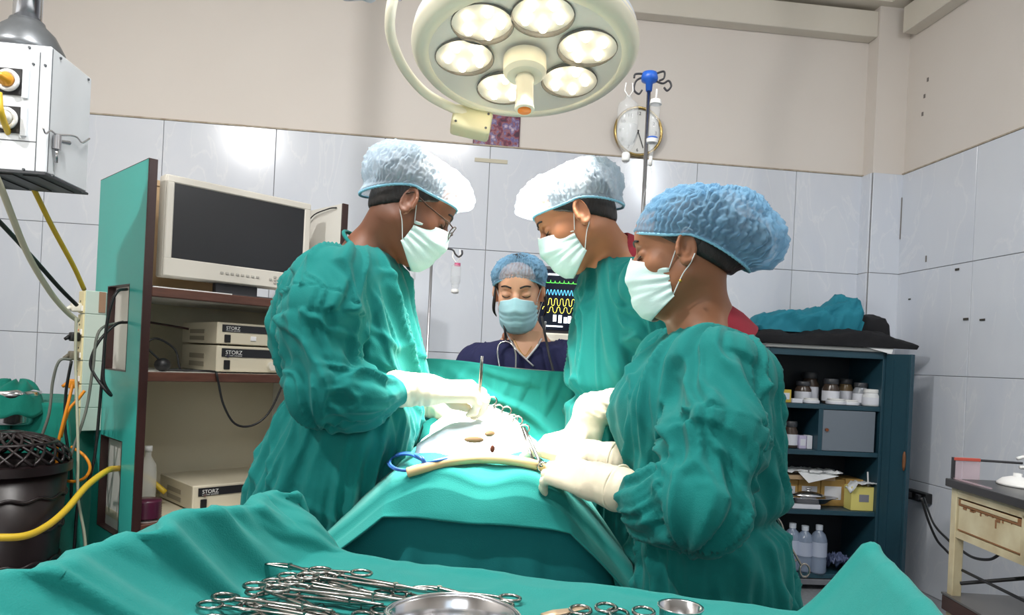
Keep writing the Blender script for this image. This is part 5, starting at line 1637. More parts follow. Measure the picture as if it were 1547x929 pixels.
# thick beige tube along the near edge, blue coiled lead
def on_drape(px, py, lift):
    rx, rz = ray(px, py)
    for y in np.arange(NEARY + .012, 2.0, .004):
        if CAM_H + rz * y <= float(drape_top_z(np.array([rx * y]), np.array([y]))[0]) + lift:
            break
    return Vector((rx * y, y, CAM_H + rz * y))
tb_ = [on_drape(px, py, .014) for px, py in ((616, 714), (640, 707), (680, 697), (720, 693), (760, 694), (800, 700), (826, 708))]
tag(MB().tube(bez(tb_, 8), .0105, 12).build('rubber_tube', mat('beige_rubber', (222, 190, 140), .45), None, True), 'thick beige rubber tube curved along the front of the drape', 'tube')
bl = []
for i in range(64):
    a = -2.4 + i / 63 * 4.4 * math.pi
    bl.append(on_drape(613 + (30 - i * .11) * math.cos(a), 698 + (14 - .04 * i) * math.sin(a), .028 + .004 * (i / 63)))
bl += [on_drape(x, y, .020) for x, y in ((645, 699), (660, 696), (676, 693))]
tag(MB().tube(bl, .0028, 8).build('coiled_lead', mat('blue_lead', (60, 110, 190), .4), None, True), 'thin blue lead coiled at the left of the drape', 'cable')

# ================================================================== instrument table in the foreground
IZ = .862
c_fl = PZ(452, 842, IZ); c_fr = PZ(1290, 930, IZ)
c_fl = Vector((-.352, 1.105, 0)); c_fr = Vector((.452, .885, 0))
iu = (c_fr - c_fl).normalized(); iv = Vector((iu.y, -iu.x, 0))            # along the far edge to the right; towards the camera
IW = (c_fr - c_fl).length; IDp = .52
MI = Matrix(((iu.x, iv.x, 0, c_fl.x), (iu.y, iv.y, 0, c_fl.y), (0, 0, 1, 0), (0, 0, 0, 1)))
def ipt(u, v, z): return c_fl + iu * u + iv * v + Vector((0, 0, z))
def iuv(p):
    d = Vector((p[0], p[1], 0)) - c_fl
    return d.dot(iu), d.dot(iv)
it = thing('instrument_trolley', 'instrument trolley under the green cloth in the foreground', 'trolley', c_fl + iu * IW / 2 + iv * IDp / 2)
def ibox(u0, u1, v0, v1, z0, z1, name, mm, bev=0):
    Vv = [ipt(u, v, z) for z in (z0, z1) for u, v in ((u0, v0), (u1, v0), (u1, v1), (u0, v1))]
    return MB().add(Vv, [[0, 1, 2, 3], [7, 6, 5, 4], [4, 5, 1, 0], [5, 6, 2, 1], [6, 7, 3, 2], [7, 4, 0, 3]]).build(name, mm, it)
ibox(0.0, IW, 0.0, IDp, IZ - .025, IZ - .006, 'top', m_steel_r)
for u in (.01, IW - .03):
    for v in (.01, IDp - .03):
        ibox(u, u + .02, v, v + .02, .05, IZ - .025, 'leg', m_steel_r)
        MB().ball(ipt(u + .01, v + .01, .026), .026, 12, 8).build('castor', m_black, it, True)
RH = .085
for u in (-.002, IW + .002):
    MB().tube([ipt(u, .0, IZ - .01), ipt(u, 0, IZ + RH - .02), ipt(u, IDp, IZ + RH - .045), ipt(u, IDp, IZ - .01)], .006, 8).build('end_rail', m_steel_r, it)
# the cloth: laid over the top and both end rails, hanging over the far edge and the ends
us = np.r_[np.linspace(-.30, -.02, 36), np.linspace(-.012, .22, 60), np.linspace(.23, IW - .13, 90), np.linspace(IW - .12, IW + .012, 36), np.linspace(IW + .02, IW + .28, 30)]
vs2 = np.r_[np.linspace(-.30, -.02, 40), np.linspace(-.014, .10, 40), np.linspace(.108, IDp, 70)]
UU, VV = np.meshgrid(us, vs2, indexing='ij')
def i_profile(U, V):
    """height of the cloth over the table, from the end rails down to the flat"""
    lw = .095 - .02 * np.sin(V * 9)
    l = np.clip(1 - U / lw, 0, 1); l = l ** 1.25
    r = np.clip(1 - (IW - U) / .075, 0, 1) ** 1.2
    top = RH + .012 * np.exp(-((V - .20) / .13) ** 2) + .005 * np.sin(V * 30 + 1) * (V > .05) - .010 * np.clip((V - .25) / .3, 0, 1)
    z = IZ + np.maximum(l * top, r * (RH + .012))
    return z
over_l = np.maximum(-UU, 0); over_r = np.maximum(UU - IW, 0); over_f = np.maximum(-VV, 0)
cu, cv = np.clip(UU, 0, IW), np.maximum(VV, 0)
Z = i_profile(cu, cv)
q = np.stack([UU * 7, VV * 7, 0 * UU + 1.5], -1).reshape(-1, 3)
n1 = ridged(q).reshape(UU.shape); n2 = ridged(q * 2.3 + 5).reshape(UU.shape); n3 = perlin(q * .6 + 2).reshape(UU.shape)
# diagonal folds on the sloping left wall
slope = np.clip(1 - UU / .16, 0, 1) * (UU > -.02)
qd = np.stack([(VV * 1.0 + UU * .9) * 7.5, UU * 2.0, 0 * UU + 8], -1).reshape(-1, 3)
nd = np.maximum(ridged(qd).reshape(UU.shape) - .35, 0)
bump_ = .0030 * n1 + .0018 * n2 + .0035 * n3
nrm = slope * (np.maximum(ridged(qd * .8 + 11).reshape(UU.shape) - .72, 0) * .07 + nd * .030 + np.maximum(ridged(qd * 2.1 + 3).reshape(UU.shape) - .5, 0) * .014)
far_ridge = .010 * np.exp(-((VV - .012) / .012) ** 2) * (np.maximum(perlin(np.stack([UU * 8, 0 * UU, 0 * UU + 3], -1).reshape(-1, 3)).reshape(UU.shape), -.15) + .15)
Z = Z + bump_ + far_ridge + .022 * np.exp(-((UU - .06) / .035) ** 2) * np.exp(-((VV - .02) / .04) ** 2)
ou = -np.where(over_l > 0, 1, 0) * (.006 + over_l * .10) + np.where(over_r > 0, 1, 0) * (.006 + over_r * .10)
qf = np.stack([(UU + VV * 1.1) * 11, (over_f + over_l + over_r) * 2.0, 0 * UU + 4], -1).reshape(-1, 3)
ff = ridged(qf).reshape(UU.shape) * .014 + .012
hangd = np.maximum(np.maximum(over_l, over_r), over_f)
k_ = np.clip(hangd / .08, 0, 1)
Uo = cu + ou + np.sign(ou) * ff * k_ * (np.maximum(over_l, over_r) > 0) + nrm
Vo = cv - np.where(over_f > 0, .006 + over_f * .08 + ff * k_, 0)
Zo = Z - np.maximum(hangd - .004, 0) - np.where(hangd > 0, .002, 0)
Pw = np.stack([c_fl.x + iu.x * Uo + iv.x * Vo, c_fl.y + iu.y * Uo + iv.y * Vo, Zo], -1)
g = Pw[:, ::-1]
tag(MB().sheet([[tuple(p) for p in row] for row in Pw], .004).build('instrument_cloth', m_cloth, None, True), 'green towelling cloth laid over the foreground instrument trolley', 'cloth')
def iz_at(u, v):
    return float(i_profile(np.array([u]), np.array([v]))[0]) + .005

# ---- artery forceps: two halves, ring handles, ratchet and hinge
def forceps_mesh(L, spread, curve, ring=.0125, jaw=.28):
    """one half lying in the x-y plane, ring at x=0, tip at x=L"""
    out = []
    for s in (1, -1):
        mb = MB()
        hinge = L * (1 - jaw)
        ry = spread
        rp = [(ring * 1.25 * math.cos(a) - 0, s * ry + ring * math.sin(a), 0) for a in np.linspace(0, 2 * math.pi, 20, endpoint=False)]
        mb.tube(rp, .0022, 8, True)
        pts = [(ring * 1.1, s * (ry - ring * .35), 0), (L * .25, s * ry * .62, 0), (L * .5, s * ry * .25, s * .001), (hinge, 0, s * .0015), (hinge + L * jaw * .5, -s * .0012 + curve * .25, s * .001), (L, -s * .0006 + curve, 0)]
        mb.tube(bez(pts, 6), [.0024] * 13 + [.0032] * 6 + list(np.linspace(.0032, .0016, len(bez(pts, 6)) - 19)), 8, flat=.8)
        mb.box((L * .19, min(s * ry * .7, 0), -.0015 + s * .0012), (L * .22, max(s * ry * .7, 0), .0015 + s * .0012), .0004)
        out.append((mb.V, mb.F))
    return out, L * (1 - jaw)
fcache = {}
def forceps(kind, M, label, name='artery_forceps', group='artery forceps on the instrument cloth', scale=1.0):
    spec = {'long': (.155, .014, .004, .0115, .26), 'mid': (.125, .013, .007, .0105, .27), 'open': (.13, .024, .006, .0110, .27), 'scissors': (.13, .022, .002, .0125, .42)}[kind]
    if kind not in fcache:
        halves, hx = forceps_mesh(*spec)
        pin = MB().cyl((hx, 0, -.0045), (hx, 0, .0045), .0032, None, 10)
        fcache[kind] = [data('arm', V, Fc, m_instr) for V, Fc in halves] + [data('hinge_pin', pin.V, pin.F, m_instr, False)]
    t = bpy.data.objects.new(name, None); t.empty_display_size = .02
    t.matrix_basis = M; COL.objects.link(t); tag(t, label, 'forceps' if kind != 'scissors' else 'scissors', group)
    for me, nm in zip(fcache[kind], ('arm', 'arm', 'hinge_pin')):
        o = bpy.data.objects.new(nm, me); COL.objects.link(o); o.parent = t
    return t
def lay(pa, pb, lift=.0, roll=0.0):
    """matrix putting the ring end at pixel pa and the tip towards pixel pb on the cloth"""
    a = PZ(pa[0], pa[1], IZ + .010 + lift); b = PZ(pb[0], pb[1], IZ + .010 + (pb[2] if len(pb) > 2 else lift))
    return frame(a, b - a) @ Matrix.Rotation(roll, 4, 'X')
rings = [  # ring px, tip px, kind, lift, words
    ((330, 908), (520, 940), 'long', .004, 'frontmost long forceps with its ring near the cloth slope'),
    ((362, 893), (500, 925), 'open', .012, 'long forceps crossing over the frontmost one'),
    ((350, 926), (470, 960), 'open', .003, 'forceps lying open at the lower left of the bundle'),
    ((400, 889), (560, 912), 'long', .006, 'forceps with leftmost ring of the upper bundle'),
    ((413, 903), (520, 935), 'open', .004, 'forceps below the upper bundle with curved ring'),
    ((425, 875), (580, 905), 'long', .012, 'forceps with round ring at the left of the upper bundle'),
    ((428, 884), (576, 903), 'long', .020, 'topmost forceps of the upper bundle'),
    ((457, 872), (575, 900), 'mid', .014, 'forceps in the middle of the upper bundle'),
    ((474, 866), (600, 886), 'long', .018, 'forceps with its ring highest in the upper bundle'),
    ((530, 873), (470, 862), 'open', .012, 'small forceps with ring at the right of the upper bundle'),
    ((495, 871), (605, 889), 'mid', .010, 'forceps with hooked tip pointing to the kidney dish'),
    ((590, 893), (700, 925), 'mid', .003, 'forceps half under the left of the kidney dish'),
    ((562, 926), (640, 960), 'mid', .002, 'forceps at the bottom edge left of the kidney dish'),
    ((765, 908), (690, 895), 'mid', .003, 'forceps ring poking out right of the kidney dish'),
]
for a, b, k, lf, w in rings:
    forceps(k, lay(a, b, lf), w)
forceps('scissors', lay((905, 924), (905, 990), .004), 'scissors handle left of the steel bowl at the bottom edge', 'surgical_scissors', 'scissors on the instrument cloth')
forceps('scissors', lay((944, 921), (942, 990), .008), 'scissors handle nearest the steel bowl at the bottom edge', 'surgical_scissors', 'scissors on the instrument cloth')

# ---- kidney dish and steel bowl
def kidney():
    c = PZ(682, 982, IZ + .01)
    L, Wd, h = .068, .056, .040
    n = 72
    def outline(k, z):
        pts = []
        for i in range(n):
            a = 2 * math.pi * i / n
            x = L * math.cos(a) * k
            y = Wd * math.sin(a) * k - .030 * (1 - (x / L) ** 2) * (1 if math.sin(a) < 0 else .35) * -1
            pts.append(Vector((x, y, z)))
        return pts
    rings_ = [outline(.80, .003), outline(.86, .006), outline(.93, .022), outline(.97, h - .003), outline(1.03, h), outline(1.045, h - .002), outline(1.03, h - .004), outline(.985, h - .006), outline(.95, .020), outline(.86, .001)]
    M = Matrix.Translation((c.x, c.y, IZ + .006)) @ Matrix.Rotation(math.radians(-14), 4, 'Z')
    t = thing('kidney_dish', 'shiny steel kidney dish at the bottom middle of the picture', 'dish', (c.x, c.y, IZ))
    V = [M @ p for r_ in rings_ for p in r_]
    Fc = [[j * n + i, j * n + (i + 1) % n, (j + 1) * n + (i + 1) % n, (j + 1) * n + i] for j in range(len(rings_) - 1) for i in range(n)]
    Fc += [list(range(n))[::-1], [(len(rings_) - 1) * n + i for i in range(n)]]
    MB().add(V, Fc).build('dish', m_steel, t, True)
    MB().tube([M @ p for p in outline(1.035, h - .001)], .002, 6, True).build('rolled_rim', m_steel, t, True)
    return t
kidney()
bc_ = PZ(1026, 962, IZ + .02)
bw_ = thing('steel_bowl', 'small round steel bowl at the right end of the instruments', 'bowl', (bc_.x, bc_.y, IZ + .005))
MB().lathe([(.012, 0), (.018, .001), (.021, .02), (.0225, .045), (.0245, .046), (.0245, .0475), (.0215, .0465), (.0195, .02), (.014, .003), (0, .003)], 36, Matrix.Translation((bc_.x, bc_.y, IZ + .006))).build('cup', m_steel, bw_, True)
# tan bladed handle and a suture thread
bh = thing('scalpel_handle', 'flat tan metal handle lying right of the kidney dish', 'instrument', PZ(850, 922, IZ + .006))
a, b = PZ(820, 930, IZ + .010), PZ(884, 918, IZ + .012)
dd = (b - a)
MB().tube([a + dd * k for k in (0, .3, .65, .85, 1)], [.006, .009, .006, .0045, .005], 10, flat=.35).build('blade', mat('tan_metal', (206, 180, 150), .35, .6), bh, True)
a2, b2 = PZ(826, 936, IZ + .009), PZ(872, 924, IZ + .010)
MB().tube([a2, a2 + (b2 - a2) * .5, b2], [.003, .0045, .002], 8, flat=.5).build('handle', m_instr, bh, True)
tag(MB().tube(bez([PZ(x, y, IZ + .008) for x, y in ((470, 932), (478, 915), (488, 912), (492, 925), (488, 940))], 6), .0006, 5).build('suture_thread', m_black, None, True), 'fine dark suture thread looped among the forceps', 'thread')
tag(MB().tube(bez([PZ(x, y, IZ + .008) for x, y in ((545, 920), (548, 905), (570, 898), (590, 912), (610, 918))], 6), .0006, 5).build('suture_thread', m_black, None, True), 'fine dark suture thread beside the kidney dish', 'thread')
# ================================================================== people
def local_frame(o, fwd, up):
    f = Vector(fwd).normalized(); u = Vector(up)
    l = u.cross(f).normalized(); u = f.cross(l)
    return Matrix(((f.x, l.x, u.x, o[0]), (f.y, l.y, u.y, o[1]), (f.z, l.z, u.z, o[2]), (0, 0, 0, 1)))

def head_frame(c, yaw, pitch, roll=0.0):
    """yaw: 0 looks along +x, 90 along +y; pitch > 0 looks down; roll > 0 tips the crown to the person's right"""
    return Matrix.Translation(c) @ Matrix.Rotation(math.radians(yaw), 4, 'Z') @ Matrix.Rotation(math.radians(pitch), 4, 'Y') @ Matrix.Rotation(math.radians(roll), 4, 'X')

def rotm(ax, deg):
    return np.array(Matrix.Rotation(math.radians(deg), 3, ax))

def tf(M, V):
    A = np.array(M)
    return np.asarray(V) @ A[:3, :3].T + A[:3, 3]

def head_mesh(M, neck_base, shoulders, female=False, h=.0027):
    """head, face, ears and neck in the head's own space (x forward, y left, z up), down into the shoulders"""
    Mi = M.inverted()
    nb = np.array(Mi @ Vector(neck_base))
    sh_ = [np.array(Mi @ Vector(s)) for s in shoulders]
    mid = [nb + (s - nb) * .55 for s in sh_]
    pts = np.array([nb] + mid)
    lo = np.minimum(pts.min(0) - .075, (-.13, -.105, -.15)); hi = np.maximum(pts.max(0) + .075, (.145, .105, .14))
    f = Field(lo, hi, h)
    w = .96 if female else 1.0
    f.ell((-.012, 0, .036), (.097, .076 * w, .088), k=0)
    f.ell((.034, 0, -.032), (.056, .057 * w, .080), k=.03)
    for s in (1, -1):
        f.cone((-.005, s * .052 * w, -.045), (.062, s * .016, -.096), .020, .018, .03)
        f.ell((.052, s * .038 * w, -.018), (.030, .025, .026), k=.02)
    f.cone((.066, -.010, -.098), (.066, .010, -.098), .018, .018, .02)
    f.cone((.079, -.028, .030), (.079, .028, .030), .012, .012, .02)
    f.ell((.058, 0, .055), (.034, .052, .040), k=.03)
    for s in (1, -1):
        f.ell((.098, s * .031, .010), (.020, .018, .013), k=.012, cut=True)
        f.ell((.0775, s * .032, .008), (.0135, .0165, .0115), k=.005)
    f.chain([(.088, 0, .022), (.098, 0, .0), (.110, 0, -.024)], [.0075, .0085, .0105], .010)
    for s in (1, -1):
        f.ell((.098, s * .011, -.029), (.011, .008, .007), k=.006)
    f.ell((.088, 0, -.060), (.012, .022, .007), k=.008)
    f.ell((.087, 0, -.071), (.011, .019, .007), k=.008)
    # neck and slope to the shoulders
    up = np.array((-.026, 0, -.045))
    r = .047 if female else .055
    f.cone(up, nb, r, r * 1.06, .03, flat=None)
    for m_ in mid:
        f.cone(nb, m_ - (m_ - nb) * .25, .050, .042, .05)
    # ears
    for s in (1, -1):
        Rz = rotm('Z', s * 24) @ rotm('Y', -8)
        c = np.array((-.008, s * (.0745 * w + .004), .000))
        f.ell(c, (.0185, .0065, .031), Rz, k=.008)
        ring = []
        for a in np.linspace(-.5, 2 * math.pi - 1.5, 15):
            q = np.array((.0165 * math.cos(a) * (1 - .15 * math.sin(a)), s * .0035, .029 * math.sin(a)))
            ring.append(c + Rz @ q)
        f.chain(ring, [.0046] * 15, .002)
        f.ell(c + Rz @ np.array((.003, s * .009, .004)), (.0100, .0085, .0185), Rz, k=.003, cut=True)
        f.ell(c + Rz @ np.array((.002, s * .001, -.027)), (.0085, .005, .009), Rz, k=.006)
    V, Fq = f.mesh(1)
    return tf(M, V), Fq

def body_mesh(pelvis, neck, yaw, hipw, shw, feet, arms):
    """plain trunk, arms and legs that carry the clothes (coarse)"""
    P_ = [np.array(p, float) for p in (pelvis, neck)]
    allp = np.array([P_[0], P_[1]] + [np.array(q) for a in arms for q in a] + [np.array(q) for q in feet])
    f = Field(allp.min(0) - .2, allp.max(0) + .2, .014)
    left = np.array((-math.sin(math.radians(yaw)), math.cos(math.radians(yaw)), 0))
    fw = np.array((math.cos(math.radians(yaw)), math.sin(math.radians(yaw)), 0))
    pv, nk = P_
    ch = pv + (nk - pv) * .62
    f.cone(pv, ch, .085, .08, .05); f.cone(ch, nk - np.array((0, 0, .06)), .08, .05, .05)
    for s in (1, -1):
        f.cone(ch + left * s * .06, nk - np.array((0, 0, .10)) + left * s * shw * .4, .05, .045, .05)
    for s, ft in zip((1, -1), feet):
        hip = pv + left * s * hipw * .5
        ft = np.array(ft)
        kn = (hip + ft) / 2 + fw * .02
        f.chain([hip, kn, ft + np.array((0, 0, .09))], [.085, .058, .04], .03)
        f.cone(ft + np.array((0, 0, .04)) - fw * .05, ft + np.array((0, 0, .032)) + fw * .15, .036, .030, .02)
    for a in arms:
        f.chain([np.array(q) for q in a], [.038, .036, .028], .02)
    V, Fq = f.mesh(1)
    V[:, 2] = np.maximum(V[:, 2], .002)
    return V, Fq

def join(parts):
    V, Fc, k = [], [], 0
    for v, f in parts:
        V.append(v); Fc.append(f + k); k += len(v)
    return np.concatenate(V), np.concatenate(Fc)

# ---- bouffant cap
def cap_mesh(M, lobes, C=(-.015, 0, .045), front=.066, side=.036, back=-.028, apex=(-.25, 0, 1), pleat=.0035, npl=64, seed=0, rim_r=(.106, .084), bagw=.0):
    n, m = 300, 64
    C = np.array(C)
    ph = np.linspace(0, 2 * math.pi, n, endpoint=False)
    c, s = np.cos(ph), np.sin(ph)
    zr = np.where(c > 0, side + (front - side) * c ** 1.3 if False else side + (front - side) * np.abs(c) ** 1.4, side + (back - side) * np.abs(c) ** 1.2)
    rim = np.stack([-.012 + rim_r[0] * np.sign(c) * np.abs(c) ** .9, rim_r[1] * np.sign(s) * np.abs(s) ** .9, zr], 1)
    rd = rim - C
    rl = np.linalg.norm(rd, axis=1)
    rd /= rl[:, None]
    ap = np.array(apex, float); ap /= np.linalg.norm(ap)
    T = np.linspace(0, 1, m) ** 1.15
    om = np.arccos(np.clip(rd @ ap, -1, 1))
    V = np.zeros((n, m, 3))
    for j, t in enumerate(T):
        d = (np.sin((1 - t) * om)[:, None] * rd + np.sin(t * om)[:, None] * ap) / np.sin(om)[:, None]
        R_ = np.zeros(n)
        for lc_, lr in lobes:
            lc_, lr = np.array(lc_), np.array(lr)
            o_ = (C - lc_) / lr; dd = d / lr
            A = (dd * dd).sum(1); B = 2 * (dd @ o_); Cc = o_ @ o_ - 1
            disc = np.maximum(B * B - 4 * A * Cc, 0)
            root = np.where(B * B - 4 * A * Cc > 0, (-B + np.sqrt(disc)) / (2 * A), 0)
            R_ = R_ + np.maximum(root, 0) ** 14
        R_ = R_ ** (1 / 14)
        g = sstep(0, .13, np.array(t))
        rad = rl * (1 - g) + R_ * g
        # gathers
        q = np.stack([d[:, 0] * 9 + seed, d[:, 1] * 9, d[:, 2] * 9], 1)
        nz = perlin(q)
        pl = np.abs(np.sin(ph * npl / 2 + 2.2 * perlin(q * .7) + t * 3.0 * nz))
        fall = (.45 + .75 * sstep(0, .12, np.array(t))) * (1 - .75 * sstep(.5, 1.0, np.array(t)))
        brk = np.clip(.75 + .9 * perlin(np.stack([d[:, 0] * 6, d[:, 1] * 6, d[:, 2] * 16 + seed], 1)), .15, 1.5)
        rad = rad + (pl - .5) * pleat * fall * brk * 2 + (ridged(q * .55 + 3) * .006) * sstep(.08, .3, np.array(t))
        rad = rad + .004 * sstep(.0, .02, np.array(t)) * (1 - sstep(.02, .06, np.array(t)))
        V[:, j] = C + d * rad[:, None]
    V = V.reshape(-1, 3)
    a = (np.arange(n)[:, None] * m + np.arange(m - 1)[None, :])
    b = (((np.arange(n) + 1) % n)[:, None] * m + np.arange(m - 1)[None, :])
    Fq = np.stack([a, b, b + 1, a + 1], -1).reshape(-1, 4)
    return tf(M, V), Fq

def cap_rim_band(M, front, side, back, rim_r):
    ph = np.linspace(0, 2 * math.pi, 160, endpoint=False)
    pts = []
    for p in ph:
        c, s = math.cos(p), math.sin(p)
        z = side + (front - side) * abs(c) ** 1.4 if c > 0 else side + (back - side) * abs(c) ** 1.2
        w = .0012 * math.sin(p * 70)
        pts.append(M @ Vector((-.012 + (rim_r[0] + .001 + w) * math.copysign(abs(c) ** .9, c), (rim_r[1] + .001 + w) * math.copysign(abs(s) ** .9, s), z)))
    return pts

def cap_mat(name, rgb, alpha, bump=.3):
    m = bpy.data.materials.new(name); m.use_nodes = True
    nt = m.node_tree; nt.nodes.remove(nt.nodes['Principled BSDF'])
    out = nt.nodes['Material Output']
    di = nt.nodes.new('ShaderNodeBsdfDiffuse'); di.inputs[0].default_value = lin(rgb)
    tr = nt.nodes.new('ShaderNodeBsdfTranslucent'); tr.inputs[0].default_value = lin(rgb)
    tp = nt.nodes.new('ShaderNodeBsdfTransparent')
    m1 = nt.nodes.new('ShaderNodeMixShader'); m1.inputs[0].default_value = .35
    m2 = nt.nodes.new('ShaderNodeMixShader'); m2.inputs[0].default_value = alpha
    nt.links.new(di.outputs[0], m1.inputs[1]); nt.links.new(tr.outputs[0], m1.inputs[2])
    nt.links.new(tp.outputs[0], m2.inputs[1]); nt.links.new(m1.outputs[0], m2.inputs[2])
    nt.links.new(m2.outputs[0], out.inputs[0])
    return m

# ---- face mask
def mask_mesh(M, seed=0, w=.064, nose=.127, chin=.103, ztop=.004, zbot=-.125, side_top=-.030, side_bot=-.088, xs=.018):
    n, m = 61, 41
    V = np.zeros((n, m, 3))
    for i in range(n):
        u = -1 + 2 * i / (n - 1)
        a = u * math.radians(86)
        ca, sa = math.cos(a), math.sin(a)
        k = abs(u) ** 1.7
        zt = ztop * (1 - k) + side_top * k + .006 * math.exp(-(u / .12) ** 2)
        zb = zbot * (1 - abs(u) ** 2.4) + side_bot * abs(u) ** 2.4
        for j in range(m):
            v = j / (m - 1)
            z = zt + (zb - zt) * v
            fx = np.interp(v, [0, .12, .28, .5, .75, .92, 1], [.110, .119, nose, .120, .116, chin, chin - .020])
            x = xs + (fx - xs) * max(ca, 0) ** .8
            y = w * math.copysign(abs(sa) ** .95, sa) * (1 - .10 * v * (1 - abs(u)))
            # pleats
            plt = 0
            for pv in (.30, .46, .62):
                plt += .0022 * (1 / (1 + math.exp(-(v - pv) / .012))) - .0022 * sstep(pv, pv + .16, np.array(v))
            pu = plt * (1 - abs(u) ** 4)
            gather = .0022 * math.sin(v * 26 + seed) * abs(u) ** 5
            V[i, j] = (x + (pu + gather) * ca, y + (pu + gather) * sa, z)
    q = V.reshape(-1, 3) * 26 + seed
    V = V.reshape(-1, 3)
    dd = perlin(q) * .0022
    ctr = V - np.array((xs, 0, 0)); ctr[:, 2] = 0
    ctr /= np.linalg.norm(ctr, axis=1)[:, None] + 1e-9
    V = V + ctr * dd[:, None]
    Vw = tf(M, V)
    grid = Vw.reshape(n, m, 3)
    return grid, V.reshape(n, m, 3)

# ---- gloved hand
def glove(t, M, *a, **k):
    o = obj('glove', *hand_field(M, *a, **k), m_glove, t)
    f = k.get('forearm', .10); b = k.get('bend', (0, 0, 0)); sc = k.get('scale', 1.0); r = k.get('cuff_r', .036) * 1.02
    fa = Vector((-f, b[1], b[2]))
    ax = fa.normalized(); x = ax.orthogonal().normalized(); y = ax.cross(x)
    pts = [M @ ((fa + (x * math.cos(q) + y * math.sin(q)) * (r + .0012 * math.sin(q * 5))) * sc) for q in np.linspace(0, 2 * math.pi, 40, endpoint=False)]
    MB().tube(pts, .0028, 8, True).build('cuff_edge', m_glove, o, True)
    return o

def hand_field(M, side, curls, spread=(10, 3, -4, -11), thumb=((.030, .034, -.012), (.058, .044, -.026), (.080, .034, -.036)), forearm=.10, cuff_r=.036, wrist_r=.027, bend=(0, 0, 0), h=.0027, scale=1.0, seed=0):
    """gloved hand: x to the fingers, z out of the back, thumb on side*y; bend: offset of the forearm end in local y,z"""
    fa = np.array((-forearm, bend[1], bend[2]))
    lo = np.array((-forearm - .05, -.09, -.12)); hi = np.array((.20, .09, .07))
    lo = np.minimum(lo, fa - .05); hi = np.maximum(hi, fa + .05)
    f = Field(lo, hi, h)
    f.cone(fa, (0, 0, 0), cuff_r, wrist_r, 0)
    f.rbox((.047, 0, -.002), (.052, .040, .0145), .014, k=.020)
    f.cone((0, 0, 0), (.03, 0, 0), wrist_r, .021, .02, flat=((0, 0, 1), .8))
    f.ell((.022, side * .024, -.010), (.026, .016, .015), k=.015)
    base_y = (.030, .0105, -.009, -.0275)
    base_x = (.088, .092, .088, .080)
    lens = (.070, .077, .071, .056)
    for i in range(4):
        yb = side * base_y[i]
        p = np.array((base_x[i], yb, 0.0))
        sp = math.radians(spread[i]) * side
        ang = 0
        pts = [np.array((base_x[i] - .03, yb * .95, 0)), p]
        for sgm, cu in zip((.45, .30, .25), curls[i]):
            ang += math.radians(cu)
            d = np.array((math.cos(ang) * math.cos(sp), math.cos(ang) * math.sin(sp), -math.sin(ang)))
            p = p + d * lens[i] * sgm
            pts.append(p)
        r0 = (.0098, .0100, .0097, .0086)[i]
        f.chain(pts, [r0, r0 * 1.03, r0 * .95, r0 * .88, r0 * .76], .006)
    th = [np.array((a, side * b, c)) for a, b, c in thumb]
    f.chain([np.array((.012, side * .022, -.006))] + th, [.014, .0125, .0112, .0092], .010)
    V, Fq = f.mesh(1)
    # rubber wrinkles round the wrist and cuff
    N = vnormals(V, Fq)
    k = sstep(.015, -.02, V[:, 0]) if False else 1 - sstep(-.02, .03, V[:, 0])
    q = np.stack([V[:, 0] * 70 + V[:, 1] * 12, V[:, 1] * 14, V[:, 2] * 14 + seed], 1)
    V = V + N * ((np.maximum(ridged(q), 0) * .0026) * k + perlin(V * 60 + seed) * .0006)[:, None]
    return tf(M, V * scale), Fq

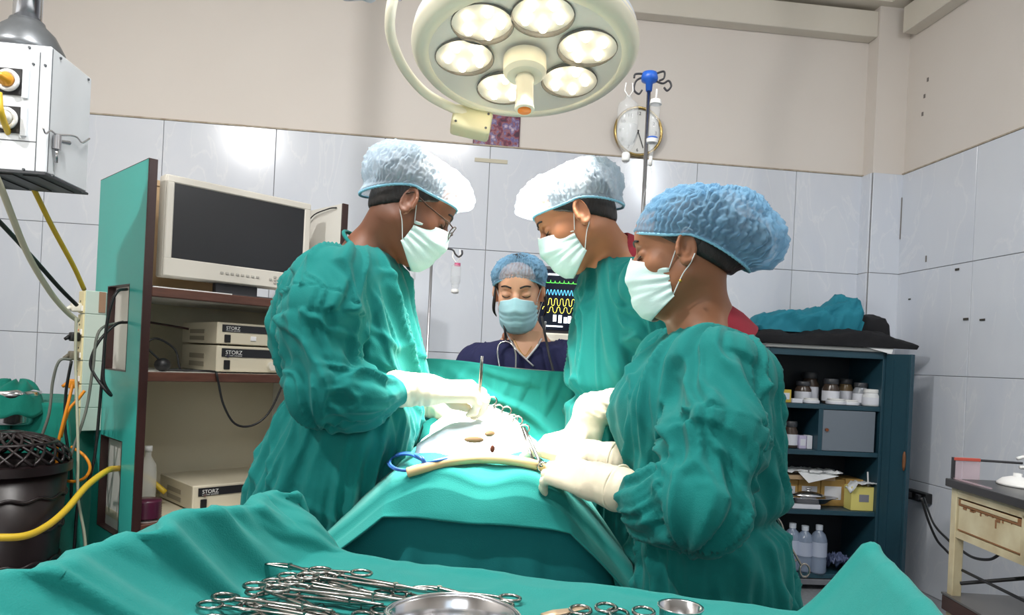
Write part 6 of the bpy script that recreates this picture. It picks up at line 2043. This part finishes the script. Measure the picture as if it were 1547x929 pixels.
# ---- gown
def gown_mesh(st, arms, yaw=0.0, h=.0056, waist=None, amp=1.0, seed=0, extra=None, power=2.2, arm_k=.035, center=None, skirt_f=7.0):
    zs = [q[0] for q in st]
    pts = [np.array((q[1] + sx * q[3] * 1.1, q[2] + sy * q[4] * 1.1, q[0])) for q in st for sx in (-1, 1) for sy in (-1, 1)]
    for a in arms:
        for p, r in zip(*a):
            pts += [np.array(p) - r, np.array(p) + r]
    pts = np.array(pts)
    f = Field(pts.min(0) - .03, pts.max(0) + .03, h)
    f.loft(st, 0.0, yaw, power)
    if extra: extra(f)
    for a, r in arms:
        f.chain([np.array(p) for p in a], r, arm_k)
    V, Fq = f.mesh(2)
    N = vnormals(V, Fq)
    # which vertices belong to a sleeve
    D = np.full(len(V), 9.0); S = np.zeros(len(V)); A = np.zeros(len(V)); EL = np.zeros(len(V)); LN = np.full(len(V), 9.0)
    for a, r in arms:
        a = [np.array(p) for p in a]
        s0 = 0
        sl_el = sum(np.linalg.norm(a[i + 1] - a[i]) for i in range(len(a) // 2))
        ln_ = sum(np.linalg.norm(a[i + 1] - a[i]) for i in range(len(a) - 1))
        for i in range(len(a) - 1):
            ba = a[i + 1] - a[i]; L = np.linalg.norm(ba)
            t = np.clip(((V - a[i]) @ ba) / (L * L), 0, 1)
            w = V - a[i] - ba * t[:, None]
            d = np.linalg.norm(w, axis=1) - (r[i] + (r[i + 1] - r[i]) * t)
            e1 = np.cross(ba, (0.3, .2, 1)); e1 /= np.linalg.norm(e1); e2 = np.cross(ba / L, e1)
            an = np.arctan2(w @ e2, w @ e1)
            up = d < D
            EL[up] = sl_el; LN[up] = ln_; D[up] = d[up]; S[up] = (s0 + t * L)[up]; A[up] = an[up]
            s0 += L
    zz = np.array(sorted(zs)); o = np.argsort(zs)
    cx = np.interp(V[:, 2], zz, np.array([st[k][1] for k in o])); cy = np.interp(V[:, 2], zz, np.array([st[k][2] for k in o]))
    th = np.arctan2(V[:, 1] - cy, V[:, 0] - cx)
    sl = 1 - sstep(.004, .03, D)
    wz = waist if waist is not None else .5 * (zz[0] + zz[-1])
    below = sstep(wz + .02, wz - .28, V[:, 2]) if False else np.clip((wz - V[:, 2]) / .25, 0, 1)
    cs, sn = np.cos(th), np.sin(th)
    qs = np.stack([cs * skirt_f * .5 + seed, sn * skirt_f * .5, V[:, 2] * 1.1 + seed], 1)
    skirt = (ridged(qs) * .024 + np.maximum(ridged(qs * 2.1 + 3) - .2, 0) * .022) * below
    # body wrinkles: long folds hanging down and a little aslant, a few crossing pulls
    th2 = th + .9 * (V[:, 2] - zz.mean()) + .5 * perlin(np.stack([cs * 1.2, sn * 1.2, V[:, 2] * 2.5 + seed], 1))
    c2, s2 = np.cos(th2), np.sin(th2)
    qb = np.stack([c2 * 2.0 + seed, s2 * 2.0, V[:, 2] * 1.7], 1)
    qf = np.stack([c2 * 4.2, s2 * 4.2 + seed, V[:, 2] * 3.4], 1)
    qx = np.stack([cs * 1.5, sn * 1.5 - seed, V[:, 2] * 7.5 + cs * 1.5], 1)
    body = np.maximum(ridged(qb) - .10, 0) ** 1.4 * .025 + np.maximum(ridged(qf) - .40, 0) * .014 + np.maximum(ridged(qx) - .55, 0) * .012 + perlin(qb * .7 + 4) * .006
    body = body * (1 - below * .6)
    if waist is not None:
        cinch = np.exp(-((V[:, 2] - wz) / .02) ** 2)
        body = body * (1 - .8 * cinch) - .006 * cinch
    ca_, sa_ = np.cos(A), np.sin(A)
    tw = A + S * 5 + .6 * perlin(np.stack([ca_, sa_, S * 6 + seed], 1))
    ql = np.stack([np.cos(tw) * 1.35, np.sin(tw) * 1.35, S * 3.0 + seed], 1)
    qt = np.stack([S * 15 + ca_ * 1.2, ca_ * .9, sa_ * .9 + seed], 1)
    elb = np.exp(-((S - EL) / .085) ** 2)
    slv = np.maximum(ridged(ql) - .10, 0) ** 1.3 * .024 * (1 - .4 * elb) + np.maximum(ridged(qt) - .10, 0) ** 1.2 * (.004 + .013 * elb) + np.maximum(ridged(ql * 2.1 + 3) - .4, 0) * .010
    qc = np.stack([c2 * 1.6 + 7, s2 * 1.6 + seed, V[:, 2] * 5.5 + c2 * 2], 1)
    crease = np.maximum(ridged(qc) - .78, 0) * .04
    qd = np.stack([np.cos(tw) * 1.0 + 3, np.sin(tw) * 1.0, S * 7 + seed], 1)
    crease_s = np.maximum(ridged(qd) - .78, 0) * .05
    topf = sstep(0, 1, (zz[-1] - V[:, 2]) / .09)
    d = (1 - sl) * (skirt + (body + crease - .010) * (.15 + .85 * topf)) + sl * (slv + crease_s - .012) * sstep(0, .06, LN - S)
    V = V + N * (d * amp)[:, None]
    V = lap(V, Fq, 1, .35)
    return V, Fq

def rowst(rows, Y, ry, dY=None):
    """stations from photo rows (py, px_left, px_right): section half width from the outline, ry across"""
    out = []
    for i, (py, xl, xr) in enumerate(rows):
        a, b = P(xl, py, Y), P(xr, py, Y)
        r_ = ry[i] if hasattr(ry, '__len__') else ry
        yy = Y + (dY[i] if dY is not None else 0)
        out.append(((a.z + b.z) / 2, (a.x + b.x) / 2, yy, (b.x - a.x) / 2, r_))
    return out

def extend_hem(st, hem, grow=1.12):
    z, cx, cy, rx, ry = sorted(st)[0]
    return st + [((z + hem) / 2, cx, cy, rx * (1 + (grow - 1) * .6), ry * (1 + (grow - 1) * .6)), (hem, cx, cy, rx * grow, ry * grow)]

m_hair = mat('black_hair', (22, 18, 17), .45, bump=.5, bscale=180, stretch=(1, 1, .25))
m_capw = cap_mat('cap_white_blue', (206, 224, 238), .48)
m_capb = cap_mat('cap_light_blue', (146, 194, 226), .52)
m_band = mat('cap_elastic', (132, 190, 214), .7)
m_mask = mat('mask_mint', (206, 232, 228), .75, bump=.12, bscale=240)
m_maskb = mat('mask_pale_blue', (168, 214, 224), .75, bump=.12, bscale=240)
m_loop = mat('mask_loop', (232, 236, 236), .6)
m_glove = mat('latex_glove', (238, 224, 198), .42, sss=.0, bump=.08, bscale=120)
m_redsh = mat('maroon_scrub', (142, 26, 46), .8, bump=.15, bscale=300)
m_gown = mat('gown_green', (24, 114, 110), .88, var=.14, scale=7, var_rgb=(18, 96, 98), bump=.20, bscale=520, sheen=.08, spec=.12)

def hair_mesh(M, low=-.05, fwd=(.036, 0, .030), nrm=(.6, 0, -.8), grow=.004, bun=None):
    f = Field((-.22 if bun else -.13, -.11, -.14), (.12, .11, .15), .0045)
    f.ell((-.012, 0, .036), (.097 + grow, .076 + grow, .088 + grow), k=0)
    f.ell((-.045, 0, -.015), (.055, .060, .06), k=.02)
    if bun: f.ell(bun[0], bun[1], k=.02)
    f.halfcut((0, 0, low), (0, 0, -1)).halfcut(fwd, nrm)
    V, Fq = f.mesh(2)
    return tf(M, V), Fq

def face_bits(M, t, brow=True, lash=(22, 16, 14), lips=False):
    m_l = mat('lash', lash, .6)
    for s in (1, -1):
        if brow:
            pts = [M @ Vector((.0968 - .012 * k * k, s * (.014 + .034 * k), .031 + .006 * math.sin(k * 2.6))) for k in np.linspace(0, 1, 9)]
            MB().tube(pts, [.0022 + .0016 * math.sin(math.pi * (.2 + .75 * i / 8)) for i in range(9)], 6, flat=.8).build('eyebrow', m_l, t, True)
        pts = [M @ Vector((.0775 + .0142 * math.sin(math.pi * (.12 + .76 * k)), s * (.0185 + .028 * k), .0035 - .0045 * math.sin(math.pi * k))) for k in np.linspace(0, 1, 11)]
        MB().tube(pts, .0011, 6).build('eyelash', m_l, t, True)

def ear_loops(t, M, L, side_sign, w=.0012):
    """two loops from the mask edge behind the ear"""
    e = L[-1 if side_sign > 0 else 0]
    top, bot = e[3], e[-4]
    s = side_sign
    a = [top, (-.004, s * .079, .026), (-.014, s * .083, .036), (-.026, s * .079, .028)]
    b = [bot, (.004, s * .073, -.050), (-.012, s * .079, -.034), (-.024, s * .078, -.015)]
    for q in (a, b):
        MB().tube([M @ Vector(p) for p in bez(q, 6)], w, 6).build('ear_loop', m_loop, t, True)

def neck_ring(c, axis, r, n=64, wob=.004, seed=0):
    ax = Vector(axis).normalized(); x = ax.orthogonal().normalized(); y = ax.cross(x)
    return [Vector(c) + (x * math.cos(a) + y * math.sin(a)) * (r + wob * math.sin(3 * a + seed)) for a in np.linspace(0, 2 * math.pi, n, endpoint=False)]

def person(label, skin, M, neck, shoulders, pelvis, yaw, feet, arms_b, female=False, cap=None, capm=None, maskm=None, mk=None, hair=None, loc=None):
    t = thing('person', label, 'person', loc)
    hv = head_mesh(M, neck, shoulders, female)
    bv = body_mesh(pelvis, neck, yaw, .18 if female else .20, .17 if female else .20, feet, arms_b)
    V, Fq = join([hv, bv])
    obj('body', V, Fq, skin, t)
    V, Fq = hair_mesh(M, **(hair or {}))
    obj('hair', V, Fq, m_hair, t)
    ck = dict(cap)
    V, Fq = cap_mesh(M, **ck)
    cp = obj('bouffant_cap', V, Fq, capm, t)
    rr = ck.get('rim_r', (.106, .084))
    MB().tube(cap_rim_band(M, ck.get('front', .066), ck.get('side', .036), ck.get('back', -.028), rr), .0032, 6, True).build('elastic_band', m_band, cp, True)
    g, L = mask_mesh(M, **(mk or {}))
    mb = MB().sheet([[tuple(p) for p in row] for row in g], .0012)
    mo = mb.build('face_mask', maskm, t, True)
    MB().tube([tuple(g[i, 0]) for i in range(g.shape[0])], .0016, 6).build('mask_edge', m_loop, mo, True)
    for s in (1, -1):
        ear_loops(mo, M, L, s)
    face_bits(M, t)
    return t

# shoes on the floor are part of each body's lower end; feet positions (left, right)
# ------------------------------------------------------------------ left surgeon
def left_surgeon():
    Y = 1.78
    skin = mat('skin_dark_brown', (118, 74, 52), .5, var=.2, scale=14, var_rgb=(98, 58, 40), sss=.08)
    hc = P(620, 316, 1.75)
    M = head_frame(hc, 12, 31, 0)
    neck = P(556, 392, 1.79)
    shR, shL = P(505, 428, 1.62), P(545, 432, 1.96)
    elR, wrR = P(486, 592, 1.545), P(604, 592, 1.62)
    elL, wrL = P(585, 600, 2.00), P(655, 612, 1.86)
    pel = P(520, 690, Y)
    loc = (pel.x, pel.y, 0)
    t = person('surgeon in green gown with glasses and white cap, standing left of the table', skin, M, neck, (shL, shR), pel, 0,
               [(pel.x - .02, Y + .12, .0), (pel.x + .02, Y - .12, .0)], [(shL, elL, wrL), (shR, elR, wrR)],
               cap=dict(lobes=[((-.022, 0, .044), (.114, .092, .088)), ((-.055, 0, .050), (.095, .088, .076)), ((.045, 0, .066), (.085, .082, .068))], seed=1.0, front=.062, side=.036, back=-.042, pleat=.0050, npl=70),
               capm=m_capw, maskm=m_mask, mk=dict(seed=1.3), hair=dict(low=-.055), loc=loc)
    rows = [(376, 520, 588), (392, 492, 602), (415, 462, 611), (450, 437, 618), (490, 425, 626), (530, 423, 632), (565, 430, 635), (588, 444, 632), (630, 430, 630), (690, 412, 612), (740, 402, 602), (820, 396, 596)]
    ry = [.07, .135, .175, .195, .195, .19, .18, .172, .185, .20, .21, .215]
    st = extend_hem(rowst(rows, Y, ry), .28)
    up = P(487, 470, 1.575); fo = P(545, 598, 1.565)
    gw = obj('surgical_gown', *gown_mesh(st, [([shR, up, elR, fo, wrR], [.080, .082, .066, .060, .031]), ([shL, elL, wrL], [.075, .062, .032])], waist=P(445, 588, Y).z, seed=2.0, amp=1.0), m_gown, t)
    MB().tube(neck_ring(P(556, 382, 1.785), (P(622, 318, 1.75) - P(545, 405, 1.785)), .074, wob=.003), .005, 8, True).build('neck_binding', m_gown, gw, True)
    s = sorted(st, key=lambda q: abs(q[0] - P(445, 588, Y).z))[0]
    MB().tube([(s[1] + (s[3] + .004) * math.cos(a), s[2] + (s[4] + .004) * math.sin(a), s[0] + .006 * math.sin(a * 2)) for a in np.linspace(0, 2 * math.pi, 60, endpoint=False)], .006, 6, True).build('waist_tie', m_gown, gw, True)
    # right glove: half-closed hand holding a needle holder upright
    hx = Vector((1, .16, .02)); M1 = frame(P(648, 589, 1.645), hx, Vector((-.05, -.35, 1)))
    curls = [(32, 55, 40), (38, 60, 40), (42, 60, 40), (46, 60, 40)]
    glove(t, M1, 1, curls, thumb=((.030, .030, -.022), (.056, .026, -.040), (.082, .012, -.044)), forearm=.068, cuff_r=.036, wrist_r=.030, scale=1.13, seed=1)
    hx = Vector((1, -.35, -.12)); M2 = frame(P(668, 614, 1.84), hx, Vector((.1, -.2, 1)))
    glove(t, M2, -1, [(30, 40, 30)] * 4, forearm=.06, cuff_r=.036, wrist_r=.030, scale=1.02, seed=2)
    # glasses
    gl = thing('spectacles', 'thin dark framed spectacles worn by the left surgeon', 'glasses', M @ Vector((.09, 0, 0)))
    m_fr = mat('spectacle_frame', (58, 40, 30), .3, .3); m_ln = mat('spectacle_lens', (230, 236, 240), .03, alpha=.14, spec=.9)
    for sgn in (1, -1):
        cc = Vector((.117, sgn * .034, .003))
        rim = [M @ (cc + Vector((-.010 * (abs(math.cos(a)) if math.cos(a) * sgn > 0 else 0) * .8, .026 * math.cos(a), .017 * math.sin(a)))) for a in np.linspace(0, 2 * math.pi, 28, endpoint=False)]
        MB().tube(rim, .0013, 6, True).build('rim', m_fr, gl, True)
        MB().add(rim, [list(range(28))]).build('lens', m_ln, gl)
        MB().tube([M @ Vector(p) for p in ((.111, sgn * .060, .010), (.095, sgn * .074, .012), (.03, sgn * .083, .014), (-.012, sgn * .082, .022), (-.024, sgn * .080, .008))], .0017, 6).build('temple', m_fr, gl, True)
    MB().tube([M @ Vector(p) for p in ((.118, -.009, .006), (.120, 0, .009), (.118, .009, .006))], .0013, 6).build('bridge', m_fr, gl, True)
    # needle holder in the right hand
    nh = thing('needle_holder', 'slim steel instrument held upright in the left surgeon glove', 'instrument', P(722, 600, 1.66))
    a, b = P(727, 538, 1.655), P(722, 632, 1.68)
    d = b - a
    MB().tube([a, a + d * .12, a + d * .5, b], [.0022, .0042, .0046, .002], 10, flat=.6).build('shaft', m_instr, nh, True)
    MB().tube([a + Vector((.004, 0, 0)), a + d * .3 + Vector((.004, 0, 0)), b], [.0018, .003, .0015], 8, flat=.6).build('spring_arm', m_instr, nh, True)
left_surgeon()
# ------------------------------------------------------------------ right surgeon, bending to the wound
def right_surgeon():
    Y = 1.94
    skin = mat('skin_tan', (168, 112, 78), .5, var=.2, scale=14, var_rgb=(146, 92, 62), sss=.08)
    hc = P(872, 332, 1.84)
    M = head_frame(hc, 180 - 4, 33, 0)
    neck = P(930, 398, 1.90)
    shL, shR = P(985, 440, 1.77), P(938, 440, 2.12)
    elL, wrL = P(1020, 606, 1.72), P(955, 615, 1.70)
    elR, wrR = P(945, 590, 2.14), P(890, 640, 2.00)
    pel = P(945, 700, Y)
    t = person('surgeon in green gown over maroon scrubs and white cap, bending in behind the right nurse', skin, M, neck, (shL, shR), pel, 180,
               [(pel.x, Y - .12, 0), (pel.x, Y + .12, 0)], [(shL, elL, wrL), (shR, elR, wrR)],
               cap=dict(lobes=[((-.020, 0, .044), (.116, .093, .090)), ((-.050, 0, .050), (.098, .088, .076)), ((.045, 0, .068), (.086, .083, .070))], seed=4.0, front=.060, side=.034, back=-.032, pleat=.0052, npl=66),
               capm=m_capw, maskm=m_mask, mk=dict(seed=3.1), hair=dict(low=-.055), loc=(pel.x, pel.y, 0))
    rows = [(385, 902, 968), (402, 888, 985), (430, 882, 1003), (480, 872, 1022), (540, 866, 1030), (600, 863, 1032), (690, 862, 1034), (790, 858, 1036)]
    st = extend_hem(rowst(rows, Y, [.08, .14, .18, .195, .19, .185, .19, .20]), .28)
    gw = obj('surgical_gown', *gown_mesh(st, [([shL, elL, wrL], [.078, .066, .033]), ([shR, elR, wrR], [.075, .062, .032])], waist=P(945, 600, Y).z, seed=7.0), m_gown, t)
    ax = hc - P(945, 410, 1.9)
    MB().tube(neck_ring(P(928, 392, 1.90), ax, .080, wob=.003, seed=1), .005, 8, True).build('neck_binding', m_gown, gw, True)
    # maroon scrub collar at the nape
    c0 = P(930, 392, 1.90); axn = Vector(ax).normalized()
    Mc_ = Matrix.Translation(c0) @ (axn + Vector((-.25, 0, .1))).to_track_quat('Z', 'X').to_matrix().to_4x4()
    MB().lathe([(.098, -.055), (.086, -.01), (.074, .022), (.070, .026), (.068, .020), (.080, -.02)], 48, Mc_, False).build('scrub_collar', m_redsh, t, True)
    # chest pocket
    pc_ = P(884, 592, 1.76)
    # near glove: forearm comes from behind the nurse, hand drops from the wrist
    M1 = frame(P(893, 622, 1.70), Vector((-.50, .05, -.92)), Vector((-.80, -.55, .42)))
    glove(t, M1, 1, [(18, 30, 20)] * 4, forearm=.050, cuff_r=.039, wrist_r=.036, bend=(0, -.01, -.075), scale=1.12, seed=3)
    M2 = frame(P(876, 655, 1.97), Vector((-1, -.3, -.3)), Vector((0, -.2, 1)))
    glove(t, M2, -1, [(30, 40, 30)] * 4, forearm=.06, cuff_r=.036, wrist_r=.030, seed=4)
right_surgeon()

# ------------------------------------------------------------------ nurse standing at the right, nearest
def right_nurse():
    Y = 1.46
    skin = mat('skin_brown', (148, 98, 68), .5, var=.2, scale=14, var_rgb=(122, 78, 54), sss=.08)
    hc = P(1036, 384, 1.44)
    M = head_frame(hc, 180 - 20, 10, 0)
    neck = P(1062, 500, 1.46)
    shL, shR = P(1092, 560, 1.31), P(1015, 555, 1.62)
    elL, wrL = P(1056, 762, 1.185), P(948, 740, 1.31)
    elR, wrR = P(1000, 700, 1.66), P(950, 697, 1.54)
    pel = P(1065, 800, Y)
    t = person('nurse in green gown and baggy blue cap holding forceps, nearest on the right', skin, M, neck, (shL, shR), pel, 172,
               [(pel.x, Y - .10, 0), (pel.x, Y + .10, 0)], [(shL, elL, wrL), (shR, elR, wrR)], female=True,
               cap=dict(lobes=[((-.015, 0, .042), (.108, .090, .086)), ((-.080, 0, .034), (.086, .088, .080)), ((-.125, 0, .000), (.062, .070, .060))], C=(-.055, 0, .035), seed=8.0, front=.056, side=.024, back=-.055, apex=(-.55, 0, 1), pleat=.0062, npl=56, rim_r=(.104, .082)),
               capm=m_capb, maskm=m_mask, mk=dict(seed=5.5, w=.061), hair=dict(low=-.075, grow=.003, bun=((-.115, 0, .0), (.05, .045, .05))), loc=(pel.x, pel.y, 0))
    rows = [(496, 1022, 1108), (512, 1005, 1128), (535, 982, 1146), (565, 960, 1156), (605, 936, 1162), (645, 928, 1165), (685, 934, 1165), (725, 944, 1168), (790, 955, 1170), (860, 958, 1176), (929, 955, 1180)]
    st = extend_hem(rowst(rows, Y, [.075, .13, .165, .18, .185, .18, .175, .175, .185, .19, .195]), .28)
    up = P(1082, 660, 1.235); fo = P(1000, 764, 1.24)
    gw = obj('surgical_gown', *gown_mesh(st, [([shL, up, elL, fo, wrL], [.074, .078, .066, .058, .032]), ([shR, elR, wrR], [.070, .060, .031])], yaw=math.radians(-8), waist=P(1060, 770, Y).z, seed=11.0, amp=1.05), m_gown, t)
    ax = hc - P(1068, 520, 1.46)
    MB().tube(neck_ring(P(1061, 501, 1.462), ax, .066, wob=.003, seed=1), .005, 8, True).build('neck_binding', m_gown, gw, True)
    Mc_ = Matrix.Translation(P(1069, 503, 1.46)) @ (Vector(ax).normalized() + Vector((-.46, 0, 0))).to_track_quat('Z', 'X').to_matrix().to_4x4()
    MB().lathe([(.088, -.045), (.080, -.005), (.068, .026), (.062, .030), (.060, .024), (.074, -.02)], 48, Mc_, False).build('scrub_collar', m_redsh, t, True)
    # gloves
    a, b = P(898, 726, 1.355), P(818, 700, 1.46)
    M1 = frame(a, b - a, Vector((.1, -.75, .75)))
    glove(t, M1, -1, [(16, 34, 26), (20, 36, 26), (24, 38, 26), (28, 38, 26)], thumb=((.032, .026, -.024), (.062, .018, -.038), (.088, .006, -.040)), forearm=.055, cuff_r=.039, wrist_r=.031, scale=1.06, seed=5)
    a, b = P(890, 688, 1.53), P(806, 668, 1.60)
    M2 = frame(a, b - a, Vector((0, -.35, 1)))
    glove(t, M2, 1, [(14, 30, 24), (16, 30, 24), (20, 32, 24), (24, 34, 24)], forearm=.055, cuff_r=.037, wrist_r=.030, scale=1.06, seed=6)
    MB().ball(P(1028, 424, 1.365), .0035, 8, 6).build('ear_stud', mat('gold', (200, 160, 80), .3, 1), t, True)
    # forceps hanging from the gown at the back
    q0 = P(1158, 800, 1.44)
    Mf = local_frame(P(1200, 868, 1.44), P(1182, 800, 1.43) - P(1200, 868, 1.44), Vector((.2, -1, 0)))
    forceps('open', Mf, 'steel forceps hanging from the right nurse gown', group='forceps clipped to a gown')
    # forceps in her hands
    nh = thing('needle_forceps', 'long steel forceps held by the right nurse at the wound', 'forceps', P(812, 680, 1.5))
    a, b = P(792, 645, 1.60), P(818, 704, 1.49)
    MB().tube([a, a + (b - a) * .35, a + (b - a) * .8, b], [.0025, .0038, .0046, .0042], 10, flat=.7).build('arm', m_instr, nh, True)
    a2 = a + Vector((-.006, .004, 0)); b2 = b + Vector((-.016, .004, .004))
    MB().tube([a2, a2 + (b2 - a2) * .5, b2], [.002, .0032, .0036], 10, flat=.7).build('arm', m_instr, nh, True)
    MB().tube([b + Vector((.012 * math.cos(k), 0, .010 * math.sin(k))) + Vector((.004, -.002, -.002)) for k in np.linspace(0, 6.28, 18, endpoint=False)], .0022, 6, True).build('ring', m_instr, nh, True)
right_nurse()
# towel clips with rings round the wound
for i, (px, py) in enumerate(((748, 612), (770, 627), (787, 642))):
    rg = P(px, py, 1.80 - i * .03); tip = P(px - 30, py + 22, 1.78 - i * .03)
    Mf = local_frame(rg, tip - rg, Vector((.25, -1, .5)))
    forceps('mid', Mf, ['towel clip highest up on the white towels', 'middle towel clip on the white towels', 'lowest towel clip on the white towels'][i], 'towel_clip', 'towel clips round the wound')

# ------------------------------------------------------------------ nurse at the patient's head, facing the camera
def head_nurse():
    Y = 2.46
    skin = mat('skin_light', (222, 170, 138), .5, var=.15, scale=14, var_rgb=(206, 146, 112), sss=.08)
    hc = P(784, 441, 2.40)
    M = head_frame(hc, -90 - 6, 17, 2)
    neck = P(794, 516, 2.45)
    shL, shR = P(852, 545, 2.48), P(722, 552, 2.48)
    elL, wrL = P(884, 660, 2.46), P(830, 680, 2.30)
    elR, wrR = P(692, 665, 2.46), P(745, 680, 2.30)
    pel = P(785, 720, Y)
    t = person('nurse in navy scrubs with white piping and stethoscope behind the green screen', skin, M, neck, (shL, shR), pel, -90,
               [(pel.x + .1, Y, 0), (pel.x - .1, Y, 0)], [(shL, elL, wrL), (shR, elR, wrR)], female=True,
               cap=dict(lobes=[((-.012, 0, .040), (.106, .088, .080)), ((-.07, 0, .045), (.085, .084, .070)), ((.02, 0, .05), (.085, .082, .062))], seed=14.0, front=.062, side=.020, back=-.05, pleat=.0045, npl=52, rim_r=(.102, .083)),
               capm=m_capb, maskm=m_maskb, mk=dict(seed=8.2, w=.062, ztop=-.004), hair=dict(low=-.08, grow=.003, fwd=(.030, 0, .028)), loc=(pel.x, pel.y, 0))
    m_navy = mat('navy_scrub', (50, 52, 86), .85, var=.2, scale=8, var_rgb=(38, 40, 68), bump=.15, bscale=400, spec=.1)
    rows = [(512, 768, 818), (520, 742, 845), (535, 716, 862), (560, 700, 874), (610, 695, 880), (680, 700, 878), (760, 695, 882)]
    st = extend_hem(rowst(rows, Y, [.055, .085, .10, .11, .115, .115, .12]), .75, 1.05)
    V, Fq = gown_mesh(st, [([shL, elL, wrL], [.068, .062, .05]), ([shR, elR, wrR], [.068, .062, .05])], waist=None, seed=17.0, amp=.6)
    # open the V neck
    sc_ = obj('scrub_top', V, Fq, m_navy, t)
    m_pip = mat('white_piping', (226, 226, 228), .7)
    def onchest(px, py):
        # nearest front of the scrub along the view ray
        rx, rz = ray(px, py)
        d = np.array((rx, 1, rz)); d /= np.linalg.norm(d)
        w = V - np.array((0, 0, CAM_H))
        tt_ = w @ d
        dist = np.linalg.norm(w - tt_[:, None] * d, axis=1)
        k = dist < .02
        yy = tt_[k].min() if k.any() else 2.36 / d[1]
        return Vector(np.array((0, 0, CAM_H)) + d * (yy - .004))
    vl = [onchest(x, y) for x, y in ((764, 500), (770, 512), (780, 528), (794, 542), (806, 553))]
    vr = [onchest(x, y) for x, y in ((824, 486), (821, 505), (812, 522), (802, 535), (795, 543))]
    MB().tube(bez(vl, 5), .0035, 6, flat=.6).build('piping', m_pip, sc_, True)
    MB().tube(bez(vr, 5), .0035, 6, flat=.6).build('piping', m_pip, sc_, True)
    # bare throat patch inside the V
    tri = [onchest(x, y) for x, y in ((770, 506), (780, 526), (794, 541), (802, 534), (812, 520), (820, 500), (796, 500))]
    ctr = sum(tri, Vector()) / len(tri)
    MB().add([p + Vector((0, .0015, 0)) for p in tri] + [ctr + Vector((0, -.002, 0))], [[i, (i + 1) % 7, 7] for i in range(7)]).build('throat', skin, t, True)
    MB().tube(bez([onchest(x, y) + Vector((0, -.002, 0)) for x, y in ((776, 512), (784, 527), (793, 537), (801, 527), (812, 508))], 6), .0012, 5).build('necklace', MATS['gold'], t, True)
    # stethoscope
    stt = thing('stethoscope', 'black and steel stethoscope round the nurse neck', 'stethoscope', onchest(770, 530))
    f = Vector((0, -.012, 0))
    MB().tube(bez([onchest(x, y) + f for x, y in ((818, 478), (822, 500), (826, 520), (830, 540), (835, 560), (838, 590))], 6), .0042, 8).build('tube', m_dkgrey, stt, True)
    MB().tube(bez([onchest(x, y) + f for x, y in ((762, 490), (763, 500), (764, 512), (764, 516))], 6), .0042, 8).build('tube', m_dkgrey, stt, True)
    MB().tube(bez([onchest(x, y) + f for x, y in ((756, 560), (752, 535), (754, 521), (764, 516), (774, 521), (779, 535), (779, 560))], 6), .003, 8).build('ear_tube', m_steel, stt, True)
    MB().ball(onchest(763, 508) + f, (.010, .008, .014)).build('joint', mat('copper', (176, 116, 90), .4, .3), stt, True)
    # loose strands of hair beside the face
    for s_, px in ((1, 747), (-1, 824)):
        q = [P(px + s_ * 2, 430, 2.40), P(px, 450, 2.39), P(px - s_ * 1, 468, 2.40), P(px + s_ * 3, 478, 2.41)]
        MB().tube(bez(q, 5), [.002 + .006 * math.sin(math.pi * i / 15) for i in range(16)], 8, flat=.7).build('hair_strand', m_hair, t, True)
head_nurse()

# ------------------------------------------------------------------ the patient under the drapes
def patient():
    skin = MATS['skin_tan']
    t = thing('person', 'patient lying under the green drapes with head behind the screen', 'person', (-.07, 2.0, .83))
    f = Field((-.40, 1.46, .70), (.26, 2.75, 1.12), .012)
    f.chain([(-.07, 1.70, .915), (-.06, 1.85, .925), (-.05, 2.15, .92), (-.05, 2.32, .90)], [.085, .09, .10, .06], .05)
    f.chain([(-.05, 2.30, .90), (-.05, 2.40, .90)], [.05, .05], .03)
    f.ell((-.05, 2.48, .905), (.075, .11, .085), k=.02)
    f.cone((-.05, 2.49, .985), (-.05, 2.47, .992), .012, .013, .01)
    for s in (-1, 1):
        f.chain([(-.07 + s * .07, 1.70, .905), (-.08 + s * .09, 1.52, .885)], [.07, .05], .03)
        f.chain([(-.05 + s * .13, 2.22, .91), (-.05 + s * .155, 2.0, .885)], [.045, .038], .03)
    V, Fq = f.mesh(2)
    obj('body', V, Fq, skin, t)
patient()
